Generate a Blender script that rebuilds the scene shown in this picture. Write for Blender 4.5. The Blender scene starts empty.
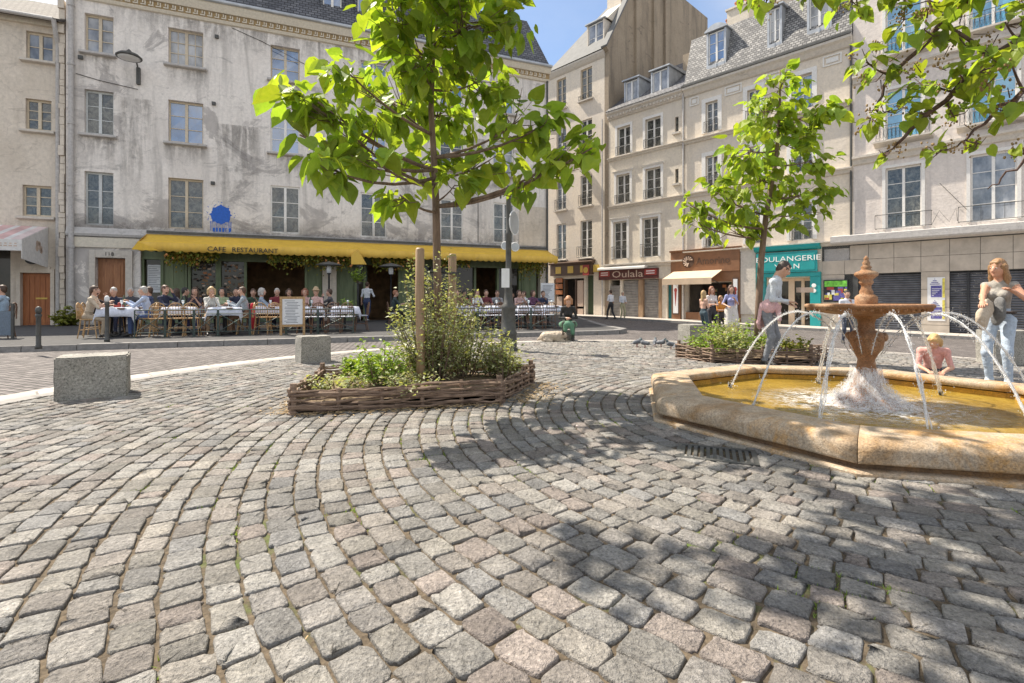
import bpy, math, random
import numpy as np
from mathutils import Vector, Matrix

R = random.Random(11)
NR = np.random.default_rng(5)
F, CX, HY, H = 507.0, 512.0, 300.0, 1.05      # focal length in px, principal point, horizon row, eye height
scene = bpy.context.scene
COL = scene.collection
PI = math.pi
FC = (3.2, 4.58)                              # fountain centre
SUN_AZ = (0.835, -0.550)                      # horizontal direction the sunlight travels in
SUN_EL = math.radians(54)

def gz(x):
    t = max(0.0, x - 2.0)
    return -0.03 * t * t / (t + 3.0)

def gpt(px, py, z=0.0):
    y = (H - z) * F / (py - HY)
    return Vector(((px - CX) / F * y, y, z))

def at(px, py, y):
    return Vector(((px - CX) / F * y, y, H + (HY - py) / F * y))

# ------------------------------------------------------------------ objects
def tag(o, label, cat, group=None, kind=None):
    if label: o['label'] = label
    if cat: o['category'] = cat
    if group: o['group'] = group
    if kind: o['kind'] = kind
    return o

def empty(name, loc, label, cat, group=None):
    o = bpy.data.objects.new(name, None)
    o.empty_display_size = 0.2
    COL.objects.link(o)
    o.location = loc
    return tag(o, label, cat, group)

def adopt(o, parent):
    if parent is not None:
        o.parent = parent
        top = Vector((0, 0, 0)); p = parent
        if p.type == 'EMPTY':
            top = Vector(p.location)
        o.matrix_parent_inverse = Matrix.Translation(-top)
    return o

def copy_tree(o, parent=None):
    c = o.copy(); COL.objects.link(c)
    if parent is not None: c.parent = parent
    for ch in list(o.children): copy_tree(ch, c)
    return c

class MB:
    def __init__(s):
        s.v = []; s.f = []; s.m = []; s.c = []
    def add(s, vs, fs, mi=0, col=None):
        n = len(s.v)
        s.v.extend([tuple(v) for v in vs])
        for f in fs:
            s.f.append([i + n for i in f]); s.m.append(mi); s.c.append(col)
        return s
    def hexa(s, p, mi=0, col=None):
        return s.add(p, [(0,3,2,1),(4,5,6,7),(0,1,5,4),(1,2,6,5),(2,3,7,6),(3,0,4,7)], mi, col)
    def box(s, x0, x1, y0, y1, z0, z1, mi=0, col=None):
        return s.hexa([(x0,y0,z0),(x1,y0,z0),(x1,y1,z0),(x0,y1,z0),(x0,y0,z1),(x1,y0,z1),(x1,y1,z1),(x0,y1,z1)], mi, col)
    def obox(s, c, ux, hx, hy, z0, z1, mi=0):
        ux = Vector((ux[0], ux[1], 0)).normalized(); uy = Vector((-ux.y, ux.x, 0)); c = Vector((c[0], c[1], 0))
        p = []
        for z in (z0, z1):
            for a, b in ((-1,-1),(1,-1),(1,1),(-1,1)):
                q = c + ux*hx*a + uy*hy*b; p.append((q.x, q.y, z))
        return s.hexa(p, mi)
    def tube(s, pts, rad, n=6, mi=0, caps=True, col=None):
        pts = [Vector(p) for p in pts]
        if not hasattr(rad, '__len__'): rad = [rad]*len(pts)
        ref = Vector((0.13, 0.31, 1)).normalized()
        d0 = (pts[-1]-pts[0])
        if d0.length > 1e-9 and abs(d0.normalized().dot(ref)) > 0.93: ref = Vector((1, 0.2, 0.1)).normalized()
        vs = []; fs = []
        for i, p in enumerate(pts):
            d = (pts[min(i+1, len(pts)-1)] - pts[max(i-1, 0)])
            d = d.normalized() if d.length > 1e-9 else Vector((0,0,1))
            a = d.cross(ref)
            a = a.normalized() if a.length > 1e-6 else Vector((1,0,0))
            b = d.cross(a)
            for k in range(n):
                t = 2*PI*k/n
                vs.append(p + (a*math.cos(t) + b*math.sin(t))*rad[i])
        for i in range(len(pts)-1):
            for k in range(n):
                k2 = (k+1) % n
                fs.append((i*n+k, i*n+k2, (i+1)*n+k2, (i+1)*n+k))
        if caps:
            fs.append(tuple(range(n-1, -1, -1))); fs.append(tuple((len(pts)-1)*n+k for k in range(n)))
        return s.add(vs, fs, mi, col)
    def lathe(s, prof, c=(0,0,0), n=24, mi=0, sq=None):
        vs = []; fs = []
        for r, z in prof:
            for k in range(n):
                t = 2*PI*k/n
                vs.append((c[0]+r*math.cos(t), c[1]+r*math.sin(t), c[2]+z))
        for i in range(len(prof)-1):
            for k in range(n):
                k2 = (k+1) % n
                fs.append((i*n+k, i*n+k2, (i+1)*n+k2, (i+1)*n+k))
        fs.append(tuple(range(n-1,-1,-1))); fs.append(tuple((len(prof)-1)*n+k for k in range(n)))
        return s.add(vs, fs, mi)
    def ball(s, c, r, mi=0, n=8, sc=(1,1,1)):
        m = n//2+1
        prof = [(max(1e-4, r*math.sin(PI*i/m)), -r*math.cos(PI*i/m)) for i in range(m+1)]
        vs0 = MB().lathe(prof, (0,0,0), n)
        return s.add([(c[0]+v[0]*sc[0], c[1]+v[1]*sc[1], c[2]+v[2]*sc[2]) for v in vs0.v], vs0.f, mi)
    def prism(s, poly, z0, z1, mi=0, zf=None):
        n = len(poly)
        g = zf or (lambda x: 0.0)
        vs = [(p[0], p[1], z0+g(p[0])) for p in poly] + [(p[0], p[1], z1+g(p[0])) for p in poly]
        fs = [tuple(range(n-1,-1,-1)), tuple(range(n, 2*n))]
        for i in range(n):
            j = (i+1) % n
            fs.append((i, j, n+j, n+i))
        return s.add(vs, fs, mi)
    def build(s, name, mats, parent=None, smooth=False, link=True, kind=None, label=None):
        me = bpy.data.meshes.new(name)
        me.from_pydata(s.v, [], s.f)
        if not isinstance(mats, (list, tuple)): mats = [mats]
        for m in mats: me.materials.append(m)
        if len(mats) > 1: me.polygons.foreach_set('material_index', s.m)
        if any(c is not None for c in s.c):
            at_ = me.attributes.new('col', 'FLOAT_COLOR', 'FACE')
            flat = []
            for c in s.c:
                c = c or (1,1,1); flat.extend((c[0], c[1], c[2], 1.0))
            at_.data.foreach_set('color', flat)
        if smooth: me.polygons.foreach_set('use_smooth', [True]*len(me.polygons))
        me.update()
        o = bpy.data.objects.new(name, me)
        COL.objects.link(o)
        adopt(o, parent)
        if kind: o['kind'] = kind
        if label: o['label'] = label
        return o

def np_mesh(name, verts, faces, mats, parent=None, fcol=None, smooth=True, mi=None, kind=None):
    """verts (N,3); faces list of equally sized index arrays."""
    me = bpy.data.meshes.new(name)
    me.vertices.add(len(verts)); me.vertices.foreach_set('co', np.asarray(verts, np.float32).ravel())
    tot = sum(f.size for f in faces); nf = sum(len(f) for f in faces)
    me.loops.add(tot); me.loops.foreach_set('vertex_index', np.concatenate([f.ravel() for f in faces]).astype(np.int32))
    me.polygons.add(nf)
    sizes = np.concatenate([np.full(len(f), f.shape[1]) for f in faces])
    me.polygons.foreach_set('loop_start', np.concatenate([[0], np.cumsum(sizes)[:-1]]).astype(np.int32))
    if not isinstance(mats, (list, tuple)): mats = [mats]
    for m in mats: me.materials.append(m)
    if mi is not None: me.polygons.foreach_set('material_index', np.asarray(mi, np.int32))
    me.polygons.foreach_set('use_smooth', np.full(nf, smooth))
    if fcol is not None:
        a = me.attributes.new('col', 'FLOAT_COLOR', 'FACE')
        a.data.foreach_set('color', np.hstack([fcol, np.ones((nf,1))]).astype(np.float32).ravel())
    me.update(calc_edges=True); me.validate()
    o = bpy.data.objects.new(name, me); COL.objects.link(o); adopt(o, parent)
    if kind: o['kind'] = kind
    return o

# ------------------------------------------------------------------ materials
class NT:
    def __init__(s, name):
        s.m = bpy.data.materials.new(name); s.m.use_nodes = True
        s.t = s.m.node_tree; s.n = s.t.nodes; s.b = s.n['Principled BSDF']; s.out = s.n['Material Output']
        s.tc = None
    def new(s, typ, **kw):
        n = s.n.new(typ)
        for k, v in kw.items():
            if k in n.inputs.keys() if isinstance(k, str) else False: n.inputs[k].default_value = v
            else: setattr(n, k, v)
        return n
    def link(s, a, b): s.t.links.new(a, b)
    def coord(s, scale=(1,1,1), rot=(0,0,0)):
        if s.tc is None: s.tc = s.n.new('ShaderNodeTexCoord')
        mp = s.n.new('ShaderNodeMapping'); mp.inputs['Scale'].default_value = scale; mp.inputs['Rotation'].default_value = rot
        s.link(s.tc.outputs['Object'], mp.inputs['Vector']); return mp.outputs['Vector']
    def noise(s, scale, detail=5, rough=0.6, vec=None, dist=0.0):
        n = s.n.new('ShaderNodeTexNoise'); n.inputs['Scale'].default_value = scale; n.inputs['Detail'].default_value = detail
        n.inputs['Roughness'].default_value = rough; n.inputs['Distortion'].default_value = dist
        s.link(vec if vec is not None else s.coord(), n.inputs['Vector']); return n.outputs['Fac']
    def ramp(s, fac, stops):
        r = s.n.new('ShaderNodeValToRGB'); e = r.color_ramp.elements
        while len(e) < len(stops): e.new(0.5)
        for i, (p, c) in enumerate(stops):
            e[i].position = p; e[i].color = (c[0], c[1], c[2], 1) if hasattr(c, '__len__') else (c, c, c, 1)
        s.link(fac, r.inputs['Fac']); return r.outputs['Color']
    def mix(s, fac, a, b, mode='MIX'):
        m = s.n.new('ShaderNodeMix'); m.data_type = 'RGBA'; m.blend_type = mode
        for sock, v in ((m.inputs[0], fac), (m.inputs[6], a), (m.inputs[7], b)):
            if hasattr(v, 'links'): s.link(v, sock)
            elif hasattr(v, '__len__'): sock.default_value = (v[0], v[1], v[2], 1)
            else: sock.default_value = v
        return m.outputs[2]
    def math(s, op, a, b=0.0):
        m = s.n.new('ShaderNodeMath'); m.operation = op
        for sock, v in ((m.inputs[0], a), (m.inputs[1], b)):
            if hasattr(v, 'links'): s.link(v, sock)
            else: sock.default_value = v
        return m.outputs[0]
    def base(s, c):
        if hasattr(c, 'links'): s.link(c, s.b.inputs['Base Color'])
        else: s.b.inputs['Base Color'].default_value = (c[0], c[1], c[2], 1)
    def rough(s, v):
        if hasattr(v, 'links'): s.link(v, s.b.inputs['Roughness'])
        else: s.b.inputs['Roughness'].default_value = v
    def bump(s, h, strength=0.3, dist=0.02):
        b = s.n.new('ShaderNodeBump'); b.inputs['Strength'].default_value = strength; b.inputs['Distance'].default_value = dist
        s.link(h, b.inputs['Height']); s.link(b.outputs['Normal'], s.b.inputs['Normal'])
    def attr(s, name='col'):
        a = s.n.new('ShaderNodeAttribute'); a.attribute_name = name; return a.outputs['Color']

def simple(name, col, rough=0.7, var=0.18, scale=14, metal=0.0, bump=0.12):
    t = NT(name)
    n = t.noise(scale, 6)
    dark = tuple(c*(1-var) for c in col); light = tuple(min(1, c*(1+var)) for c in col)
    t.base(t.ramp(n, [(0.3, dark), (0.7, light)])); t.rough(rough)
    t.b.inputs['Metallic'].default_value = metal
    if bump: t.bump(t.noise(scale*4, 4), bump, 0.01)
    return t.m

def plaster(name, col, dirt=(0.2,0.19,0.185), amount=0.5, patch=None, streak=True, blotch=0.0):
    t = NT(name)
    fine = t.noise(9, 8, 0.65)
    c = t.ramp(fine, [(0.3, tuple(x*0.84 for x in col)), (0.7, tuple(min(1, x*1.08) for x in col))])
    big = t.noise(0.35, 6, 0.62, dist=0.6)
    m1 = t.ramp(big, [(0.48, 0.0), (0.66, 1.0)])
    if patch: c = t.mix(t.math('MULTIPLY', m1, 0.6), c, patch)
    if streak:
        st = t.noise(1.0, 7, 0.7, t.coord((1.6, 1.6, 0.16)), 0.5)
        m2 = t.ramp(st, [(0.5, 0.0), (0.74, 1.0)])
        c = t.mix(t.math('MULTIPLY', m2, amount), c, dirt)
    bl = t.noise(1.15, 9, 0.75, t.coord((0.55, 0.55, 1.5)), 1.2)
    m3 = t.ramp(bl, [(0.58, 0.0), (0.68, 1.0)])
    c = t.mix(t.math('MULTIPLY', m3, amount*0.9), c, dirt)
    if blotch:
        g = t.noise(0.5, 10, 0.72, t.coord((0.8,0.8,1.1)), 0.9)
        zt = t.n.new('ShaderNodeSeparateXYZ'); t.link(t.tc.outputs['Object'], zt.inputs[0])
        band = t.ramp(t.math('MULTIPLY', zt.outputs['Z'], 1/13.0), [(0.24, 0.115), (0.31, 0.10), (0.42, 0.055), (0.60, 0.06), (0.72, 0.03), (0.9, 0.0)])
        m4 = t.ramp(t.math('ADD', g, band), [(0.60, 0.0), (0.65, 1.0)])
        tone = t.mix(t.noise(3.0, 6), (0.27,0.25,0.24), (0.55,0.51,0.475))
        c = t.mix(t.math('MULTIPLY', m4, blotch), c, tone)
    cr = t.n.new('ShaderNodeTexVoronoi'); cr.feature = 'DISTANCE_TO_EDGE'; cr.inputs['Scale'].default_value = 0.5
    wv = t.n.new('ShaderNodeVectorMath'); wv.operation = 'ADD'
    nz = t.n.new('ShaderNodeTexNoise'); nz.inputs['Scale'].default_value = 1.3; nz.inputs['Detail'].default_value = 6
    t.link(t.coord(), nz.inputs['Vector']); t.link(nz.outputs['Color'], wv.inputs[0]); t.link(t.coord((0.8,0.8,1.0)), wv.inputs[1])
    t.link(wv.outputs[0], cr.inputs['Vector'])
    crk = t.ramp(cr.outputs['Distance'], [(0.0, 1.0), (0.006, 0.0)])
    c = t.mix(t.math('MULTIPLY', crk, 0.35*amount), c, (0.12,0.11,0.1))
    t.base(c); t.rough(0.9)
    t.bump(t.math('ADD', fine, t.math('MULTIPLY', bl, 1.6)), 0.35, 0.03)
    return t.m

def leafmat(name, g1, g2, trans=0.5):
    t = NT(name)
    a = t.attr()
    c = t.mix(t.noise(25, 3), t.mix(1.0, a, g1, 'MULTIPLY'), t.mix(1.0, a, g2, 'MULTIPLY'))
    t.base(c); t.rough(0.45)
    t.b.inputs['Specular IOR Level'].default_value = 0.35
    tr = t.n.new('ShaderNodeBsdfTranslucent')
    t.link(t.mix(1.0, c, (1.28, 1.28, 0.48), 'MULTIPLY'), tr.inputs['Color'])
    ms = t.n.new('ShaderNodeMixShader'); ms.inputs['Fac'].default_value = trans
    t.link(t.b.outputs[0], ms.inputs[1]); t.link(tr.outputs[0], ms.inputs[2]); t.link(ms.outputs[0], t.out.inputs['Surface'])
    return t.m

def glassmat(name, col, mirror=0.3, col2=None, busy=False):
    t = NT(name)
    n = t.noise(1.7, 4, vec=t.coord((1,1,0.6))) if not busy else t.noise(5.0, 7, .8, t.coord((1,1,.8)), .8)
    t.base(t.ramp(n, [(0.40 if busy else 0.35, col), (0.65, col2 or tuple(c*1.9+0.01 for c in col))])); t.rough(0.25); t.b.inputs['Specular IOR Level'].default_value = 0.1
    g = t.n.new('ShaderNodeBsdfGlossy'); g.inputs['Roughness'].default_value = 0.02; g.inputs['Color'].default_value = (0.9,0.93,0.95,1)
    ms = t.n.new('ShaderNodeMixShader'); ms.inputs['Fac'].default_value = mirror
    t.link(t.b.outputs[0], ms.inputs[1]); t.link(g.outputs[0], ms.inputs[2]); t.link(ms.outputs[0], t.out.inputs['Surface'])
    return t.m

def brickmat(name, c1, c2, mortar, bw, bh, msize, coordrot=(0,0,0), rough=0.85, bump=0.5, noise_amt=0.3, vertical=None):
    """vertical = horizontal unit direction of a facade: maps (along, up) to brick uv"""
    t = NT(name)
    if vertical is not None:
        if t.tc is None: t.tc = t.n.new('ShaderNodeTexCoord')
        dp = t.n.new('ShaderNodeVectorMath'); dp.operation = 'DOT_PRODUCT'; dp.inputs[1].default_value = (vertical[0], vertical[1], 0)
        t.link(t.tc.outputs['Object'], dp.inputs[0])
        sp = t.n.new('ShaderNodeSeparateXYZ'); t.link(t.tc.outputs['Object'], sp.inputs[0])
        cb = t.n.new('ShaderNodeCombineXYZ'); t.link(dp.outputs['Value'], cb.inputs[0]); t.link(sp.outputs['Z'], cb.inputs[1])
        vec = cb.outputs[0]
    else: vec = t.coord((1,1,1), coordrot)
    wob = t.n.new('ShaderNodeTexNoise'); wob.inputs['Scale'].default_value = 2.5/bw*0.3
    t.link(vec, wob.inputs['Vector'])
    va = t.n.new('ShaderNodeVectorMath'); va.operation = 'MULTIPLY_ADD'; va.inputs[1].default_value = (bw*0.25,)*3
    t.link(wob.outputs['Color'], va.inputs[0]); t.link(vec, va.inputs[2])
    b = t.n.new('ShaderNodeTexBrick'); b.inputs['Scale'].default_value = 1.0
    b.inputs['Brick Width'].default_value = bw; b.inputs['Row Height'].default_value = bh; b.inputs['Mortar Size'].default_value = msize
    b.inputs['Mortar Smooth'].default_value = 0.3
    b.inputs['Color1'].default_value = (*c1, 1); b.inputs['Color2'].default_value = (*c2, 1); b.inputs['Mortar'].default_value = (*mortar, 1)
    t.link(va.outputs[0], b.inputs['Vector'])
    n = t.noise(1.5, 8, 0.7)
    c = t.mix(noise_amt, b.outputs['Color'], t.ramp(n, [(0.35, 0.35), (0.65, 1.5)]), 'MULTIPLY')
    t.base(c); t.rough(rough)
    h = t.math('SUBTRACT', t.math('MULTIPLY', t.noise(30, 4), 0.3), b.outputs['Fac'])
    t.bump(h, bump, 0.02)
    return t.m

M = {}
LU, LN = (0.9267, 0.3759), (0.3759, -0.9267)
RU, RN = (0.685, -0.728), (-0.728, -0.685)
M['plaster_cafe'] = plaster('stained_plaster', (0.83,0.775,0.715), (0.24,0.225,0.21), 0.6, (0.69,0.635,0.58), True, 0.8)
M['plaster_left'] = plaster('ochre_plaster', (0.70,0.62,0.52), (0.32,0.27,0.22), 0.6, (0.5,0.43,0.34))
M['plaster_cream'] = plaster('cream_plaster', (0.74,0.66,0.54), (0.42,0.37,0.31), 0.35, (0.62,0.56,0.48))
M['plaster_pale'] = plaster('pale_plaster', (0.75,0.66,0.54), (0.45,0.41,0.36), 0.35, (0.63,0.58,0.52))
M['plaster_right'] = plaster('grey_plaster', (0.74,0.67,0.61), (0.4,0.36,0.34), 0.55, (0.6,0.55,0.51))
M['plaster_party'] = plaster('brown_render', (0.36,0.29,0.21), (0.13,0.105,0.08), 0.9, (0.26,0.21,0.15))
M['stone_trim'] = plaster('stone_trim', (0.60,0.55,0.48), (0.25,0.23,0.21), 0.6, streak=False)
M['ledge'] = plaster('weathered_ledge', (0.50,0.48,0.46), (0.14,0.135,0.13), 0.9, streak=False)
M['white_trim'] = simple('white_trim', (0.74,0.72,0.68), 0.7, 0.1)
M['cream_trim'] = simple('cream_trim', (0.66,0.60,0.49), 0.8, 0.12)
M['key_brown'] = simple('ochre_band', (0.36,0.25,0.12), 0.8, 0.3)
M['frame_white'] = simple('window_paint', (0.78,0.76,0.72), 0.45, 0.1, bump=0)
M['frame_tan'] = simple('tan_window_paint', (0.58,0.49,0.36), 0.5, 0.15, bump=0)
M['frame_grey'] = simple('grey_window_paint', (0.55,0.57,0.56), 0.5, 0.12, bump=0)
M['glass_dark'] = glassmat('dark_window_glass', (0.018,0.018,0.018), 0.085, (0.19,0.19,0.16), True)  # busy noise paints foliage reflections into the pane's base colour
M['glass_blue'] = glassmat('sky_window_glass', (0.015,0.06,0.17), 0.24, (0.04,0.17,0.42))  # blue base colour paints the sky's reflection into the panes
M['glass_curtain'] = glassmat('curtained_glass', (0.10,0.11,0.13), 0.10, (0.42,0.43,0.45))
M['glass_teal'] = glassmat('blue_curtain_glass', (0.06,0.25,0.42), 0.2, (0.12,0.42,0.6))
M['glass_shop'] = glassmat('shop_glass', (0.02,0.018,0.016), 0.03, (0.05,0.04,0.03))
M['slate'] = brickmat('slate_scales', (0.075,0.08,0.095), (0.16,0.165,0.18), (0.02,0.02,0.025), 0.24, 0.13, 0.02, vertical=LU, rough=0.55, bump=0.7)
M['slate_right'] = brickmat('slate_scales_pale', (0.12,0.12,0.125), (0.36,0.35,0.335), (0.05,0.05,0.05), 0.20, 0.13, 0.022, vertical=RU, rough=0.7, bump=0.25)
M['slate_dark'] = brickmat('slate_roofing', (0.10,0.10,0.11), (0.19,0.19,0.2), (0.04,0.04,0.045), 0.26, 0.15, 0.02, vertical=RU, rough=0.5, bump=0.7)
M['tiles'] = brickmat('brown_roof_tiles', (0.05,0.043,0.037), (0.105,0.09,0.078), (0.05,0.04,0.035), 0.2, 0.17, 0.03, vertical=LU, rough=0.85, bump=1.0)
M['zinc'] = simple('zinc', (0.42,0.44,0.46), 0.4, 0.2, 3, 0.3)
M['zinc_light'] = simple('pale_zinc', (0.15,0.152,0.15), 0.8, 0.15, 3, 0.0)
M['terracotta'] = simple('terracotta', (0.42,0.16,0.08), 0.8, 0.3)
M['pipe'] = simple('painted_pipe', (0.45,0.43,0.41), 0.6, 0.2)
M['iron'] = simple('black_iron', (0.035,0.036,0.04), 0.5, 0.3, 20, 0.4)
M['iron_grey'] = simple('grey_iron', (0.085,0.085,0.08), 0.55, 0.3, 9, 0.3)
M['barrier'] = simple('green_black_iron', (0.06,0.085,0.075), 0.5, 0.3, 20, 0.2)
M['wood_red'] = brickmat('red_brown_planks', (0.22,0.07,0.025), (0.29,0.10,0.035), (0.05,0.015,0.01), 9.0, 0.14, 0.012, coordrot=(PI/2,0,0), rough=0.5, bump=0.3)
def woodmat(name, a, b, sc=(14,14,1.2), rough=0.55):
    t = NT(name); n = t.noise(1.0, 6, 0.6, t.coord(sc), 1.0)
    t.base(t.ramp(n, [(0.3, a), (0.7, b)])); t.rough(rough); t.bump(n, 0.3, 0.01); return t.m
M['wood_red'] = woodmat('red_brown_door_wood', (0.25,0.075,0.022), (0.44,0.16,0.05))
M['wood_door'] = woodmat('walnut_door_wood', (0.22,0.085,0.035), (0.42,0.19,0.08))
M['wood_post'] = woodmat('stake_wood', (0.22,0.13,0.07), (0.42,0.29,0.18))
M['bark'] = woodmat('tree_bark', (0.10,0.065,0.045), (0.26,0.18,0.13), (20,20,4), 0.9)
M['bark_dark'] = woodmat('dark_bark', (0.06,0.035,0.03), (0.17,0.11,0.09), (20,20,20), 0.9)
M['wattle'] = woodmat('wattle_rods', (0.07,0.042,0.03), (0.34,0.235,0.165), (6,6,40), 0.8)
M['rattan'] = woodmat('rattan', (0.30,0.17,0.07), (0.55,0.36,0.17), (20,20,20), 0.5)
M['rattan_dark'] = woodmat('dark_rattan', (0.10,0.05,0.03), (0.22,0.12,0.07), (20,20,20), 0.5)
M['green_panel'] = woodmat('green_shopfront_paint', (0.10,0.135,0.06), (0.19,0.23,0.12), (6,6,1.0), 0.5)
M['green_dark'] = simple('dark_green_paint', (0.06,0.09,0.05), 0.5, 0.2)
M['yellow'] = simple('yellow_canvas', (0.80,0.46,0.015), 0.75, 0.12, 2.0)
def canvas(name, a, b, dirt):
    t = NT(name); n = t.noise(1.2, 7, 0.7, t.coord((2.2,2.2,.5)), .4); d = t.noise(6, 6, .7)
    c = t.ramp(n, [(.3, b), (.7, a)]); c = t.mix(t.ramp(d, [(.52, 0.0), (.75, .55)]), c, dirt); t.base(c); t.rough(.85); t.bump(d, .25, .03); return t.m
M['yellow'] = canvas('yellow_canvas', (0.80,0.51,0.06), (0.66,0.41,0.045), (0.46,0.30,0.07))
M['yellow_pale'] = canvas('pale_yellow_canvas', (0.80,0.52,0.10), (0.66,0.41,0.06), (0.45,0.30,0.10))
M['canvas_white'] = plaster('white_canvas', (0.72,0.70,0.67), (0.45,0.36,0.33), 0.35, streak=False)
M['canvas_stripe'] = brickmat('striped_canvas', (0.55,0.09,0.07), (0.72,0.70,0.68), (0.7,0.68,0.66), 0.5, 30.0, 0.1, vertical=LU, rough=0.8, bump=0.0)
M['canvas_beige'] = simple('beige_canvas', (0.62,0.47,0.33), 0.8, 0.1, 3)
M['brown_sign'] = simple('brown_fascia', (0.24,0.115,0.055), 0.5, 0.15, 3)
M['brown_dark'] = simple('dark_brown_paint', (0.09,0.05,0.03), 0.5, 0.2, 6)
M['maroon'] = simple('maroon_fascia', (0.10,0.03,0.025), 0.5, 0.3, 5)
M['teal'] = simple('teal_paint', (0.015,0.30,0.30), 0.4, 0.1, 3)
M['teal_dark'] = simple('dark_teal_paint', (0.02,0.16,0.17), 0.45, 0.2, 3)
M['letter_white'] = simple('white_letters', (0.85,0.85,0.82), 0.5, 0.03, bump=0)
M['letter_black'] = simple('black_letters', (0.025,0.025,0.03), 0.6, 0.1, bump=0)
M['letter_gold'] = simple('gold_letters', (0.62,0.42,0.08), 0.5, 0.15, bump=0)
M['letter_tan'] = simple('tan_letters', (0.55,0.42,0.33), 0.5, 0.15, bump=0)
M['red_paint'] = simple('red_board', (0.34,0.05,0.04), 0.5, 0.15)
M['orange_paint'] = simple('orange_board', (0.42,0.15,0.05), 0.5, 0.2)
M['blue_paint'] = simple('blue_spray_paint', (0.015,0.11,0.50), 0.6, 0.15)
M['paper'] = simple('white_paper', (0.72,0.73,0.74), 0.7, 0.08, 6)
M['ink'] = simple('grey_print', (0.16,0.17,0.20), 0.8, 0.2)
M['posterblue'] = simple('violet_poster', (0.10,0.09,0.30), 0.7, 0.5, 18)
M['postergreen'] = simple('green_poster', (0.16,0.50,0.06), 0.7, 0.4, 9)
M['posteryellow'] = simple('yellow_poster', (0.6,0.52,0.1), 0.7, 0.4, 9)
M['shutter'] = simple('rolling_shutter', (0.30,0.29,0.28), 0.45, 0.25, 4, 0.3)
M['shutter_dark'] = simple('dark_rolling_shutter', (0.085,0.09,0.105), 0.45, 0.35, 4, 0.2)
M['cladding'] = simple('stone_cladding', (0.47,0.41,0.34), 0.75, 0.18, 2.2)
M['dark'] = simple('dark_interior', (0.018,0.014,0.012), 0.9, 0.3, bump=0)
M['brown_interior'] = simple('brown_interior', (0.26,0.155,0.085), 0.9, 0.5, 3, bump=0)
M['cloth'] = simple('table_cloth', (0.62,0.65,0.74), 0.85, 0.14, 22)
M['clear'] = glassmat('drinking_glass', (0.45,0.5,0.5), 0.3)
M['asphalt'] = simple('asphalt', (0.062,0.06,0.059), 0.9, 0.25, 5, bump=0.3)
M['kerb'] = simple('granite_kerb', (0.22,0.21,0.20), 0.85, 0.25, 12)
M['kerb_pale'] = simple('pale_granite_band', (0.27,0.255,0.235), 0.85, 0.15, 14, bump=0.3)
M['soil'] = simple('planter_soil', (0.16,0.115,0.07), 0.95, 0.45, 20, bump=0.6)
M['straw'] = simple('straw_litter', (0.42,0.30,0.16), 0.9, 0.4, 50)
M['setts'] = brickmat('road_setts', (0.115,0.10,0.096), (0.225,0.20,0.19), (0.045,0.04,0.035), 0.15, 0.115, 0.018, coordrot=(0,0,0.39), rough=0.85, bump=0.9)
M['pave'] = brickmat('pavement_slabs', (0.40,0.36,0.32), (0.50,0.46,0.41), (0.2,0.18,0.16), 0.6, 0.4, 0.012, coordrot=(0,0,-0.82), rough=0.85, bump=0.3)
def granite(name, base, spec=0.35, moss=0.0):
    t = NT(name)
    v = t.noise(55, 3, 0.8)
    c = t.ramp(v, [(0.32, tuple(x*0.25 for x in base)), (0.46, tuple(x*0.85 for x in base)), (0.56, base), (0.7, tuple(min(0.85, x*1.55) for x in base))])
    b = t.noise(3.0, 6)
    c = t.mix(0.5, c, t.ramp(b, [(0.3, 0.6), (0.7, 1.3)]), 'MULTIPLY')
    t.base(c); t.rough(0.85); t.bump(t.math('ADD', v, t.math('MULTIPLY', b, 2)), 0.6, 0.012); return t.m
M['granite'] = granite('granite_block', (0.33,0.315,0.28))
def cobblemat():
    t = NT('cobble_granite')
    a = t.attr()
    v = t.noise(70, 4, 0.8); w = t.noise(11, 6, 0.7); x = t.noise(2.0, 5, 0.6)
    c = t.mix(1.0, a, t.ramp(v, [(0.30, 0.28), (0.44, 0.82), (0.57, 1.06), (0.70, 1.6)]), 'MULTIPLY')
    c = t.mix(0.7, c, t.ramp(w, [(0.3, 0.6), (0.7, 1.3)]), 'MULTIPLY')
    c = t.mix(0.5, c, t.ramp(x, [(0.35, (0.78,0.76,0.72)), (0.65, (1.15,1.14,1.12))]), 'MULTIPLY')
    t.base(c); t.rough(t.ramp(w, [(0.3, 0.62), (0.7, 0.9)])); t.b.inputs['Specular IOR Level'].default_value = 0.35
    y = t.noise(34, 4, 0.7); t.bump(t.math('ADD', t.math('ADD', t.math('MULTIPLY', v, 0.5), y), t.math('MULTIPLY', w, 1.8)), 1.0, 0.018); return t.m
M['cobble'] = cobblemat()
def jointmat():
    t = NT('joint_sand_and_moss')
    n = t.noise(40, 5); g = t.noise(1.6, 6, 0.7, dist=0.5)
    c = t.ramp(n, [(0.3, (0.045,0.034,0.022)), (0.7, (0.16,0.122,0.08))])
    c = t.mix(t.ramp(g, [(0.56, 0.0), (0.66, 1.0)]), c, (0.09,0.13,0.025))
    t.base(c); t.rough(0.95); t.bump(n, 0.8, 0.015); return t.m
M['joint'] = jointmat()
def fountmat(name, a, b, c3):
    t = NT(name)
    n = t.noise(2.2, 7, 0.7, dist=0.8); v = t.noise(75, 3, 0.8); w = t.noise(9, 6, 0.7)
    c = t.ramp(n, [(0.3, a), (0.5, b), (0.68, c3)])
    c = t.mix(0.8, c, t.ramp(v, [(0.3, 0.35), (0.5, 0.95), (0.7, 1.4)]), 'MULTIPLY')
    c = t.mix(0.6, c, t.ramp(w, [(0.3, 0.6), (0.7, 1.25)]), 'MULTIPLY')
    t.base(c); t.rough(0.75); t.bump(t.math('ADD', v, t.math('MULTIPLY', w, 2)), 0.5, 0.01); return t.m
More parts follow.
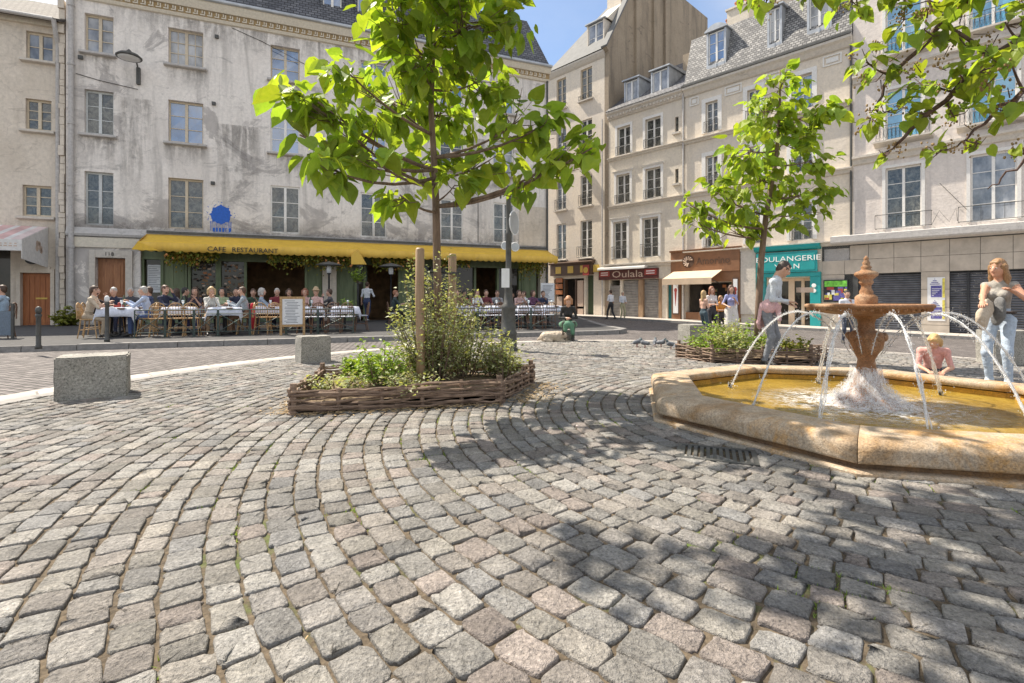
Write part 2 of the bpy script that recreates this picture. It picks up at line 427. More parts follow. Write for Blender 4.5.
M['basin'] = fountmat('ochre_stained_stone', (0.33,0.20,0.09), (0.46,0.37,0.27), (0.47,0.245,0.06))
M['basin_dark'] = fountmat('dark_recess_stone', (0.10,0.06,0.03), (0.19,0.11,0.055), (0.26,0.14,0.05))  # recess below the rim gets its dark tone from this colour
M['basin_in'] = fountmat('algae_stained_stone', (0.42,0.22,0.03), (0.55,0.30,0.03), (0.3,0.16,0.04))
M['firon'] = fountmat('rusty_fountain_iron', (0.17,0.07,0.028), (0.31,0.15,0.065), (0.40,0.27,0.17))
def watermat():
    t = NT('pool_water')
    n = t.noise(1.1, 5, 0.6); r1 = t.noise(9, 4, 0.6, t.coord((1,1.6,1)), 0.6); r2 = t.noise(30, 4, 0.6)
    c = t.ramp(n, [(0.3, (0.13,0.09,0.025)), (0.55, (0.30,0.19,0.03)), (0.75, (0.36,0.25,0.05))])
    t.base(c); t.rough(0.06); t.b.inputs['IOR'].default_value = 1.33
    t.bump(t.math('ADD', r1, t.math('MULTIPLY', r2, 0.35)), 0.55, 0.05); return t.m
M['water'] = watermat()
def jetmat(name, alpha):
    t = NT(name)
    n = t.noise(28, 4, 0.7, t.coord((1,1,0.35)))
    t.base((0.92,0.93,0.94)); t.rough(0.15); t.b.inputs['Transmission Weight'].default_value = 0.35; t.b.inputs['IOR'].default_value = 1.2
    t.link(t.ramp(n, [(0.35, alpha*0.35), (0.65, min(1, alpha*1.5))]), t.b.inputs['Alpha'])
    t.bump(n, 0.8, 0.02); return t.m
M['jet'] = jetmat('falling_water', 0.55)
M['spray'] = simple('white_spray', (0.86,0.87,0.88), 0.4, 0.05, bump=0)
def foammat(name, lo, hi, amax, radial=None, sc=(1,1,1), nsc=30):
    t = NT(name); n = t.noise(nsc, 6, 0.75, t.coord(sc), .5); t.base((0.9,0.91,0.92)); t.rough(0.5)
    f = t.ramp(n, [(lo, 0.0), (hi, amax)])
    if radial:
        d = t.n.new('ShaderNodeVectorMath'); d.operation = 'DISTANCE'; d.inputs[1].default_value = (FC[0], FC[1], .11); t.link(t.tc.outputs['Object'], d.inputs[0])
        f = t.math('MULTIPLY', f, t.ramp(d.outputs['Value'], [(radial[0], 1.0), (radial[1], 0.0)]))
    t.link(f, t.b.inputs['Alpha']); return t.m
def stainmat(name, up):
    t = NT(name); n = t.noise(1.0, 8, .75, t.coord((3.5,3.5,.5)), .6); b = t.noise(2.2, 8, .75, None, 1.0); g = t.n.new('ShaderNodeSeparateXYZ'); t.link(t.tc.outputs['Generated'], g.inputs[0])
    zz = g.outputs['Z']; e = t.ramp(g.outputs['X'], [(0.0, 0.0), (0.18, 1.0), (0.82, 1.0), (1.0, 0.0)])
    if up: m = t.math('MULTIPLY', t.ramp(zz, [(0.05, 1.0), (0.9, 0.0)]), t.ramp(b, [(.36, 0.1), (.55, 1.0)]))
    else: m = t.math('MULTIPLY', t.math('MULTIPLY', t.ramp(zz, [(0.02, 0.0), (0.96, 1.0), (1.0, .8)]), e), t.ramp(t.math('ADD', t.math('MULTIPLY', n, .75), t.math('MULTIPLY', b, .35)), [(.48, 0.0), (.62, 1.0)]))
    t.base(t.mix(b, (.10,.092,.085), (.24,.22,.20))); t.rough(.95); t.link(t.math('MULTIPLY', m, .42), t.b.inputs['Alpha']); return t.m
M['stain_down'] = stainmat('rain_streaks', False); M['stain_up'] = stainmat('grime', True)
M['foam'] = foammat('white_water_veil', .40, .70, .62, None, (1,1,.3), 34)
M['foam_flat'] = foammat('floating_foam', .44, .60, .85, (.30, .95), (1,1,1), 22)
M['leaf'] = leafmat('big_green_leaf', (0.23,0.36,0.04), (0.40,0.50,0.085), 0.54)
M['leaf_over'] = leafmat('overhanging_leaf', (0.22,0.34,0.04), (0.38,0.47,0.085), 0.54)
M['leaf_small'] = leafmat('shrub_leaf', (0.28,0.32,0.14), (0.46,0.48,0.30), 0.38)
M['leaf_bright'] = leafmat('bright_herb_leaf', (0.20,0.32,0.05), (0.32,0.44,0.10), 0.35)
M['leaf_hang'] = leafmat('garland_leaf', (0.12,0.18,0.03), (0.28,0.26,0.05), 0.3)
M['bud'] = simple('brown_buds', (0.30,0.20,0.09), 0.8, 0.3)
M['flower'] = simple('orange_flowers', (0.65,0.28,0.10), 0.8, 0.3)
M['pigeon'] = simple('pigeon_feathers', (0.13,0.14,0.16), 0.7, 0.4, 25)
_cm = {}
def cmat(col, kind='cloth'):
    key = (kind, tuple(round(c, 3) for c in col))
    if key not in _cm:
        nm = {'cloth': 'woven_cloth', 'skin': 'skin', 'hair': 'hair', 'shoe': 'shoe_leather'}[kind]
        t = NT(nm); n = t.noise(45 if kind == 'cloth' else 90, 5)
        v = {'cloth': 0.18, 'skin': 0.07, 'hair': 0.35, 'shoe': 0.2}[kind]
        t.base(t.ramp(n, [(0.3, tuple(c*(1-v) for c in col)), (0.7, tuple(min(1, c*(1+v)) for c in col))]))
        t.rough({'cloth': 0.85, 'skin': 0.5, 'hair': 0.55, 'shoe': 0.45}[kind])
        fold = t.noise(16, 4)
        t.bump(fold, 0.5 if kind == 'cloth' else 0.12, 0.03)
        _cm[key] = t.m
    return _cm[key]

# ------------------------------------------------------------------ implicit surfaces (bodies, animals)
def sdf_mesh(prims, res, k=0.03):
    """prims: (a, b, ra, rb, tag, flat) - rounded cones joined smoothly; flat = (axis, factor) squeezes the cone along axis."""
    A = np.array([p[0] for p in prims], float); B = np.array([p[1] for p in prims], float)
    rm = np.array([max(p[2], p[3]) for p in prims])
    lo = np.minimum(A, B).min(0) - rm.max() - 3*res; hi = np.maximum(A, B).max(0) + rm.max() + 3*res
    n = np.ceil((hi-lo)/res).astype(int)+1
    D = np.full(n, 1.0, np.float32); Bd = np.full(n, 9.0, np.float32); T = np.zeros(n, np.int16)
    ax = [lo[i]+np.arange(n[i])*res for i in range(3)]
    for a, b, ra, rb, tg, fl in prims:
        a = np.array(a, float); b = np.array(b, float); r = max(ra, rb)+k+2*res
        i0 = np.maximum(0, ((np.minimum(a,b)-r-lo)/res).astype(int)); i1 = np.minimum(n, ((np.maximum(a,b)+r-lo)/res).astype(int)+2)
        sl = tuple(slice(i0[i], i1[i]) for i in range(3))
        g = np.stack(np.meshgrid(ax[0][sl[0]], ax[1][sl[1]], ax[2][sl[2]], indexing='ij'), -1)
        ab = b-a; L2 = max(1e-9, ab@ab)
        t = np.clip(((g-a)@ab)/L2, 0, 1)
        q = g-a-t[..., None]*ab
        sc = 1.0
        if fl is not None:
            axv = np.array(fl[0], float); axv /= np.linalg.norm(axv)
            q = q + (q@axv)[..., None]*axv*(1/fl[1]-1); sc = 0.5+0.5*fl[1]
        d = (np.linalg.norm(q, axis=-1)-(ra+(rb-ra)*t))*sc
        d = d.astype(np.float32)
        o = D[sl]; hh = np.clip(0.5+0.5*(o-d)/k, 0, 1)
        D[sl] = o*(1-hh)+d*hh-k*hh*(1-hh)
        bb = Bd[sl]; m = d < bb; bb[m] = d[m]; tt = T[sl]; tt[m] = tg
    ins = D < 0
    c = [ins[x:n[0]-1+x, y:n[1]-1+y, z:n[2]-1+z] for x in (0,1) for y in (0,1) for z in (0,1)]
    cnt = sum(q.astype(np.int8) for q in c)
    mask = (cnt > 0) & (cnt < 8)
    cell = np.argwhere(mask); idx = -np.ones(mask.shape, np.int64); idx[mask] = np.arange(len(cell))
    P = np.zeros((len(cell), 3)); W = np.zeros(len(cell))
    off = [(x,y,z) for x in (0,1) for y in (0,1) for z in (0,1)]
    val = {o: D[cell[:,0]+o[0], cell[:,1]+o[1], cell[:,2]+o[2]] for o in off}
    for o1 in off:
        for axi in range(3):
            if o1[axi] == 0:
                o2 = list(o1); o2[axi] = 1; o2 = tuple(o2)
                v1, v2 = val[o1], val[o2]; m = (v1 < 0) != (v2 < 0)
                tt = v1[m]/(v1[m]-v2[m])
                p = np.array(o1, float)[None].repeat(m.sum(), 0); p[:, axi] += tt
                P[m] += p; W[m] += 1
    V = lo+(cell+P/W[:, None])*res
    near = np.minimum(cell+np.round(P/W[:, None]).astype(int), n-1)
    tags = T[near[:,0], near[:,1], near[:,2]]
    quads = []
    for axi in range(3):
        s1 = [slice(0, n[i]) for i in range(3)]; s2 = list(s1); s1[axi] = slice(0, n[axi]-1); s2[axi] = slice(1, n[axi])
        a_, b_ = ins[tuple(s1)], ins[tuple(s2)]
        e = np.argwhere(a_ != b_)
        u, v = [(1,2),(2,0),(0,1)][axi]
        e = e[(e[:,u] > 0) & (e[:,v] > 0) & (e[:,u] < n[u]-1) & (e[:,v] < n[v]-1)]
        sgn = a_[tuple(e.T)]
        def cid(du, dv):
            q = e.copy(); q[:,u] += du; q[:,v] += dv; return idx[tuple(q.T)]
        qd = np.stack([cid(-1,-1), cid(0,-1), cid(0,0), cid(-1,0)], 1)
        qd[~sgn] = qd[~sgn][:, ::-1]
        quads.append(qd)
    Q = np.concatenate(quads); Q = Q[(Q >= 0).all(1)]
    return V, Q, tags

def ik(a, t, l1, l2, pole):
    a = np.array(a, float); t = np.array(t, float); d = t-a; L = np.linalg.norm(d)
    mx = (l1+l2)*0.995
    if L > mx: t = a+d/L*mx; d = t-a; L = mx
    u = d/L; c = (l1*l1-l2*l2+L*L)/(2*L); h = math.sqrt(max(0, l1*l1-c*c))
    p = np.array(pole, float); p = p-u*(p@u)
    p = p/np.linalg.norm(p) if np.linalg.norm(p) > 1e-6 else np.array([0,0,-1.0])
    return a+u*c+p*h, t

SKIN = (0.52,0.31,0.22)
def person(label, pos, head, ht=1.7, pose='stand', top=(0.3,0.3,0.35), bot=(0.08,0.09,0.14), hair=(0.06,0.04,0.03), skin=SKIN,
           shoe=(0.05,0.045,0.04), sleeve='short', style='short', hands=None, lean=0.0, look=(0.0,0.0), feet=None, seat=0.46,
           res=0.02, fem=False, skirt=False, group=None, beard=False, pel=None):
    """hands / feet: {'l': (fwd, left, up), 'r': ...} in metres of a 1.72 m figure, from the point between the heels."""
    k = ht/1.72
    S = (lambda p: np.array(p, float))
    sw = 0.84 if fem else 1.0
    if pose == 'sit': pv = S((0,0,seat/k+0.10)); ft = {'l': S((0.42,0.11,0.075)), 'r': S((0.36,-0.12,0.075))}; lean0 = 0.08
    elif pose == 'kneel': pv = S((0,0,0.30)); ft = {'l': S((-0.22,0.10,0.06)), 'r': S((-0.22,-0.10,0.06))}; lean0 = 0.25
    elif pose == 'walk': pv = S((0,0,0.915)); ft = {'l': S((0.24,0.08,0.08)), 'r': S((-0.26,-0.08,0.11))}; lean0 = 0.03
    else: pv = S((0,0,0.93)); ft = {'l': S((0.02,0.11,0.075)), 'r': S((-0.03,-0.11,0.075))}; lean0 = 0.0
    if pel is not None: pv = S(pel)
    if feet:
        for q in feet: ft[q] = S(feet[q])
    ln = lean0+lean
    up = S((math.sin(ln), 0, math.cos(ln)))
    neck = pv+up*0.53; chest = pv+up*0.33; fw = S((math.cos(ln),0,-math.sin(ln))); lf = S((0,1,0))
    cy, sy = math.cos(look[0]), math.sin(look[0]); cp, sp = math.cos(look[1]), math.sin(look[1])
    hf = S((cy*cp, sy*cp, sp)); hl = S((-sy, cy, 0)); hu = np.cross(hf, hl)
    hc = neck+up*0.05+hu*0.115+hf*0.025
    sk, tp, bt, sh = 0, 1, 2, 3
    flat = (fw, 0.70)
    pr = [(pv-up*0.02, pv+up*0.17, 0.125 if fem else 0.13, 0.115*sw, bt, flat), (pv+up*0.12, chest, 0.118*sw, 0.14*sw, tp, flat),
          (chest, pv+up*0.47, 0.145*sw, 0.10*sw, tp, flat), (neck-up*0.06, neck+up*0.07, 0.056, 0.047, sk, None)]
    if fem:
        for q in (1,-1): pr.append((chest+fw*0.075+lf*0.06*q, chest+fw*0.085+lf*0.06*q-up*0.01, 0.055, 0.055, tp, None))
    # head
    pr += [(hc-hu*0.015, hc+hu*0.03-hf*0.012, 0.088, 0.090, sk, (hl, 0.86)), (hc-hu*0.06+hf*0.03, hc-hu*0.085+hf*0.052, 0.052, 0.034, sk, None),
           (hc+hf*0.088+hu*0.012, hc+hf*0.103-hu*0.022, 0.011, 0.016, sk, None), (neck+up*0.04, hc-hu*0.06, 0.048, 0.055, sk, None)]
    for q in (1,-1): pr.append((hc+hl*0.080*q+hu*0.015, hc+hl*0.082*q-hu*0.025, 0.014, 0.010, sk, None))
    fingers = []
    default = {'stand': (0.06,0.27,0.82), 'walk': (0.1,0.27,0.85), 'sit': (0.38,0.14,0.72), 'kneel': (0.45,0.15,0.2)}[pose]
    for q, s in (('l',1),('r',-1)):
        hip = pv+lf*0.088*s-up*0.03
        tgt = ft[q]
        pole = S((1,0.1*s,0.35)) if pose != 'kneel' else S((1,0.05*s,-0.6))
        knee, ank = ik(hip, tgt, 0.43, 0.42, pole)
        pr.append((hip, knee, 0.085 if fem else 0.088, 0.056, bt, None)); pr.append((knee, ank+(knee-ank)*0.08, 0.060, 0.042, bt, None))
        if pose == 'kneel': toe = ank+S((-0.13,0,-0.02)); heel = ank
        else: toe = ank+S((0.16, 0.03*s, -0.042)); heel = ank+S((-0.045,0,-0.035))
        pr.append((ank, toe, 0.040, 0.033, sh, None)); pr.append((heel, ank, 0.034, 0.038, sh, None))
        if skirt: pr.append((hip, knee+S((0,0,-0.05)), 0.12, 0.13, bt, None))
        sho = pv+up*0.455+lf*0.175*s*sw
        pr.append((pv+up*0.46, sho, 0.07*sw, 0.058*sw, tp, None))
        wt = S(default)*S((1, s, 1))
        if hands and q in hands: wt = S(hands[q])
        elb, wr = ik(sho, wt, 0.285, 0.25, S((-0.5, 0.55*s, -0.7)))
        pr.append((sho, elb, 0.052*sw, 0.041*sw, tp if sleeve != 'none' else sk, None))
        pr.append((elb, wr, 0.040*sw, 0.029*sw, tp if sleeve == 'long' else sk, None))
        d = (wr-elb)/max(1e-6, np.linalg.norm(wr-elb))
        d2 = d*0.9+S((0.25,0,-0.15)); d2 /= np.linalg.norm(d2)
        side = np.cross(d2, S((0.3,0,1.0))); side /= max(1e-6, np.linalg.norm(side)); nrm = np.cross(side, d2)
        kn = wr+d2*0.085
        pr.append((wr+d2*0.01, kn, 0.028, 0.032, sk, (nrm, 0.5)))
        inw = -s*(1 if side@lf > 0 else -1)
        for fi, (so, ll) in enumerate(((-0.027,0.062),(-0.009,0.076),(0.009,0.080),(0.027,0.070))):
            b0 = kn-d2*0.012+side*so*1.0; b1 = b0+d2*ll*0.6+nrm*0.008; b2 = b1+d2*ll*0.45-nrm*0.022
            fingers.append(((b0,b1,b2),(0.0095,0.0088,0.007)))
        b0 = wr+d2*0.03+side*inw*0.022; b1 = b0+d2*0.03+side*inw*0.028; b2 = b1+d2*0.032+side*inw*0.004-nrm*0.008
        fingers.append(((b0,b1,b2),(0.0115,0.0105,0.008)))
    V, Q, T = sdf_mesh(pr, res/k, 0.032)
    from mathutils import noise as _nz
    if res < .019:
        ce = V.mean(0)
        for i in range(len(V)):
            if T[i] in (1, 2):
                p_ = Vector(V[i]); f_ = _nz.noise(Vector((p_.x*9, p_.y*9, p_.z*16+p_.x*12)))*.007+_nz.noise(p_*34)*.003
                ax_ = pv if p_.z > .9 else np.array((p_.x*.5, p_.y*.9, p_.z)); o_ = V[i]-np.array((ax_[0], ax_[1], V[i][2])); L_ = np.linalg.norm(o_)
                if L_ > 1e-3: V[i] = V[i]+o_/L_*f_
    cm = [cmat(skin,'skin'), cmat(top), cmat(bot), cmat(shoe,'shoe'), cmat(hair,'hair'), cmat((0.02,0.018,0.016),'skin'), cmat((0.42,0.13,0.11),'skin'), cmat((0.8,0.78,0.75),'skin')]
    mi = np.array([np.bincount(T[q], minlength=4).argmax() for q in Q])
    ext = MB()
    for pts, rr in fingers: ext.tube([tuple(p) for p in pts], rr, 6, 0)
    for s in (1,-1):
        e = hc+hf*0.079+hl*0.032*s+hu*0.014
        ext.ball(tuple(e), 0.0105, 7, 6); ext.ball(tuple(e+hf*0.005), 0.0078, 5, 6)
        ext.tube([tuple(e+hu*0.02-hl*0.016+hf*0.004), tuple(e+hu*0.024+hf*0.006), tuple(e+hu*0.02+hl*0.016+hf*0.004)], 0.0035, 4, 4)
    m = hc+hf*0.083-hu*0.058
    ext.tube([tuple(m-hl*0.024-hf*0.008), tuple(m), tuple(m+hl*0.024-hf*0.008)], (0.004,0.0075,0.004), 5, 6)
    ca, sa = math.cos(head), math.sin(head)
    Rm = np.array([[ca,-sa,0],[sa,ca,0],[0,0,1]])*k
    ev = np.array(ext.v)
    allv = np.concatenate([V, ev])@Rm.T+np.array(pos)
    root = empty('person', pos, label, 'person', group)
    nq = len(V)
    eq = [f for f in ext.f]
    f4 = np.array([[i+nq for i in f] for f in eq if len(f) == 4]); m4 = [mm for f, mm in zip(eq, ext.m) if len(f) == 4]
    fo = [np.array([[i+nq for i in f]]) for f in eq if len(f) != 4]; mo = [mm for f, mm in zip(eq, ext.m) if len(f) != 4]
    np_mesh('body', allv, [Q, f4]+fo, cm, root, None, True, np.concatenate([mi, m4, mo]))
    # hair
    hp = []
    if style != 'bald':
        hp = [(hc-hf*0.022+hu*0.022, hc-hf*0.030+hu*0.045, 0.098, 0.092, 0, (hl,0.88)), (hc-hf*0.06-hu*0.03, hc-hf*0.05, 0.055, 0.07, 0, None),
              (hc+hf*0.045+hu*0.085-hl*0.03, hc+hf*0.045+hu*0.085+hl*0.03, 0.022, 0.022, 0, None)]
        if style == 'long':
            for s in (1,-1):
                hp += [(hc+hl*0.07*s-hf*0.01+hu*0.02, hc+hl*0.085*s-hf*0.02-hu*0.13, 0.04, 0.036, 0, None), (hc+hl*0.085*s-hf*0.02-hu*0.13, hc+hl*0.10*s+hf*0.01-hu*0.27, 0.036, 0.02, 0, None)]
            hp.append((hc-hf*0.07, hc-hf*0.085-hu*0.25, 0.075, 0.05, 0, (hf,0.7)))
        if style == 'bun': hp.append((hc-hf*0.11+hu*0.05, hc-hf*0.12+hu*0.06, 0.045, 0.045, 0, None))
        if style == 'bob':
            for s in (1,-1): hp.append((hc+hl*0.078*s-hf*0.005+hu*0.03, hc+hl*0.085*s-hu*0.085, 0.04, 0.035, 0, None))
            hp.append((hc-hf*0.07, hc-hf*0.075-hu*0.09, 0.075, 0.06, 0, None))
        if style == 'hat': hp += [(hc+hu*0.075, hc+hu*0.11, 0.1, 0.085, 0, None), (hc+hu*0.065+hf*0.02, hc+hu*0.066+hf*0.03, 0.15, 0.15, 0, (hu,0.12))]
    if beard: hp.append((hc-hu*0.08+hf*0.045-hl*0.02, hc-hu*0.08+hf*0.045+hl*0.02, 0.035, 0.035, 0, None))
    if hp:
        hv, hq, _ = sdf_mesh(hp, min(res, 0.016)/k, 0.02)
        hv = hv+NR.normal(0, 0.002, hv.shape)+np.array([(lambda q: (q.x, q.y, q.z*.3))(_nz.noise_vector(Vector((h_[0]*40, h_[1]*40, h_[2]*9)))*.006) for h_ in hv])
        np_mesh('hair', hv@Rm.T+np.array(pos), [hq], [cm[4]], root)
    return root

# ------------------------------------------------------------------ camera, sun, sky
cam = bpy.data.cameras.new('camera'); camo = bpy.data.objects.new('camera', cam); COL.objects.link(camo)
camo.location = (0, 0, H); camo.rotation_euler = (PI/2, 0, 0)
cam.sensor_width = 36; cam.lens = F/1024*36; cam.shift_y = -(341.5-HY)/1024; cam.clip_end = 2000; cam.clip_start = 0.05
scene.camera = camo
sun = bpy.data.lights.new('sun', 'SUN'); sun.energy = 5.0; sun.angle = math.radians(0.55); sun.color = (1.0, 0.91, 0.78)
suno = bpy.data.objects.new('sun', sun); COL.objects.link(suno)
sd = Vector((SUN_AZ[0]*math.cos(SUN_EL), SUN_AZ[1]*math.cos(SUN_EL), -math.sin(SUN_EL)))
suno.rotation_euler = sd.to_track_quat('-Z', 'Y').to_euler(); suno.location = (-20, 12, 30)
w = bpy.data.worlds.new('World'); scene.world = w; w.use_nodes = True
wt = w.node_tree; bg = wt.nodes['Background']; bg.inputs['Strength'].default_value = 0.112
sky = wt.nodes.new('ShaderNodeTexSky'); sky.sky_type = 'NISHITA'; sky.sun_disc = False
sky.sun_elevation = SUN_EL; sky.sun_rotation = math.atan2(-SUN_AZ[0], -SUN_AZ[1]); sky.air_density = 1.0; sky.dust_density = 0.6; sky.ozone_density = 1.5
tcw = wt.nodes.new('ShaderNodeTexCoord'); mpw = wt.nodes.new('ShaderNodeMapping'); mpw.inputs['Scale'].default_value = (1.0, 1.0, 2.2)
wt.links.new(tcw.outputs['Generated'], mpw.inputs['Vector'])
cn = wt.nodes.new('ShaderNodeTexNoise'); cn.inputs['Scale'].default_value = 2.6; cn.inputs['Detail'].default_value = 9; cn.inputs['Roughness'].default_value = 0.58
mpw.inputs['Location'].default_value = (0.35, 0.2, 0.1)
wt.links.new(mpw.outputs['Vector'], cn.inputs['Vector'])
cr = wt.nodes.new('ShaderNodeValToRGB'); cr.color_ramp.elements[0].position = 0.40; cr.color_ramp.elements[1].position = 0.60  # cloud cover beyond the clear patch is raised as neutral fill light
wt.links.new(cn.outputs['Fac'], cr.inputs['Fac'])
mxw = wt.nodes.new('ShaderNodeMix'); mxw.data_type = 'RGBA'; mxw.inputs[7].default_value = (6.8, 6.6, 6.4, 1)
vd = wt.nodes.new('ShaderNodeVectorMath'); vd.operation = 'DISTANCE'; vd.inputs[1].default_value = (0.12, 0.86, 0.50)
wt.links.new(tcw.outputs['Generated'], vd.inputs[0])
clr = wt.nodes.new('ShaderNodeMapRange'); clr.inputs[1].default_value = 0.18; clr.inputs[2].default_value = 0.55; clr.inputs[3].default_value = 0.07; clr.inputs[4].default_value = 1.0
wt.links.new(vd.outputs['Value'], clr.inputs[0])
mm = wt.nodes.new('ShaderNodeMath'); mm.operation = 'MULTIPLY'; wt.links.new(cr.outputs['Color'], mm.inputs[0]); wt.links.new(clr.outputs[0], mm.inputs[1])
wt.links.new(mm.outputs[0], mxw.inputs[0]); wt.links.new(sky.outputs['Color'], mxw.inputs[6]); wt.links.new(mxw.outputs[2], bg.inputs['Color'])
vs = scene.view_settings; vs.view_transform = 'Standard'; vs.look = 'None'; vs.exposure = 0.84; vs.gamma = 1.0
scene.cycles.max_bounces = 8; scene.cycles.transparent_max_bounces = 16
scene.cycles.use_denoising = True

# ------------------------------------------------------------------ facades
class Fac:
    def __init__(s, O, u, n): s.O = Vector((O[0], O[1])); s.u = Vector(u); s.n = Vector(n)
    def s_(s, px, d=0.0):
        o = s.O+s.n*d; r = (px-CX)/F
        return (r*o.y-o.x)/(s.u.x-r*s.u.y)
    def xy(s, a, d=0.0):
        p = s.O+s.u*a+s.n*d; return (p.x, p.y)
    def P(s, a, d, z):
        x, y = s.xy(a, d); return (x, y, z)
    def at(s, px, d): return s.xy(s.s_(px, d), d)
    def z_(s, px, py, d=0.0): return H+(HY-py)/F*s.at(px, d)[1]
    def box(s, mb, s0, s1, d0, d1, z0, z1, mi=0):
        return mb.hexa([s.P(s0,d1,z0), s.P(s1,d1,z0), s.P(s1,d0,z0), s.P(s0,d0,z0), s.P(s0,d1,z1), s.P(s1,d1,z1), s.P(s1,d0,z1), s.P(s0,d0,z1)], mi)
    def ext(s, mb, prof, s0, s1, mi=0, prof2=None):
        n = len(prof); prof2 = prof2 or prof
        vs_ = [s.P(s0, d, z) for d, z in prof]+[s.P(s1, d, z) for d, z in prof2]
        fs = [tuple(range(n)), tuple(range(2*n-1, n-1, -1))]
        for i in range(n):
            j = (i+1) % n; fs.append((i, n+i, n+j, j))
        return mb.add(vs_, fs, mi)
    def shell(s, name, s0, s1, z0, z1, holes, mat, parent, depth=9.0, reveal=0.24, back=None):
        """front wall with real openings and reveals, side and back walls"""
        mb = MB()
        ss = sorted({s0, s1} | {h[0] for h in holes} | {h[1] for h in holes}); zz = sorted({z0, z1} | {h[2] for h in holes} | {h[3] for h in holes})
        ss = [a for a in ss if s0 <= a <= s1]; zz = [a for a in zz if z0 <= a <= z1]
        for i in range(len(ss)-1):
            for j in range(len(zz)-1):
                cs, cz = (ss[i]+ss[i+1])/2, (zz[j]+zz[j+1])/2
                if any(h[0] < cs < h[1] and h[2] < cz < h[3] for h in holes): continue
                mb.add([s.P(ss[i],0,zz[j]), s.P(ss[i+1],0,zz[j]), s.P(ss[i+1],0,zz[j+1]), s.P(ss[i],0,zz[j+1])], [(0,1,2,3)])
        for h in holes:
            r = -(h[4] if len(h) > 4 else reveal)
            a, b, c, d = h[:4]
            mb.add([s.P(a,0,c), s.P(b,0,c), s.P(b,0,d), s.P(a,0,d), s.P(a,r,c), s.P(b,r,c), s.P(b,r,d), s.P(a,r,d)], [(0,4,5,1),(1,5,6,2),(2,6,7,3),(3,7,4,0)])
        mb.add([s.P(s0,0,z0), s.P(s0,-depth,z0), s.P(s0,-depth,z1), s.P(s0,0,z1)], [(0,3,2,1)])
        mb.add([s.P(s1,0,z0), s.P(s1,-depth,z0), s.P(s1,-depth,z1), s.P(s1,0,z1)], [(0,1,2,3)])
        mb.add([s.P(s0,-depth,z0), s.P(s1,-depth,z0), s.P(s1,-depth,z1), s.P(s0,-depth,z1)], [(3,2,1,0)])
        mb.add([s.P(s0,0,z1), s.P(s1,0,z1), s.P(s1,-depth,z1), s.P(s0,-depth,z1)], [(0,1,2,3)])
        return mb.build(name, mat, parent)
    def window(s, parent, a, b, c, d, glass, frame, rows=3, sill=True, dep=0.17, cols=1, door=None, name='window', mull=True, silln='window_sill', sillm=None, curtain=False):
        mb = MB(); f = 0.055; d0, d1 = -dep-0.05, -dep
        s.box(mb, a+.002, a+f, d0, d1, c+.002, d-.002); s.box(mb, b-f, b-.002, d0, d1, c+.002, d-.002)
        s.box(mb, a+f, b-f, d0, d1, c+.002, c+f+0.02); s.box(mb, a+f, b-f, d0, d1, d-f-0.02, d-.002)
        m = (a+b)/2
        if mull: s.box(mb, m-0.05, m+0.05, d0+0.005, d1+0.02, c+f+.02, d-f-.02)
        leaves = [(a+f, m-0.05), (m+0.05, b-f)] if mull else [(a+f, b-f)]
        zs = [c+f+0.02+(d-c-2*f-0.04)*i/rows for i in range(rows+1)]
        panes = MB()
        for l, r in leaves:
            for i in range(1, rows): s.box(mb, l, r, d0+0.01, d1-0.01, zs[i]-0.014, zs[i]+0.014)
            w_ = (r-l)/cols
            for q in range(1, cols): s.box(mb, l+w_*q-0.012, l+w_*q+0.012, d0+0.012, d1-0.012, zs[0], zs[-1])
            for i in range(rows):
                e = [R.uniform(-0.006, 0.006) for _ in range(4)]
                dd = d0+0.018
                panes.add([s.P(l,dd+e[0],zs[i]), s.P(r,dd+e[1],zs[i]), s.P(r,dd+e[2],zs[i+1]), s.P(l,dd+e[3],zs[i+1])], [(0,1,2,3)])
        o = mb.build(name, M[frame], parent)
        panes.build('pane', M[glass], o)
        if curtain:
            cb = MB()
        if sill:
            sb = MB(); s.ext(sb, [(0.003,c-0.13),(0.16,c-0.12),(0.19,c-0.10),(0.19,c-0.03),(0.003,c+0.005)], a-0.13, b+0.13)
            sb.build('window_sill', sillm or M['stone_trim'], o)
        return o
    def rail(s, parent, a, b, z0, z1, d=0.12, name='balcony_rail', zig=True, bars=None):
        mb = MB()
        for z in (z0, z1): mb.tube([s.P(a,0.01,z), s.P(a,d,z), s.P(b,d,z), s.P(b,0.01,z)], 0.014, 5)
        nb = bars or max(4, int((b-a)/0.14)); q = (b-a)/nb
        for i in range(nb+1):
            mb.tube([s.P(a+q*i,d,z0), s.P(a+q*i,d,z1)], 0.010, 4)
            if i < nb and zig:
                c_ = Vector(s.P(a+q*(i+.5), d, (z0+z1)/2)); pts = []
                for k_ in range(9):
                    t = 2*PI*k_/8
                    pts.append(c_+Vector((s.u.x*math.cos(t)*q*.42, s.u.y*math.cos(t)*q*.42, math.sin(t)*(z1-z0)*.38)))
                mb.tube(pts, 0.007, 3, caps=False)
        return mb.build(name, M['iron_grey'], parent)
    def text(s, txt, a, z, d, size, mat, parent, name='lettering', width=None, spacing=1.0, tilt=0.0):
        cu = bpy.data.curves.new(name, 'FONT'); cu.body = txt; cu.size = size; cu.align_x = 'CENTER'; cu.align_y = 'CENTER'
        cu.extrude = 0.006; cu.space_character = spacing; cu.resolution_u = 2
        cu.materials.append(mat)
        o = bpy.data.objects.new(name, cu); COL.objects.link(o)
        p = Vector(s.P(a, d, z))
        rot = Matrix(((s.u.x, 0, s.n.x), (s.u.y, 0, s.n.y), (0, 1, 0))).to_4x4()
        mw = Matrix.Translation(p) @ rot
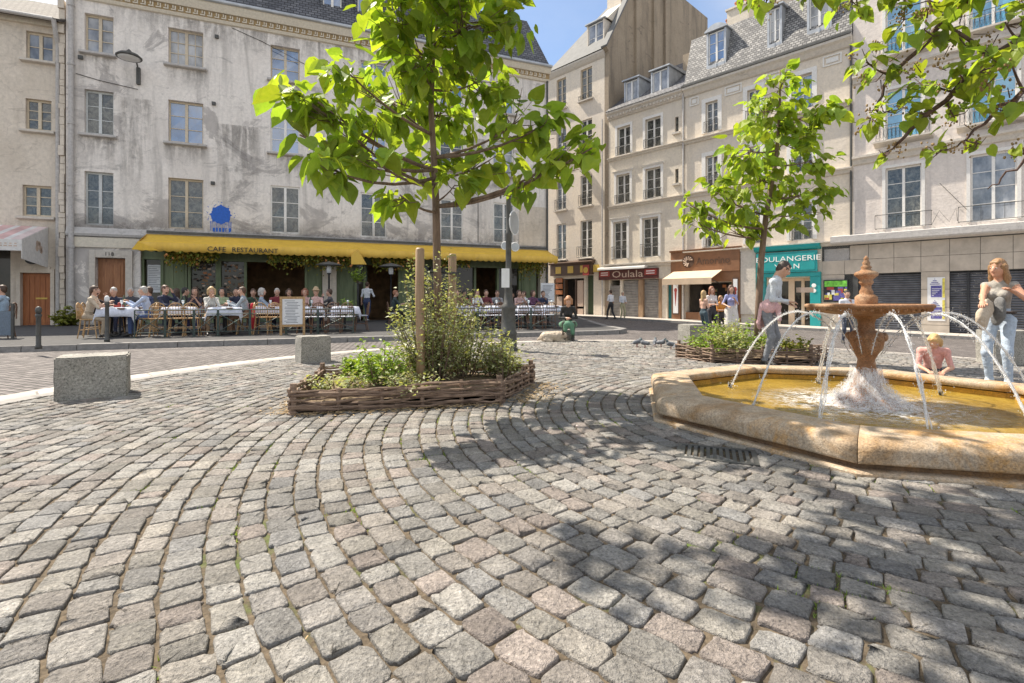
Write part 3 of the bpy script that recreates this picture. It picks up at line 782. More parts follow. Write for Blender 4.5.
        if width:
            bpy.context.view_layer.update()
            wx = o.dimensions.x
            if wx > 1e-3: mw = mw @ Matrix.Diagonal((width/wx, 1, 1, 1))
        bpy.context.view_layer.update()
        me = bpy.data.meshes.new_from_object(o.evaluated_get(bpy.context.evaluated_depsgraph_get())); me.materials.clear(); me.materials.append(mat); me.transform(mw)
        bpy.data.objects.remove(o); o = bpy.data.objects.new(name, me); COL.objects.link(o); adopt(o, parent)
        return o

LF = Fac((-6.58, 23.0), LU, LN)
RF = Fac((6.53, 33.1), RU, RN)

# ------------------------------------------------------------------ ground
SW = 0.12
gx = [-70,-30,-20,-10,-5,0,2,3,4,5,6,7,8,9,10,12,14,16,18,20,24,30,45,70]
gy = [-30,0,5,10,15,20,25,30,40,60,90]
mb = MB()
mb.add([(x,y,gz(min(x,40))-0.006) for y in gy for x in gx], [(j*len(gx)+i, j*len(gx)+i+1, (j+1)*len(gx)+i+1, (j+1)*len(gx)+i) for j in range(len(gy)-1) for i in range(len(gx)-1)])
mb.build('road', M['setts'], kind='structure')
def disc(name, r0, r1, z, mat, n=120, rings=10, zf=gz):
    mb = MB(); vs_ = []
    for i in range(rings+1):
        r = r0+(r1-r0)*i/rings
        for k in range(n):
            t = 2*PI*k/n; x = FC[0]+r*math.cos(t); y = FC[1]+r*math.sin(t); vs_.append((x, y, zf(x)+z))
    fs = [(i*n+k, (i+1)*n+k, (i+1)*n+(k+1)%n, i*n+(k+1)%n) for i in range(rings) for k in range(n)]
    mb.add(vs_, fs); return mb.build(name, mat, kind='structure')
RP = 8.22
disc('plaza_bed', 0.5, RP, 0.0165, M['joint'], 140, 14)
# pale flush granite band round the plaza
mb = MB()
nk = 62
for i in range(nk):
    t0 = 2*PI*i/nk+0.0012; t1 = 2*PI*(i+1)/nk-0.0012; vs_ = []
    for z in (-0.05, 0.022):
        for (r, t) in ((RP,t0),(RP+0.2,t0),(RP+0.2,t1),(RP,t1)):
            x = FC[0]+r*math.cos(t); y = FC[1]+r*math.sin(t); vs_.append((x, y, gz(x)+z+(R.uniform(-.003,.003) if z > 0 else 0)))
    mb.hexa(vs_)
mb.build('kerb_band', M['kerb_pale'], kind='structure')
disc('gutter_strip', RP+0.2, RP+0.62, 0.004, M['pave'], 140, 2)

# pavement in front of the cafe: kerb stones + asphalt
kd = 10.45
sA = -16.0; sB = LF.s_(603, kd)
path = [LF.xy(sA+(sB-sA)*i/24, kd) for i in range(25)]
c0 = Vector(LF.xy(sB, kd-1.5)); a0 = math.atan2(LN[1], LN[0])
for i in range(1, 9):
    t = a0+math.radians(105)*i/8; path.append((c0.x+1.5*math.cos(t), c0.y+1.5*math.sin(t)))
back = [(path[-1][0]+0.15, path[-1][1]+9), (4.1, 36.0)]
path2 = path+back
poly = path2+[LF.xy(LF.s_(548)-0.02, -12.0), LF.xy(-30, -1.0), LF.xy(-30, kd)]
# triangulated fan through strips parallel to the kerb
mb = MB(); n_ = len(path2)
inner = []
for i, p in enumerate(path2):
    if i < 25: q = LF.xy(sA+(sB-sA)*i/24, -0.5)
    elif i < 33: q = LF.xy(sB+(i-24)*0.3, -0.5+0.0*(i-24))
    else: q = (p[0]-3.6, p[1]+1.0)
    inner.append(q)
vs_ = [(p[0],p[1],SW-0.004) for p in path2]+[(q[0],q[1],SW-0.004) for q in inner]
mb.add(vs_, [(i, i+1, n_+i+1, n_+i) for i in range(n_-1)])
mb.build('cafe_pavement', M['asphalt'], kind='structure')
mb = MB()
def along(pts, step):
    out = [Vector(pts[0])]; rem = step
    for a, b in zip(pts, pts[1:]):
        a = Vector(a); b = Vector(b); L = (b-a).length; t = 0.0
        while L-t >= rem: t += rem; out.append(a+(b-a)*(t/L)); rem = step
        rem -= L-t
    return out
kp = along(path2, 0.9)
for a, b in zip(kp, kp[1:]):
    d = (b-a).normalized(); nn = Vector((d.y, -d.x)); g = d*0.006
    w0, w1 = nn*0.10, nn*-0.16
    z1 = SW+R.uniform(-0.006, 0.006)
    mb.hexa([(*(a+g+w0), -0.05), (*(b-g+w0), -0.05), (*(b-g+w1), -0.05), (*(a+g+w1), -0.05), (*(a+g+w0*0.8), z1), (*(b-g+w0*0.8), z1), (*(b-g+w1), z1), (*(a+g+w1), z1)])
mb.build('pavement_kerb', M['kerb'], kind='structure')
# pavement under the right-hand facades
mb = MB(); s0, s1 = -8.0, 30.0; ns = 40; vs_ = []
for i in range(ns+1):
    a = s0+(s1-s0)*i/ns
    for d, dz in ((-0.6,0.10),(3.1,0.10),(3.1,-0.05)):
        x, y = RF.xy(a, d); vs_.append((x, y, gz(x)+dz))
mb.add(vs_, [(i*3+j, i*3+j+1, i*3+j+4, i*3+j+3) for i in range(ns) for j in range(2)])
mb.build('shop_pavement', M['pave'], kind='structure')
mb = MB()
for i in range(38):
    a = s0+i; b = a+0.985; p = [RF.P(a,3.11,0), RF.P(b,3.11,0), RF.P(b,3.3,0), RF.P(a,3.3,0)]
    zt = 0.105+R.uniform(-.006,.006)
    mb.hexa([(q[0],q[1],gz(q[0])-0.06) for q in p]+[(q[0],q[1],gz(q[0])+zt) for q in p])
mb.build('shop_kerb', M['kerb'], kind='structure')

# ------------------------------------------------------------------ the cobbles of the plaza: rings round the fountain
def inpoly(x, y, poly):
    c = False; j = len(poly)-1
    for i in range(len(poly)):
        xi, yi = poly[i]; xj, yj = poly[j]
        if (yi > y) != (yj > y) and x < (xj-xi)*(y-yi)/(yj-yi)+xi: c = not c
        j = i
    return c
PL1 = [(-1.95,4.52), (-0.12,5.02), (0.24,6.30), (-1.25,6.75), (-2.25,6.0)]
PL2 = [(3.0,9.15), (3.3,8.35), (4.9,8.3), (5.5,8.9), (5.2,9.9), (3.6,9.95)]
GRP = [(1.10,3.36),(1.55,3.20),(1.66,3.50),(1.20,3.67)]
def cobbles():
    cols = [(0.38,0.36,0.335),(0.42,0.40,0.37),(0.36,0.35,0.335),(0.38,0.345,0.315),(0.43,0.40,0.36),(0.38,0.35,0.32),(0.35,0.345,0.34),(0.42,0.405,0.38),(0.38,0.36,0.325),(0.385,0.335,0.305),(0.40,0.385,0.36),(0.37,0.35,0.33)]
    def outline(n):
        o = []
        for k in range(n):
            t = 2*PI*(k+0.5)/n; c, s = math.cos(t), math.sin(t); e = 0.26
            o.append((math.copysign(abs(c)**e, c), math.copysign(abs(s)**e, s)))
        return np.array(o)
    LOD = [(16, outline(16), [(1.0,-0.02),(1.0,0.0175),(0.985,0.0248),(0.952,0.0280),(0.90,0.0290),(0.5,0.0302)]), (12, outline(12), [(1.0,-0.02),(1.0,0.018),(0.965,0.0275),(0.6,0.0302)])]
    VV = [[], []]; CC = [[], []]; joints = []; JP = .05
    r = 1.84
    while r < RP-0.05:
        pitch = R.uniform(0.112, 0.138)
        if r+pitch > RP: pitch = RP-r
        rc = r+pitch/2; t = R.uniform(0, 1); tend = t+2*PI
        while t < tend-0.012:
            wd = R.uniform(0.125, 0.185) if R.random() > 0.15 else R.uniform(0.085, 0.125)
            dt = wd/rc
            if t+dt > tend: dt = tend-t; wd = dt*rc
            if wd > 0.05:
                tc = t+dt/2
                x = FC[0]+rc*math.cos(tc); y = FC[1]+rc*math.sin(tc)
                rq = math.hypot(x-FC[0], y-FC[1])*math.cos((tc-.154) % (PI/4)-PI/8)/math.cos(PI/8)
                if y > -1.6 and rq > 1.97 and not inpoly(x, y, GRP) and not inpoly(x, y, PL1) and not inpoly(x, y, PL2):
                    if y > 1.2 and x < 3.2 and R.random() < JP: joints.append((r, t))
                    L = 0 if (y < 4.2 and abs(x) < y+1.5) else 1
                    no, per, levels = LOD[L]
                    gap = R.uniform(0.006, 0.0125) if R.random() > .1 else .018
                    hr, hw = pitch/2-gap*0.6, wd/2-gap*0.5
                    er = np.array([math.cos(tc), math.sin(tc)]); et = np.array([-er[1], er[0]])
                    jit = NR.normal(0, 0.0036, (no,2)); skew = R.uniform(-0.10, 0.10); tap = R.uniform(-0.08, 0.08)
                    zc = gz(x)+R.uniform(-0.0035, 0.003); tl = (R.uniform(-.03,.03), R.uniform(-.03,.03))
                    vs = []
                    for li, (sc, zz) in enumerate(levels):
                        q = per*sc
                        u = q[:,0]*hr*(1+tap*q[:,1]); v = q[:,1]*hw+skew*u
                        u = u+jit[:,0]*sc; v = v+jit[:,1]*sc
                        z = zc+zz+(u*tl[0]+v*tl[1] if li else 0)+(NR.normal(0,0.0018,no) if li > 1 else 0)
                        p = np.empty((no,3)); p[:,0] = x+u*er[0]+v*et[0]; p[:,1] = y+u*er[1]+v*et[1]; p[:,2] = z
                        vs.append(p)
                    vs.append(np.array([[x, y, zc+0.031+R.uniform(-.002,.003)]]))
                    VV[L].append(np.concatenate(vs))
                    CC[L].append(np.array(cols[R.randrange(len(cols))])*0.73*R.uniform(0.72, 1.2))
            t += dt
        r += pitch
    for L in (0, 1):
        no, per, levels = LOD[L]; nl = len(levels); cnt = len(VV[L])
        V = np.concatenate(VV[L])
        base = (np.arange(cnt)*(nl*no+1))[:, None, None]
        q = np.array([[l*no+k, l*no+(k+1)%no, (l+1)*no+(k+1)%no, (l+1)*no+k] for l in range(nl-1) for k in range(no)])
        tr = np.array([[(nl-1)*no+k, (nl-1)*no+(k+1)%no, nl*no] for k in range(no)])
        C = np.array(CC[L])
        fc = np.concatenate([np.repeat(C, len(q), 0), np.repeat(C, len(tr), 0)])
        np_mesh('plaza_paving', V, [(base+q[None]).reshape(-1, 4), (base+tr[None]).reshape(-1, 3)], M['cobble'], None, fc, True, kind='structure')
    return joints
JT = cobbles()
# grass and moss in the joints
mb = MB()
for r, t in JT:
    g = R.uniform(0.6, 1.05)
    for k in range(R.randrange(14, 60)):
        if R.random() < .55: tt = t+R.gauss(0, .035)/r*2; rr = r+R.gauss(0, .004)
        else: tt = t+R.gauss(0, .004)/r; rr = r+abs(R.gauss(0, .06))
        px_ = FC[0]+rr*math.cos(tt); py_ = FC[1]+rr*math.sin(tt)
        a = R.uniform(0, 2*PI); h_ = R.uniform(0.008, 0.022); wv = 0.003; l_ = R.uniform(0.004, 0.016); z0 = gz(px_)+0.015
        mb.add([(px_-wv*math.sin(a),py_+wv*math.cos(a),z0), (px_+wv*math.sin(a),py_-wv*math.cos(a),z0), (px_+l_*math.cos(a),py_+l_*math.sin(a),z0+h_)], [(0,1,2)], 0, (g,g*1.0,g*.8))
tag(mb.build('grass', M['leaf_bright']), 'small green grass tufts growing in joints between cobbles', 'grass', kind='stuff')

# ------------------------------------------------------------------ cafe building
def px_holes(fac, lst): return [(fac.s_(a), fac.s_(b), c, d) for a, b, c, d in lst]
def strip_wall_box(fac, name, parent, mat, *bx):
    mb = MB()
    for b in bx: fac.box(mb, *b)
    return mb.build(name, mat, parent)

cafe = empty('cafe_building', (*LF.xy(LF.s_(330)), 0.0), 'long four storey plaster building with slate mansard above the yellow cafe awning', 'building')
cs0, cs1 = LF.s_(66), LF.s_(548)
rows = [(3.9,5.92),(7.35,9.02),(10.45,11.9)]
wcols = [(84.5,113.5),(168.2,203.3),(270.6,299.6),(360.6,386.5),(440.5,463),(493.5,514)]
holes = []
for ri, (za, zb) in enumerate(rows):
    for a, b in wcols: holes.append((LF.s_(a), LF.s_(b), za, zb))
door_h = (LF.s_(96), LF.s_(126), 0.10, 2.66, 0.3)
front_h = (LF.s_(140.5), LF.s_(544), 0.10, 3.42, 0.5)
LF.shell('wall', cs0, cs1, -0.1, 13.0, holes+[door_h, front_h], M['plaster_cafe'], cafe, depth=10)
styles = [('glass_dark','frame_grey'),('glass_dark','frame_tan'),('glass_dark','frame_white'),('glass_dark','frame_white'),('glass_dark','frame_white'),('glass_dark','frame_white'),
          ('glass_dark','frame_grey'),('glass_blue','frame_tan'),('glass_blue','frame_white'),('glass_blue','frame_white'),('glass_dark','frame_white'),('glass_curtain','frame_white'),
          ('glass_curtain','frame_tan'),('glass_curtain','frame_tan'),('glass_blue','frame_tan'),('glass_blue','frame_white'),('glass_blue','frame_white'),('glass_blue','frame_white')]
for i, h in enumerate(holes):
    g, f = styles[i]
    LF.window(cafe, *h, g, f, rows=3, sill=(i > 5), cols=2 if i == 13 else 1, dep=0.05 if 2 <= i <= 5 else 0.15, sillm=M['ledge'] if i > 5 else None)
def stain(fac, parent, s0, s1, z0, z1, name='rain_stain', mat='stain_down'):
    mb = MB(); mb.add([fac.P(s0,.0022,z0), fac.P(s1,.0022,z0), fac.P(s1,.0022,z1), fac.P(s0,.0022,z1)], [(0,1,2,3)]); return mb.build(name, M[mat], parent)
for i, h in enumerate(holes):
    stain(LF, cafe, h[0]-.25, h[1]+.25, h[2]-R.uniform(.9,1.5), h[2]-.10)
stain(LF, cafe, cs0+.1, cs1-.1, 3.78, 4.65, 'grime_band', 'stain_up'); stain(LF, cafe, cs0+.1, cs1-.1, 11.2, 12.36, 'rain_stain', 'stain_down')
for px0, px1, z0, z1 in ((118,152,3.9,8.9),(214,262,4.2,8.3),(310,352,5.2,9.4),(398,436,4.4,7.6),(466,488,4.2,9.0)): stain(LF, cafe, LF.s_(px0), LF.s_(px1), z0, z1)
# string course, plinth, pale blocked panel
mb = MB(); LF.ext(mb, [(0.003,3.45),(0.10,3.47),(0.13,3.56),(0.10,3.62),(0.05,3.74),(0.003,3.80)], cs0+0.02, cs1-0.02)
mb.build('string_course', M['ledge'], cafe)
mb = MB(); LF.box(mb, cs0+0.25, LF.s_(140), 0.004, 0.07, 3.05, 3.42); mb.build('lintel_band', M['cream_trim'], cafe)
mb = MB(); LF.box(mb, LF.s_(519), LF.s_(547), 0.003, 0.03, 3.83, 5.85); mb.build('blocked_panel', M['plaster_left'], cafe)
# door with stone surround
mb = MB()
LF.box(mb, LF.s_(90), LF.s_(96)-.003, 0.003, 0.10, 0.05, 2.95); LF.box(mb, LF.s_(126)+.003, LF.s_(133), 0.003, 0.10, 0.05, 2.95); LF.box(mb, LF.s_(96)-.003, LF.s_(126)+.003, 0.003, 0.08, 2.67, 2.95)
mb.build('door_surround', M['stone_trim'], cafe)
mb = MB(); a, b = LF.s_(96)+.004, LF.s_(126)-.004; m = (a+b)/2
LF.box(mb, a, b, -0.26, -0.20, 0.12, 2.65)
for l, r in ((a+.06,m-.02),(m+.02,b-.06)):
    for z0, z1 in ((0.25,0.75),(0.9,1.1)): LF.box(mb, l+.05, r-.05, -0.2, -0.175, z0, z1)
LF.box(mb, a+.12, b-.12, -0.2, -0.17, 1.22, 2.5); LF.box(mb, a+.22, b-.22, -0.17, -0.15, 1.32, 2.4)
LF.box(mb, m-.015, m+.015, -0.15, -0.135, 1.32, 2.4)
dr = mb.build('door', M['wood_door'], cafe)
mb = MB(); mb.ball(LF.P(m+0.08,-0.12,1.15), 0.035, 0, 8); mb.build('handle', M['letter_gold'], dr)
pl = MB(); LF.box(pl, LF.s_(107), LF.s_(113), 0.081, 0.095, 2.70, 2.90); plate = pl.build('number_plate', M['stone_trim'], cafe)
LF.text('118', LF.s_(110), 2.8, 0.097, 0.2, M['letter_black'], plate)
# cornice with key pattern and mansard
mb = MB(); LF.box(mb, cs0, cs1+.02, 0.003, 0.12, 12.50, 12.74)
mb.build('cornice_band', M['key_brown'], cafe)
mb = MB(); a = cs0+0.1; k = 0
while a < cs1-0.25:
    LF.box(mb, a, a+0.17, 0.121, 0.17, 12.53, 12.57); LF.box(mb, a+0.13, a+0.17, 0.121, 0.17, 12.575, 12.70); LF.box(mb, a+0.05, a+0.09, 0.121, 0.165, 12.61, 12.72)
    a += 0.25
mb.build('key_pattern', M['cream_trim'], cafe)
mb = MB(); LF.ext(mb, [(0.003,12.36),(0.08,12.38),(0.14,12.49),(0.003,12.497)], cs0, cs1+.02); LF.ext(mb, [(0.003,12.745),(0.20,12.75),(0.30,12.95),(0.34,13.08),(0.003,13.1)], cs0, cs1+.05)
mb.build('cornice', M['cream_trim'], cafe)
mb = MB(); mb.tube([LF.P(cs0,0.36,13.12), LF.P(cs1+.06,0.36,13.08)], 0.075, 8); mb.build('gutter', M['zinc'], cafe)
mb = MB()
b0, b1 = cs0, cs1+0.03
mb.add([LF.P(b0,0.22,13.11),LF.P(b1,0.22,13.11),LF.P(b1-0.75,-1.1,16.0),LF.P(b0,-1.1,16.0),LF.P(b1,-10,13.11),LF.P(b1-0.75,-8.8,16.0),LF.P(b0,-10,13.11),LF.P(b0,-8.8,16.0),LF.P(b0,-5,17.2),LF.P(b1-3.5,-5,17.2)],
       [(0,1,2,3),(1,4,5,2),(4,6,7,5),(3,2,9,8),(8,9,5,7),(2,5,9),(0,3,8,7,6)])
mb.build('roof', M['slate'], cafe)
def dormer(fac, parent, a, b, z0, z1, d0, glass='glass_blue', frame='frame_white', depth=1.8, arch=False, cheek='zinc', apron=0.0, rows=2, roofm='zinc'):
    """window box standing out of a sloping roof, its front at depth d0"""
    mb = MB()
    t = 0.10
    fac.box(mb, a-t, a, d0-depth, d0+0.02, z0-apron, z1+0.04); fac.box(mb, b, b+t, d0-depth, d0+0.02, z0-apron, z1+0.04)
    fac.box(mb, a, b, d0-depth, d0-0.25, z0-apron, z1)
    if apron:
        fac.box(mb, a, b, d0-0.2, d0+0.03, z0-apron, z0-0.05)
        fac.box(mb, (a+b)/2-0.03, (a+b)/2+0.03, d0+0.03, d0+0.05, z0-apron, z0-0.05)
    o = mb.build('dormer', M[cheek], parent)
    mb = MB(); m = (a+b)/2
    if arch:
        pr = [(a-t-.08, z1+0.05)]
        for i in range(9):
            q = i/8; pr.append((a-t-.08+(b-a+2*t+.16)*q, z1+0.12+0.28*math.sin(PI*q)))
        pr.append((b+t+.08, z1+0.05))
        n = len(pr)
        mb.add([fac.P(s_,d0+.12,z) for s_,z in pr]+[fac.P(s_,d0-depth,z) for s_,z in pr], [tuple(range(n))[::-1], tuple(range(n,2*n))]+[(i,(i+1)%n,n+(i+1)%n,n+i) for i in range(n)])
    else: fac.ext(mb, [(d0+.14,z1+.05),(d0+.14,z1+.13),(d0-depth,z1+.32),(d0-depth,z1+.05)], a-t-.1, b+t+.1)
    mb.build('dormer_roof', M[roofm], o)
    sh = Fac(fac.xy(0, d0), (fac.u.x, fac.u.y), (fac.n.x, fac.n.y))
    sh.window(o, a, b, z0, z1, glass, frame, rows=rows, sill=False, dep=0.06)
    return o
for i, (a, b) in enumerate([(264,291),(323,342),(358,381),(420,441),(488,512)]):
    dormer(LF, cafe, LF.s_(a), LF.s_(b), 13.35, 15.0, -0.22, depth=1.6, cheek='slate')
# downpipes
for px_, mt, r in ((72.5,'pipe',0.085),):
    mb = MB(); a = LF.s_(px_)
    mb.tube([LF.P(a,0.12,0.1), LF.P(a,0.12,13.0)], r, 10)
    for z in (1.0,3.0,5.3,7.6,9.8,12.0): mb.tube([LF.P(a,0.12,z), LF.P(a,0.12,z+0.08)], r+0.025, 10)
    mb.build('downpipe', M[mt], cafe)
mb = MB(); a = LF.s_(546.5); mb.tube([LF.P(a,0.09,0.15), LF.P(a,0.09,12.4)], 0.055, 8); mb.build('downpipe', M['iron_grey'], cafe)
# wires and fixings on the wall
mb = MB()
mb.tube([LF.P(LF.s_(76),0.02,9.55), LF.P(LF.s_(100),0.02,9.4), LF.P(LF.s_(138),0.02,9.25)], 0.012, 4)
mb.tube([LF.P(LF.s_(232),0.02,12.3), LF.P(LF.s_(262),0.02,11.95), LF.P(LF.s_(310),0.02,11.2)], 0.012, 4)
mb.tube([LF.P(LF.s_(478),0.02,3.9), LF.P(LF.s_(478),0.02,7.2)], 0.015, 4)
mb.build('wall_cable', M['iron'], cafe)
for px_, z in ((217,11.75),(214,9.0),(213,5.75),(81,10.1)):
    mb = MB(); a = LF.s_(px_); LF.box(mb, a-.07, a+.07, 0.003, 0.09, z, z+0.13); mb.build('wall_vent', M['iron_grey'], cafe)
# blue paint splash on the wall
mb = MB(); a = LF.s_(221); zc = 4.55; vs_ = []; n = 40
for i in range(n):
    t = 2*PI*i/n; r = 0.36*(1+R.uniform(-.07,.07)+(0.18 if i % 5 == 0 else 0)); vs_.append(LF.P(a+r*math.cos(t), 0.008, zc+r*math.sin(t)))
mb.add(vs_, [tuple(range(n))])
for i in range(11):
    o_ = -0.36+0.72*i/10; w_ = R.uniform(0.008,0.018); zb_ = zc-R.uniform(0.55,0.92)
    mb.add([LF.P(a+o_-w_,0.0085,zc-0.28),LF.P(a+o_+w_,0.0085,zc-0.28),LF.P(a+o_+w_*.6,0.0085,zb_),LF.P(a+o_-w_*.6,0.0085,zb_)], [(0,3,2,1)])
for i in range(34):
    t = R.uniform(0,2*PI); r = R.uniform(.42,.62); q = R.uniform(.008,.025); x = a+r*math.cos(t); z = zc+r*math.sin(t)*.8+.05
    mb.add([LF.P(x-q,.0085,z),LF.P(x,.0085,z-q),LF.P(x+q,.0085,z),LF.P(x,.0085,z+q)], [(0,1,2,3)])
for i in range(6):
    x = a-0.3+i*0.115; z = zc-0.56
    LF.box(mb, x, x+0.02, 0.004, 0.0095, z-.14, z+.02); LF.box(mb, x+.02, x+.075, 0.004, 0.0095, z+R.choice((0,-.08,-.14)), z+.02)
mb.build('graffiti', M['blue_paint'], cafe, label='round blue spray paint splash with drips above awning')

# cafe shopfront
fa, fb = front_h[0], front_h[1]
def lp(px_): return LF.s_(px_)
mb = MB()
LF.box(mb, fa+.003, fb-.003, -0.42, -0.22, 2.72, 3.41)
LF.box(mb, fa+.003, fb-.003, -0.24, -0.16, 2.66, 2.76)
for a, b in ((161,186),(306,322),(337,356),(400,413),(523,538)): LF.box(mb, lp(a), lp(b), -0.38, -0.2, 0.11, 2.70)
for a in (141.5,161,188.5,216.5,219,245,306,356,365,400,413,450,476,499,521): LF.box(mb, lp(a)-.05, lp(a)+.05, -0.36, -0.14, 0.11, 2.65)
for a, b in ((143,161),(188,216),(219,245),(413,450),(452,476),(500,520)): LF.box(mb, lp(a)+.05, lp(b)-.05, -0.34, -0.2, 0.11, 0.62)
sf = mb.build('shopfront', M['green_panel'], cafe)
mb = MB()
for a, b in ((161,186),(306,322),(337,356),(400,413),(523,538)):
    l, r = lp(a)+.08, lp(b)-.08; m = (l+r)/2; mb = MB()
    for q0, q1 in ((l,m-.03),(m+.03,r)):
        for z0, z1 in ((0.25,0.95),(1.05,2.55)): LF.box(mb, q0+.02, q1-.02, -0.2, -0.18, z0, z1)
    mb.build('shutter_panel', M['green_panel'], sf)
for a, b in ((lp(322.5), lp(336.5)), (lp(540), fb-.003)):
    mb = MB(); LF.box(mb, a, b, -0.3, 0.02, 0.11, 3.40); mb.build('stone_pier', M['plaster_left'], sf)
for a, b, g in ((143,161,'glass_shop'),(188,216,'glass_shop'),(219,245,'glass_shop'),(356,365,'glass_shop'),(413,450,'glass_shop'),(452,476,'glass_shop'),(500,520,'glass_shop')):
    mb = MB(); mb.add([LF.P(lp(a)+.05,-.29,.62),LF.P(lp(b)-.05,-.29,.62),LF.P(lp(b)-.05,-.29,2.66),LF.P(lp(a)+.05,-.29,2.66)], [(0,1,2,3)])
    mb.build('pane', M[g], sf)
# menu sheets and displays behind the glass (posters on it)
mb = MB(); LF.box(mb, lp(145.5), lp(159), -0.28, -0.27, 1.35, 2.45); po = mb.build('menu_sheet', M['paper'], sf)
mb = MB()
for i in range(14):
    z = 2.38-i*0.07; LF.box(mb, lp(146.5), lp(146.5)+R.uniform(.25,.48), -0.27, -0.266, z-.018, z)
mb.build('print', M['ink'], po)
for px0, px1 in ((191,214),(222,243)):
    mb = MB(); mats_ = [M['brown_interior'], M['dark'], M['orange_paint'], M['brown_dark'], M['letter_tan']]
    for i in range(90):
        a = R.uniform(lp(px0), lp(px1)); z = R.uniform(0.75, 2.5); q = R.uniform(.05,.14)
        LF.box(mb, a, min(a+q, lp(px1)), -0.286, -0.272-R.uniform(0,.006), z, z+R.uniform(.03,.09), R.choice((0,0,0,1,1,1,2,3,3,3,4)))
    mb.build('window_display', mats_, sf)['kind'] = 'stuff'
mb = MB()
LF.box(mb, fa+.1, fb-.1, -4.1, -4.0, 0.11, 3.4); LF.box(mb, fa+.1, fa+.2, -4.0, -0.4, 0.11, 3.4); LF.box(mb, fb-.2, fb-.1, -4.0, -0.4, 0.11, 3.4); LF.box(mb, fa+.2, fb-.2, -4.0, -0.4, 3.3, 3.4)
LF.box(mb, fa+.2, fb-.2, -4.0, -0.4, 0.02, 0.10)
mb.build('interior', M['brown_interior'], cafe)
mb = MB(); LF.box(mb, lp(247), lp(305), -0.34, -0.2, 0.11, 0.75); mb.build('window_counter', M['green_dark'], sf)
# open door leaf
mb = MB(); LF.box(mb, lp(365)+.06, lp(365)+.12, -1.0, -0.2, 0.12, 2.6); mb.build('door_leaf', M['green_dark'], sf)

# far left house
LF0 = Fac(LF.xy(0, -0.28), LU, LN)
old = empty('plaster_house', (*LF0.xy(LF0.s_(20)), 0.0), 'ochre plaster house at left with brown tiled roof and red plank door', 'building')
o0, o1 = LF0.s_(-95), LF0.s_(65.6)
oh = [(LF0.s_(26), LF0.s_(53), 9.95, 11.0), (LF0.s_(25.5), LF0.s_(51.5), 7.35, 8.5), (LF0.s_(22.5), LF0.s_(51.5), 4.15, 5.3)]
oh2 = [(o, p_, z0, z1) for o, p_ in ((LF0.s_(-40), LF0.s_(-12)),) for z0, z1 in ((9.95,11.0),(7.35,8.5),(4.15,5.3))]
od = (LF0.s_(21), LF0.s_(51), 0.10, 2.05, 0.2); osh = (LF0.s_(-60), LF0.s_(10.5), 0.10, 2.9, 0.4)
LF0.shell('wall', o0, o1, -0.1, 11.4, oh+oh2+[od, osh], M['plaster_left'], old, depth=9)
for i, h in enumerate(oh+oh2): LF0.window(old, *h, 'glass_dark' if i else 'glass_curtain', 'frame_tan', rows=2 if i == 0 else 3, dep=0.12, sillm=M['stone_trim'])
mb = MB(); LF0.box(mb, o0, o1, 0.003, 0.14, 10.98+.25, 11.42); mb.build('eaves_board', M['cream_trim'], old)
mb = MB(); LF0.ext(mb, [(0.45,11.33),(0.45,11.42),(-4.5,14.2),(-9,11.42),(-9,11.33),(-4.5,14.1)], o0-.1, o1+.1); mb.build('roof', M['tiles'], old)
mb = MB(); mb.tube([LF0.P(o0,0.5,11.4), LF0.P(o1-.2,0.5,11.36)], 0.07, 8); a = LF0.s_(59.5)
mb.tube([LF0.P(a,0.5,11.36), LF0.P(a,0.3,10.9), LF0.P(a,0.12,10.6), LF0.P(a,0.12,0.1)], 0.075, 8); mb.build('downpipe', M['pipe'], old)
mb = MB()
z = 0.0
while z < 12.2:
    h_ = R.uniform(0.18,0.4); w_ = R.uniform(-.1,.08)
    LF0.box(mb, LF0.s_(62.5)+w_*.4, LF0.s_(67.5), 0.02, 0.22+R.uniform(0,.1), z, z+h_-0.015); z += h_
mb.build('toothed_quoin', M['plaster_left'], old)
mb = MB(); a, b = LF0.s_(21)+.004, LF0.s_(51)-.004
LF0.box(mb, a, b, -0.19, -0.13, 0.11, 2.04)
for i in range(5): LF0.box(mb, a+.05+(b-a-.1)*i/5+.012, a+.05+(b-a-.1)*(i+1)/5-.012, -0.13, -0.115, 0.2, 1.95)
dr = mb.build('door', M['wood_red'], old)
mb = MB(); LF0.box(mb, a+.38, a+.72, -0.115, -0.10, 1.08, 1.14); mb.build('letter_slot', M['letter_gold'], dr)
mb = MB(); LF0.box(mb, LF0.s_(17), a-.004, 0.003, 0.07, 0.05, 2.2); LF0.box(mb, b+.004, LF0.s_(55), 0.003, 0.07, 0.05, 2.2); LF0.box(mb, a-.004, b+.004, 0.003, 0.07, 2.06, 2.3); mb.build('door_surround', M['plaster_left'], old)
mb = MB(); c_ = Vector(LF0.P(LF0.s_(33),0.075,2.45)); mb.lathe([(0.0001,0),(0.2,0),(0.2,.02),(0.0001,.03)], (0,0,0), 14)
mb.v = [LF0.P(LF0.s_(33)+v[0], 0.075+v[2], 2.52+v[1]*.75) for v in mb.v]; mb.build('oval_plaque', M['iron'], old)
mb = MB(); LF0.box(mb, LF0.s_(-60)+.01, LF0.s_(10.5)-.01, -0.34, -0.28, 0.11, 2.88); mb.build('pane', M['glass_shop'], old)
mb = MB()
for px_ in (-59,-30,-8,9.6): LF0.box(mb, LF0.s_(px_)-.05, LF0.s_(px_)+.05, -0.28, -0.2, 0.11, 2.88)
mb.build('shop_frame', M['iron_grey'], old)
aw = empty('awning', LF0.P(LF0.s_(10), 0.5, 2.6), 'off white side curtained awning with red striped top above the red plank door', 'awning')
a, b = LF0.s_(-60), LF0.s_(60)
mb = MB(); e1 = LF0.s_(48)
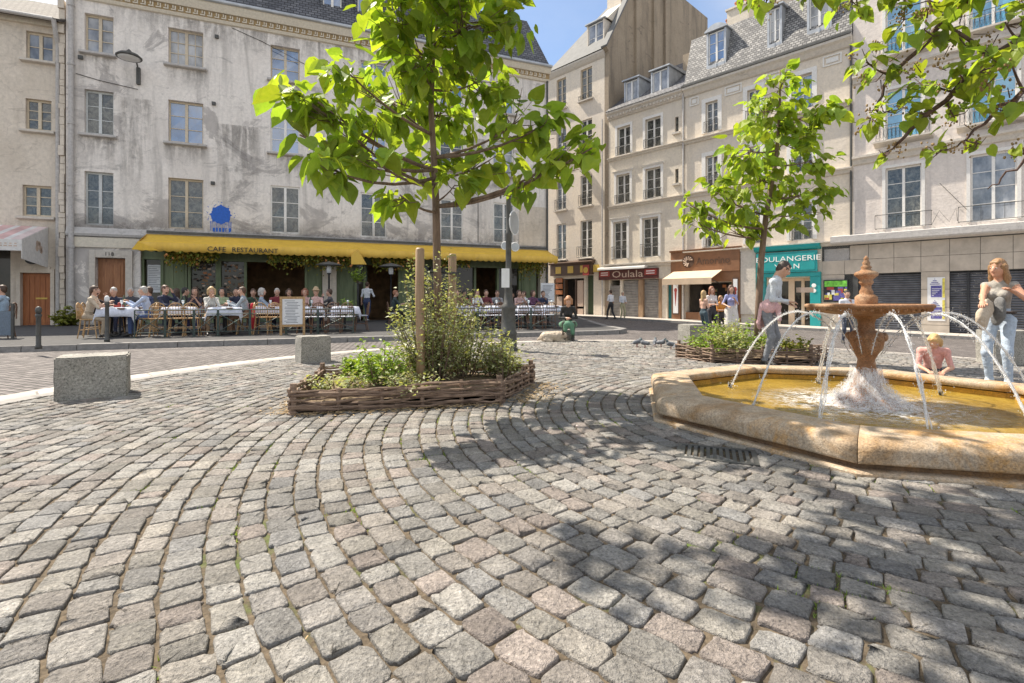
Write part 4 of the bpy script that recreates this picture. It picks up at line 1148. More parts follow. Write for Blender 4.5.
LF0.ext(mb, [(0.02,3.72),(0.02,3.78),(1.9,3.12),(1.9,3.06)], a, e1); mb.build('canopy', M['canvas_stripe'], aw)
mb = MB(); LF0.box(mb, a, e1, 1.90, 1.92, 2.72, 3.10); mb.build('valance', M['canvas_white'], aw)
mb = MB(); vs_ = []
for s_ in (e1+.003, e1+.02):
    vs_ += [LF0.P(s_,0.03,3.76), LF0.P(s_,1.92,3.1), LF0.P(s_,1.92,2.45), LF0.P(s_,0.03,2.25)]
mb.hexa([vs_[i] for i in (0,1,2,3,4,5,6,7)]); sp_ = mb.build('side_curtain', M['canvas_white'], aw)
mb = MB()
for i in range(9):
    d_ = 0.75+R.uniform(-.25,.3); z = 2.95+R.uniform(-.16,.16); q = R.uniform(.06,.13)
    mb.add([LF0.P(e1+.0235,d_+q*math.cos(t*PI/4),z+q*math.sin(t*PI/4)) for t in range(8)], [tuple(range(8))])
mb.build('faded_print', M['letter_tan'], sp_)
mb = MB()
for i in range(6):
    x = e1-0.15-i*0.13; LF0.box(mb, x-.05, x+.04, 1.921, 1.926, 2.86, 2.9); LF0.box(mb, x-.03, x+.03, 1.921, 1.926, 2.94, 2.98)
mb.build('worn_print', M['letter_tan'], aw)

# cafe awning
aw = empty('awning', LF.P(LF.s_(340), 0.6, 2.9), 'long yellow cafe awning with scalloped valance reading cafe restaurant', 'awning')
a, b = LF.s_(147.5), LF.s_(546.5); D1, Z0, Z1, Z2 = 1.3, 3.66, 3.20, 2.86
mb = MB(); n = 60; vs_ = []
for i in range(n+1):
    s_ = a+(b-a)*i/n
    for j in range(5):
        q = j/4; sag = -0.05*math.sin(PI*q)*(0.5+0.5*math.cos(2*PI*i/6))
        vs_.append(LF.P(s_, 0.03+(D1-.03)*q, Z0+(Z1-Z0)*q+sag))
mb.add(vs_, [(i*5+j, i*5+j+1, (i+1)*5+j+1, (i+1)*5+j) for i in range(n) for j in range(4)])
o = mb.build('canopy', M['yellow'], aw, True)
md = o.modifiers.new('thick', 'SOLIDIFY'); md.thickness = 0.012
mb = MB(); n = 8*62; vs_ = []
for i in range(n+1):
    s_ = a+(b-a)*i/n; sc = abs(math.sin(PI*62*i/n)); wv = 0.018*math.sin(i*0.21)+0.012*math.sin(i*0.083+1)
    for z, dd in ((Z1+0.004,0),(Z1-.17,wv*.6),(Z2+0.045-0.05*sc, wv)): vs_.append(LF.P(s_, D1+0.005+dd, z))
mb.add(vs_, [(i*3+j, i*3+j+1, (i+1)*3+j+1, (i+1)*3+j) for i in range(n) for j in range(2)])
o = mb.build('valance', M['yellow_pale'], aw, True); md = o.modifiers.new('thick', 'SOLIDIFY'); md.thickness = 0.008
mb = MB(); mb.add([LF.P(a-.004,.03,Z0), LF.P(a-.16,D1*1.05,Z2+.04), LF.P(a+.02,D1+.012,Z1)], [(0,1,2)])
mb.add([LF.P(a-.16,D1*1.05,Z2+.04), LF.P(a+.7,D1+.04,Z2+.03), LF.P(a+.05,D1+.03,Z1)], [(0,1,2)])
o = mb.build('side_flap', M['yellow'], aw); md = o.modifiers.new('thick', 'SOLIDIFY'); md.thickness = 0.01
mb = MB()
for q in range(7):
    s_ = a+0.3+(b-a-.6)*q/6; mb.tube([LF.P(s_,.02,2.95), LF.P(s_,.65,3.1), LF.P(s_,D1-.02,Z1-.05)], 0.025, 6)
mb.build('folding_arm', M['iron_grey'], aw)
mb = MB(); LF.box(mb, a, b, 0.0, 0.14, Z0+.01, Z0+.11); mb.build('awning_box', M['iron_grey'], aw)
LF.text('CAFE', (LF.s_(212)+LF.s_(228.5))/2+.06, 3.01, D1+0.045, 0.26, M['letter_black'], aw, width=0.62)
LF.text('RESTAURANT', LF.s_(257)+.05, 3.01, D1+0.045, 0.26, M['letter_black'], aw, width=1.62)

# ------------------------------------------------------------------ right-hand houses
def rz(px_): return RF.s_(px_)
# narrow corner house with the steep zinc roof
hb = empty('corner_house', (*RF.xy(rz(575)), -0.2), 'narrow tall cream corner house with steep pale zinc roof and brown party wall', 'building')
b0, b1 = rz(548)-5.5, rz(604.5)
bh = []
for za, zb in ((3.95,6.5),(7.5,9.6),(11.2,13.4),(14.75,16.9)):
    for a, b in ((556.5,566),(580.5,592)): bh.append((rz(a), rz(b), za, zb))
shopB = (rz(553)+.1, rz(584), -0.7, 2.55, 0.5); doorB = (rz(585.5), rz(593.5), -0.7, 2.75, 0.35)
RF.shell('wall', b0, b1, -0.7, 17.5, bh+[shopB, doorB], M['plaster_pale'], hb, depth=11, reveal=0.2)
for i, h in enumerate(bh):
    o = RF.window(hb, *h, 'glass_dark', 'frame_tan' if i > 5 else 'frame_white', rows=4, sill=True, dep=0.12)
    RF.rail(hb, h[0]-.06, h[1]+.06, h[2]+.02, h[2]+0.75 if i < 6 else h[2]+.3, d=0.16 if i > 1 else 0.34)
mb = MB(); RF.ext(mb, [(0.003,17.1),(0.12,17.2),(0.28,17.42),(0.3,17.52),(0.003,17.55)], b0, b1+.05); mb.build('cornice', M['stone_trim'], hb)
mb = MB(); RF.ext(mb, [(0.3,17.53),(0.3,17.6),(-2.9,22.4),(-5,22.8),(-11,17.53)], b1-.05, b1-.06); q_ = [RF.P(a_,d_,z_) for a_,d_,z_ in ((rz(549.5),.3,17.58),(b1-.05,.3,17.6),(b1-.05,-2.9,22.4),(rz(584),-2.9,22.4),(b1-.05,-5,22.8),(rz(586),-5,22.8),(b1-.05,-11,17.53),(rz(549.5),-11,17.53))]; mb.add(q_, [(0,1,2,3),(3,2,4,5),(5,4,6,7),(0,3,5,7)]); mb.build('roof', M['zinc_light'], hb)
mb = MB()
prof = [(0.0,-0.7),(0.0,17.4),(0.25,17.62),(-2.7,22.5),(-2.9,24.5),(-4.6,24.7),(-4.7,23.7),(-8.2,24.3),(-8.3,24.9),(-14,24.9),(-14,-0.7)]
RF.ext(mb, prof, b1+.004, b1+.34); pw = mb.build('party_wall', M['plaster_party'], hb)
mb = MB(); RF.ext(mb, [(0.28,17.62),(0.34,17.72),(-2.65,22.62),(-2.72,22.52)], b1-.06, b1+.40); mb.build('coping', M['zinc_light'], pw)
mb = MB()
for d_ in (-3.1,-5.4,-7.0): RF.box(mb, b1+.34, b1+.52, d_-.3, d_+.12, 13.0, 24.0)
mb.build('flue', M['plaster_party'], pw)
dormer(RF, hb, rz(585), rz(600), 18.0, 19.9, -0.35, depth=2.6, cheek='plaster_pale', glass='glass_curtain', rows=2)
mb = MB(); RF.ext(mb, [(-0.5,19.95),(-0.5,20.0),(-2.6,22.0),(-5,22.5),(-5,19.95)], rz(588), b1-.1); mb.build('gable_panel', M['plaster_cream'], hb)
ch = MB(); RF.box(ch, rz(587), rz(601), -3.1, -2.3, 21.0, 22.7); cho = ch.build('chimney', M['plaster_pale'], hb)
mb = MB()
for i in range(4):
    x, y = RF.xy(rz(588.5)+i*0.32, -2.7); mb.lathe([(.10,0),(.12,.05),(.09,.3),(.13,.33),(.13,.37),(.08,.38)], (x,y,22.7), 10)
mb.build('chimney_pot', M['terracotta'], cho)

def casing(fac, parent, h, d=0.06, w_=0.16, mat='white_trim', hood=True):
    mb = MB(); a, b, z0, z1 = h[:4]
    fac.box(mb, a-w_, a-.002, 0.003, d, z0, z1+w_); fac.box(mb, b+.002, b+w_, 0.003, d, z0, z1+w_); fac.box(mb, a-.002, b+.002, 0.003, d, z1+.002, z1+w_)
    if hood: fac.ext(mb, [(0.003,z1+w_+.002),(d+.04,z1+w_+.002),(d+.10,z1+w_+.08),(0.003,z1+w_+.12)], a-w_-.06, b+w_+.06)
    mb.build('window_surround', M[mat], parent)

hc1 = empty('cream_house', (*RF.xy(rz(640)), -0.2), 'cream three storey house with two small zinc dormers on dark slate roof', 'building')
c0_, c1_ = rz(604.5)+.36, rz(684.5)
c0w = rz(597)
hh = []
for za, zb, cc in ((3.68,6.1,((613.5,627),(642.5,658.5))),(7.25,9.1,((616.5,630),(645.5,661))),(10.35,12.15,((617.5,630.5),(645.5,661)))):
    for a, b in cc: hh.append((rz(a), rz(b), za, zb))
slots = [(rz(675), rz(678.5), 7.9, 8.75), (rz(675), rz(678.5), 10.9, 11.8)]
s1h = (rz(600), rz(620), -0.8, 2.35, 0.35); s2h = (rz(622), rz(659), -0.8, 2.35, 0.35); dh = (rz(667.5), rz(672.5), -0.8, 2.05, 0.2)
RF.shell('wall', b1+.345, c1_, -0.8, 13.2, hh+slots+[s1h, s2h, dh], M['plaster_cream'], hc1, depth=9.5)
for i, h in enumerate(hh):
    RF.window(hc1, *h, 'glass_dark', 'frame_white', rows=4 if i < 2 else 3, sill=i > 1, dep=0.14)
    casing(RF, hc1, h, hood=i < 4)
    RF.rail(hc1, h[0]-.05, h[1]+.05, h[2]+.03, h[2]+(0.8 if i < 2 else .55), d=0.14 if i > 1 else .2)
for h in slots:
    mb = MB(); RF.box(mb, h[0], h[1], -0.14, -0.12, h[2], h[3]); mb.build('slot_window', M['glass_dark'], hc1)
    mb = MB(); RF.box(mb, h[0]-.12, h[1]+.12, 0.003, 0.16, h[2]-.12, h[2]-.01); mb.build('window_sill', M['stone_trim'], hc1)
def ledge(fac, parent, s0, s1, z, dp=0.22, h_=0.22, name='ledge', mat='stone_trim'):
    mb = MB(); fac.ext(mb, [(0.003,z-h_),(dp*.35,z-h_*.9),(dp*.55,z-h_*.45),(dp,z-h_*.3),(dp,z-.03),(0.003,z)], s0, s1); return mb.build(name, M[mat], parent)
ledge(RF, hc1, b1+.35, c1_-.01, 10.3); ledge(RF, hc1, b1+.35, c1_-.01, 7.17); ledge(RF, hc1, c0w+.6, c1_-.01, 3.4, 0.3, 0.3)
mb = MB(); RF.ext(mb, [(0.003,12.75),(0.1,12.8),(0.2,13.05),(0.32,13.15),(0.32,13.25),(0.003,13.25)], b1+.35, c1_-.01); mb.build('cornice', M['stone_trim'], hc1)
mb = MB(); a = b1+.4
while a < c1_-.2: RF.box(mb, a, a+.1, 0.1, 0.24, 12.88, 13.0); a += .24
mb.build('dentils', M['stone_trim'], hc1)
mb = MB(); RF.ext(mb, [(0.36,13.26),(0.36,13.32),(-5.5,17.6),(-9.5,13.3)], b1+.35, c1_-.02); mb.build('roof', M['slate_dark'], hc1)
for a, b in ((622.5,634.5),(649.5,664.5)): dormer(RF, hc1, rz(a), rz(b), 13.75, 15.1, -0.35, depth=2.6, glass='glass_curtain', rows=1)
mb = MB(); RF.box(mb, rz(659), rz(672), -3.6, -2.9, 15.0, 16.8); cho = mb.build('chimney', M['plaster_party'], hc1)
# shutters and shop of the cream house
def shutter(fac, parent, h, mat, name='rolling_shutter', top=None):
    mb = MB(); z = h[2]; a, b = h[0]+.01, h[1]-.01; zt = top or h[3]
    while z < zt-.01:
        z2 = min(z+0.1, zt); fac.ext(mb, [(-0.2,z),(-0.165,z+.012),(-0.15,(z+z2)/2),(-0.165,z2-.012),(-0.2,z2)], a, b); z = z2
    return mb.build(name, M[mat], parent)
shutter(RF, hc1, s1h, 'shutter', top=2.0)
sh2 = (rz(643), rz(659)-.02, -0.8, 2.35)
shutter(RF, hc1, (rz(622.5)+.0, rz(638.5), -0.8, 2.3), 'shutter'); shutter(RF, hc1, sh2, 'shutter')
mb = MB(); RF.box(mb, rz(638.5)+.003, rz(643)-.003, -0.2, 0.03, -0.8, 2.34); RF.box(mb, rz(659)+.003, rz(662), 0.003, 0.06, -0.8, 2.34); mb.build('wood_pilaster', M['wood_post'], hc1)
mb = MB(); RF.box(mb, dh[0]+.003, dh[1]-.003, -0.18, -0.12, -0.8, 2.04); RF.box(mb, dh[0]+.12, dh[1]-.12, -0.12, -0.10, -0.2, 1.8); mb.build('door', M['teal_dark'], hc1)
mb = MB(); mb.tube([RF.P(rz(603),.09,-.5), RF.P(rz(603),.09,13.0)], .05, 8); mb.tube([RF.P(rz(684),.1,-.5), RF.P(rz(684),.1,13.2)], .055, 8); mb.build('downpipe', M['pipe'], hc1)

hc2 = empty('mansard_house', (*RF.xy(rz(765)), -0.3), 'pale stone house with scaled slate mansard and three tall dormers behind the smaller tree', 'building')
e0, e1 = rz(685), rz(853)
kh = []
for za, zb in ((4.0,5.8),(7.35,9.1),(10.4,12.1)):
    for a, b in ((704.5,719.5),(746,762),(790,814)): kh.append((rz(a)+.08, rz(b)-.08, za, zb))
bsh = (rz(681.5), rz(732), -0.9, 2.05, 0.9); tsh = (rz(767), rz(811), -0.9, 2.15, 0.5)
RF.shell('wall', e0+.005, e1-.005, -0.9, 13.2, kh+[(rz(685.2), rz(732), -0.9, 2.05, 0.9), tsh], M['plaster_pale'], hc2, depth=9)
for i, h in enumerate(kh):
    RF.window(hc2, *h, 'glass_dark' if i != 8 else 'glass_blue', 'frame_white', rows=4, sill=False, dep=0.14)
    casing(RF, hc2, h, d=0.07, w_=0.22, hood=i < 3)
    RF.rail(hc2, h[0]-.05, h[1]+.05, h[2]+.03, h[2]+.6, d=.15)
ledge(RF, hc2, e0+.01, e1-.01, 10.25, .26, .24); ledge(RF, hc2, e0+.01, e1-.01, 7.2, .26, .3); ledge(RF, hc2, e0+.01, e1-.01, 3.85, .3, .25)
mb = MB()
for px0, px1 in ((690,699),(725,742),(765,783),(823,842)):
    a, b = rz(px0), rz(px1); mb = MB()
    for q0, q1, z0, z1 in ((a,b,12.15,12.2),(a,b,12.58,12.63),(a,a+.06,12.2,12.58),(b-.06,b,12.2,12.58)): RF.box(mb, q0, q1, .003, .05, z0, z1)
    RF.box(mb, a+.14, b-.14, .003, .035, 12.28, 12.5)
    mb.build('frieze_panel', M['white_trim'], hc2)
mb = MB(); RF.ext(mb, [(0.003,12.72),(0.1,12.78),(0.22,13.0),(0.34,13.1),(0.34,13.22),(0.003,13.24)], e0+.01, e1-.01); mb.build('cornice', M['stone_trim'], hc2)
mb = MB(); RF.ext(mb, [(0.38,13.24),(0.38,13.36),(0.24,13.36),(0.24,13.25)], e0, e1-.02); mb.build('gutter', M['iron_grey'], hc2)
mb = MB(); RF.ext(mb, [(0.2,13.26),(-0.75,16.35),(-4.5,17.6),(-8.5,16.0),(-9,13.26)], e0+.02, e1-.02); mb.build('roof', M['slate_right'], hc2)
for a, b in ((708,724),(769,779.5),(809,829)): dormer(RF, hc2, rz(a), rz(b), 14.2, 15.95, -0.05, depth=1.8, arch=a < 720, cheek='zinc', glass='glass_blue' if a < 720 else 'glass_curtain', apron=.65, rows=3)
for a, b, d_, z0, z1, mt in ((689,712,-5.0,15,19.6,'plaster_cream'),(676,686,-5.5,15,19.0,'plaster_party'),(735,757,-5.0,15.5,18.9,'plaster_pale')):
    mb = MB(); RF.box(mb, rz(a), rz(b), d_-1.2, d_, z0, z1); RF.box(mb, rz(a)-.08, rz(b)+.08, d_-1.28, d_+.08, z1+.002, z1+.12); cho = mb.build('chimney', M[mt], hc2)
    mb = MB()
    for i in range(3):
        x, y = RF.xy(rz(a)+.4+i*.6, d_-.6); mb.lathe([(.13,0),(.16,.06),(.12,.45),(.17,.48),(.17,.55),(.1,.56)], (x,y,z1+.12), 10)
    mb.build('chimney_pot', M['terracotta'], cho)
mb = MB(); mb.tube([RF.P(rz(851.5),.08,3.9), RF.P(rz(851.5),.08,13.2)], .05, 8); mb.build('downpipe', M['iron_grey'], hc2)

hd = empty('grey_house', (*RF.xy(rz(940)), -0.4), 'grey plaster house at right with stone clad ground floor and dark shutters', 'building')
g0, g1 = rz(853), rz(1024)+9
gh = []
for za, zb in ((4.18,6.86),(8.08,10.3),(11.8,14.0)):
    for a, b in ((885.7,921.5),(970.5,1017)): gh.append((rz(a), rz(b), za, zb))
    gh.append((rz(1017)+3.0, rz(1017)+4.3, za, zb))
RF.shell('wall', g0+.005, g1, 3.6, 17.0, gh, M['plaster_right'], hd, depth=9)
for i, h in enumerate(gh):
    RF.window(hd, *h, ('glass_curtain' if i % 3 else 'glass_dark') if i < 3 else 'glass_teal', 'frame_white', rows=4, sill=False, dep=0.1)
    casing(RF, hd, h, d=0.05, w_=0.12, mat='white_trim', hood=False)
    if i < 3: RF.rail(hd, h[0]-.35, h[1]+.35, h[2]+.02, h[2]+.62, d=.22, zig=False, bars=3)
    else:
        RF.rail(hd, h[0]-.3, h[1]+.3, h[2]-.02, h[2]+.62, d=.3)
        mb = MB(); RF.ext(mb, [(0.003,h[2]-.25),(.22,h[2]-.16),(.36,h[2]-.1),(.36,h[2]-.03),(0.003,h[2]-.03)], h[0]-.4, h[1]+.4); mb.build('balcony_slab', M['stone_trim'], hd)
ledge(RF, hd, g0+.01, g1, 7.62, .24, .42); ledge(RF, hd, g0+.01, g1, 11.3, .24, .4); ledge(RF, hd, g0+.01, g1, 16.9, .45, .5, name='cornice')
mb = MB(); RF.ext(mb, [(0.2,17.0),(-0.9,19.6),(-5,20.5),(-9,17.0)], g0+.01, g1); mb.build('roof', M['slate_right'], hd)
mb = MB(); RF.ext(mb, [(0.003,3.60),(0.42,3.66),(0.46,3.72),(0.46,3.98),(0.003,4.06)], rz(833), g1); mb.build('ledge', M['ledge'], hd)
mb = MB()
for px_ in (858,953): pass
mb.tube([RF.P(rz(940),.08,5.9),RF.P(rz(967),.1,4.7)], .012, 4); mb.tube([RF.P(rz(922)+.35,.22,4.2),RF.P(rz(940),.22,4.75),RF.P(rz(950),.22,4.25),RF.P(rz(957),.22,4.8),RF.P(rz(968)-.3,.22,4.25)], .012, 4)
mb.build('iron_stay', M['iron_grey'], hd)
# ground floor: tiled cladding
dz0, dz1 = -1.2, 3.595
shA = (rz(858), rz(921.5), -1.0, 2.22, 0.3); shB = (rz(949), rz(1024)+2.0, -1.0, 2.22, 0.3)
RF.shell('ground_floor_wall', rz(822), g1, dz0, dz1, [shA, shB, (rz(822)+.1, rz(849.5), 2.45, 3.45, 0.03)], M['iron_grey'], hd, depth=8)
mb = MB(); a = rz(822)+.005
while a < g1-.1:
    b = min(a+0.93, g1)
    for z0, z1 in ((2.24,2.9),(2.9,3.56)):
        m = (a+b)/2
        if a < rz(849.5) and z0 > 2.5:
            if b > rz(849.5)+.05: RF.box(mb, rz(849.5)+.03, b-.008, 0.003, 0.032, z0+.008, z1-.008)
            continue
        RF.box(mb, a+.008, b-.008, 0.003, 0.03+R.uniform(0,.004), z0+.008, z1-.008)
    if not (shA[0]-.2 < (a+b)/2 < shA[1]+.2 or shB[0]-.2 < (a+b)/2 < shB[1]+.2):
        for z0, z1 in ((-1.0,0.0),(0.0,0.75),(0.75,1.5),(1.5,2.24)): RF.box(mb, a+.008, b-.008, .003, .03, z0+.008, z1-.008)
    a = b
mb.build('stone_cladding', M['cladding'], hd)
mb = MB(); RF.box(mb, rz(822)+.1, rz(849.5), -.028, 0.0, 2.46, 3.44); mb.build('marble_slab', M['ledge'], hd)
shutter(RF, hd, shA, 'shutter_dark'); so = shutter(RF, hd, shB, 'shutter_dark')
mb = MB(); RF.box(mb, rz(968)-.04, rz(968)+.04, -0.16, -0.06, -1.0, 2.2); mb.build('shutter_rail', M['iron'], so)
mb = MB()
for px0 in (957,978,990):
    for i in range(26):
        s_ = rz(px0)+R.uniform(-.22,.25); z = R.uniform(-.1,2.1); q = R.uniform(.04,.16)
        RF.box(mb, s_, s_+q, -0.15, -0.146, z, z+.012)
        RF.box(mb, s_, s_+.012, -0.15, -0.1455, z, z+R.uniform(.03,.08))
mb.build('scratched_tags', M['shutter'], so)['kind'] = 'stuff'

# ------------------------------------------------------------------ shop signs and awnings on the right-hand street
def sign_root(name, fac, a, z, d, label, cat): return empty(name, fac.P(a, d, z), label, cat)
# brown ice cream shop
sg = sign_root('shop_sign', RF, rz(706), 3.0, 0.1, 'brown shop fascia with round emblem and tan lettering above beige awning', 'sign')
a, b = rz(672.5), rz(741)
mb = MB(); RF.box(mb, a, b, 0.01, 0.20, 2.62, 3.82); RF.ext(mb, [(0.01,3.823),(.26,3.823),(.30,3.92),(0.01,3.95)], a-.05, b+.05); RF.box(mb, a, b, .203, .225, 2.62, 2.70); mb.build('fascia', M['brown_sign'], sg)
mb = MB(); mb.lathe([(0.0001,0),(.36,0),(.36,.02),(.0001,.025)], (0,0,0), 24); cx_ = rz(690); mb.v = [RF.P(cx_+v[0], .203+v[2], 3.25+v[1]) for v in mb.v]; em = mb.build('emblem', M['brown_dark'], sg)
mb = MB()
for i in range(9):
    t = PI*0.1+i*PI*1.5/9; mb.tube([RF.P(cx_+.1*math.cos(t+.7),.235,3.25+.1*math.sin(t+.7)), RF.P(cx_+.29*math.cos(t),.235,3.25+.29*math.sin(t))], (.02,.05), 5)
mb.build('emblem_wing', M['letter_tan'], em)
RF.text('Amorino', rz(714.5), 3.22, .215, .58, M['brown_dark'], sg, width=1.9)
bs = empty('shopfront', RF.P(rz(706), 0.05, -.2), 'dark brown shop front with open counter and poster frames under the brown fascia', 'shop front')
mb = MB(); RF.box(mb, rz(673), rz(681.5), 0.01, .16, -.8, 2.615); RF.box(mb, rz(733), rz(741), 0.01, .16, -.8, 2.615); RF.box(mb, rz(681.5)+.003, rz(733)-.003, -.12, .14, 2.06, 2.61); RF.box(mb, rz(685.3), rz(700), -.5, -.05, -.8, .35); mb.build('frame', M['brown_sign'], bs)
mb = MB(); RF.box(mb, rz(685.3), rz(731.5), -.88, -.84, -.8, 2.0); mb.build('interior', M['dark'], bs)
mb = MB()
for i in range(26):
    s_ = R.uniform(rz(686), rz(730)); z = R.uniform(.5,1.8); RF.box(mb, s_, s_+R.uniform(.05,.25), -.84, -.8-R.uniform(0,.03), z, z+R.uniform(.05,.25), R.randrange(3))
mb.build('shelf_goods', [M['orange_paint'], M['brown_interior'], M['green_dark']], bs)
mb = MB(); RF.box(mb, rz(686.5), rz(699.5), -.45, -.43, .36, 2.0); mb.build('pane', M['glass_shop'], bs)
for px0, px1 in ((674,680.5),(733.8,739.8)):
    mb = MB(); RF.box(mb, rz(px0), rz(px1), .162, .19, .2, 2.25); pf = mb.build('poster_frame', M['brown_dark'], bs)
    mb = MB(); RF.box(mb, rz(px0)+.05, rz(px1)-.05, .191, .195, .28, 2.17); ps = mb.build('poster', M['paper'], pf)
    mb = MB(); m = (rz(px0)+rz(px1))/2
    mb.add([RF.P(m-.07,.197,1.5),RF.P(m+.07,.197,1.5),RF.P(m+.01,.197,.7),RF.P(m-.01,.197,.7)], [(0,3,2,1)]); mb.add([RF.P(m+.1*math.cos(t*PI/4),.1975,1.62+.14*math.sin(t*PI/4)) for t in range(8)], [tuple(range(8))]); mb.build('cone_picture', M['red_paint'], ps)
aw = empty('awning', RF.P(rz(700), .6, 2.4), 'beige sloping canvas awning over the brown shop counter', 'awning')
mb = MB(); RF.ext(mb, [(.22,2.66),(.22,2.70),(1.5,2.22),(1.5,2.18)], rz(675.5), rz(724)); mb.build('canopy', M['canvas_beige'], aw)
mb = MB(); RF.box(mb, rz(675.5), rz(724), 1.505, 1.52, 1.90, 2.24); mb.build('valance', M['canvas_beige'], aw)
mb = MB()
for s_ in (rz(676)+.1, rz(723)-.1): mb.tube([RF.P(s_,.2,1.95), RF.P(s_,.85,2.1), RF.P(s_,1.48,2.16)], .022, 6)
mb.build('folding_arm', M['iron_grey'], aw)
pn = MB(); RF.box(pn, rz(741.5), rz(756.5), 0.004, .12, .3, 3.8); pn.build('stone_pier', M['stone_trim'], hc2)
# teal bakery
tb = empty('bakery_front', RF.P(rz(790), 0.05, -.3), 'teal painted bakery shop front with cream framed glass doors', 'shop front')
ta, tb_ = rz(757.5), rz(821.5)
mb = MB(); RF.box(mb, ta, rz(767)-.003, .01, .16, -.9, 2.2); RF.box(mb, rz(811)+.003, tb_, .01, .16, -.9, 2.2); RF.box(mb, ta, tb_, .01, .2, 2.203, 2.4); RF.ext(mb, [(.01,3.5),(.2,3.5),(.34,3.62),(.36,3.74),(.01,3.8)], ta-.06, tb_-.0)
mb.build('frame', M['teal'], tb)
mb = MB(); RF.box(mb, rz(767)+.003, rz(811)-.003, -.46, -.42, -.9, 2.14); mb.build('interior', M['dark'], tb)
mb = MB(); RF.box(mb, rz(757.9), rz(766.5), .162, .19, -.2, 2.0); mb.build('side_panel', M['teal_dark'], tb)
mb = MB()
for px_ in (777,788,791,801,810): RF.box(mb, rz(px_)-.07, rz(px_)+.07, -.4, -.28, -.9, 2.14)
RF.box(mb, rz(767)+.003, rz(811)-.003, -.41, -.3, 2.0, 2.145)
mb.build('door_frame', M['canvas_beige'], tb)
mb = MB(); mb.add([RF.P(rz(768),-.35,-.8),RF.P(rz(810.5),-.35,-.8),RF.P(rz(810.5),-.35,2.0),RF.P(rz(768),-.35,2.0)], [(0,1,2,3)]); mb.build('pane', M['glass_shop'], tb)
mb = MB()
for z in (1.75, 1.5):
    q = MB().lathe([(.0001,0),(.1,0),(.1,.015),(.0001,.02)], (0,0,0), 14); mb.add([RF.P(rz(815)+v[0], .162+v[2], z+v[1]) for v in q.v], q.f)
mb.build('round_sticker', M['letter_white'], tb)
sg = sign_root('shop_sign', RF, rz(790), 2.9, 0.15, 'teal bakery sign board with white capital letters in two lines', 'sign')
mb = MB(); RF.box(mb, rz(758.5), rz(819), .203, .27, 2.42, 3.44); RF.box(mb, rz(761), rz(816.5), .271, .29, 2.52, 3.34); mb.build('board', M['teal'], sg)
RF.text('BOULANGERIE', rz(789), 3.08, .295, .36, M['letter_white'], sg, width=2.95)
RF.text('YVAN', rz(789), 2.70, .295, .34, M['letter_white'], sg, width=1.15, spacing=1.2)
# restaurant fascia of the cream house
sg = sign_root('shop_sign', RF, rz(640), 2.6, 0.1, 'long maroon fascia with tan script between two small red panels', 'sign')
a, b = rz(600), rz(659)
mb = MB(); RF.box(mb, a, b, .01, .16, 2.37, 3.0); mb.build('fascia', M['maroon'], sg)
mb = MB()
for px0, px1 in ((601,611),(646,658)): RF.box(mb, rz(px0), rz(px1), .162, .18, 2.58, 2.94)
rp = mb.build('red_panel', M['red_paint'], sg)
RF.text('Oulala', rz(628.5), 2.68, .165, .62, M['letter_tan'], sg, width=2.3)
mb = MB()
for px0, px1 in ((601,611),(646,658)):
    for z in (2.66,2.8): RF.box(mb, rz(px0)+.12, rz(px1)-.12, .181, .185, z, z+.05)
mb.build('small_print', M['letter_white'], rp)
aw = empty('awning_case', RF.P(rz(625), .3, 3.1), 'white rolled up awning case above the maroon fascia', 'awning')
mb = MB(); RF.ext(mb, [(.02,3.03),(.34,3.02),(.40,3.08),(.36,3.16),(.02,3.22)], rz(601), rz(648)); mb.build('case', M['canvas_white'], aw)
mb = MB(); RF.box(mb, rz(601), rz(648), .401, .41, 3.0, 3.1); mb.build('front_bar', M['white_trim'], aw)
# small restaurant in the corner house
sf2 = empty('shopfront', RF.P(rz(568), 0.05, -.2), 'small dark brown restaurant front with gold letters and hanging orange boards', 'shop front')
mb = MB(); RF.box(mb, rz(553), rz(594), .01, .3, 2.78, 3.55); RF.ext(mb, [(.01,3.553),(.45,3.553),(.5,3.65),(.01,3.8)], rz(553), rz(595.5)); mb.build('fascia', M['brown_dark'], sf2)
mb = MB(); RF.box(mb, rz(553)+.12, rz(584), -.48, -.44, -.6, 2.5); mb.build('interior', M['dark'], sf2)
mb = MB()
for i in range(4):
    s_ = rz(558.5)+i*1.12; RF.box(mb, s_, s_+.5, .302, .32, 2.92, 3.4)
mb.build('gold_letter_board', M['letter_gold'], sf2)
mb = MB()
for px0, px1, z0, z1 in ((556.5,563,1.85,2.2),(556.5,563,2.3,2.62),(556.5,563,1.45,1.75)): RF.box(mb, rz(px0), rz(px1), .02, .1, z0, z1)
mb.build('orange_board', M['orange_paint'], sf2)
mb = MB()
for px0, px1, z0, z1 in ((557,562,-.2,1.3),(577.5,583,.6,2.4),(566,576,.0,.55),(577.5,583,-.3,.45)): RF.box(mb, rz(px0), rz(px1), -.2, .02, z0, z1)
mb.build('menu_panel', M['letter_tan'], sf2)
mb = MB(); RF.box(mb, rz(564), rz(565.2), -.3, .05, -.6, 2.5); RF.box(mb, rz(575.5), rz(576.7), -.3, .05, -.6, 2.5); mb.build('post', M['brown_dark'], sf2)
mb = MB(); RF.box(mb, doorB[0]+.01, doorB[1]-.01, -.33, -.28, -.6, 2.7); mb.build('door', M['green_dark'], sf2)
sg = sign_root('hanging_sign', RF, rz(588.5), 2.9, .7, 'small square orange hanging sign with dark figure beside the brown restaurant fascia', 'sign')
mb = MB(); RF.box(mb, rz(586), rz(592), .303, .36, 2.72, 3.42); pb = mb.build('panel', M['red_paint'], sg)
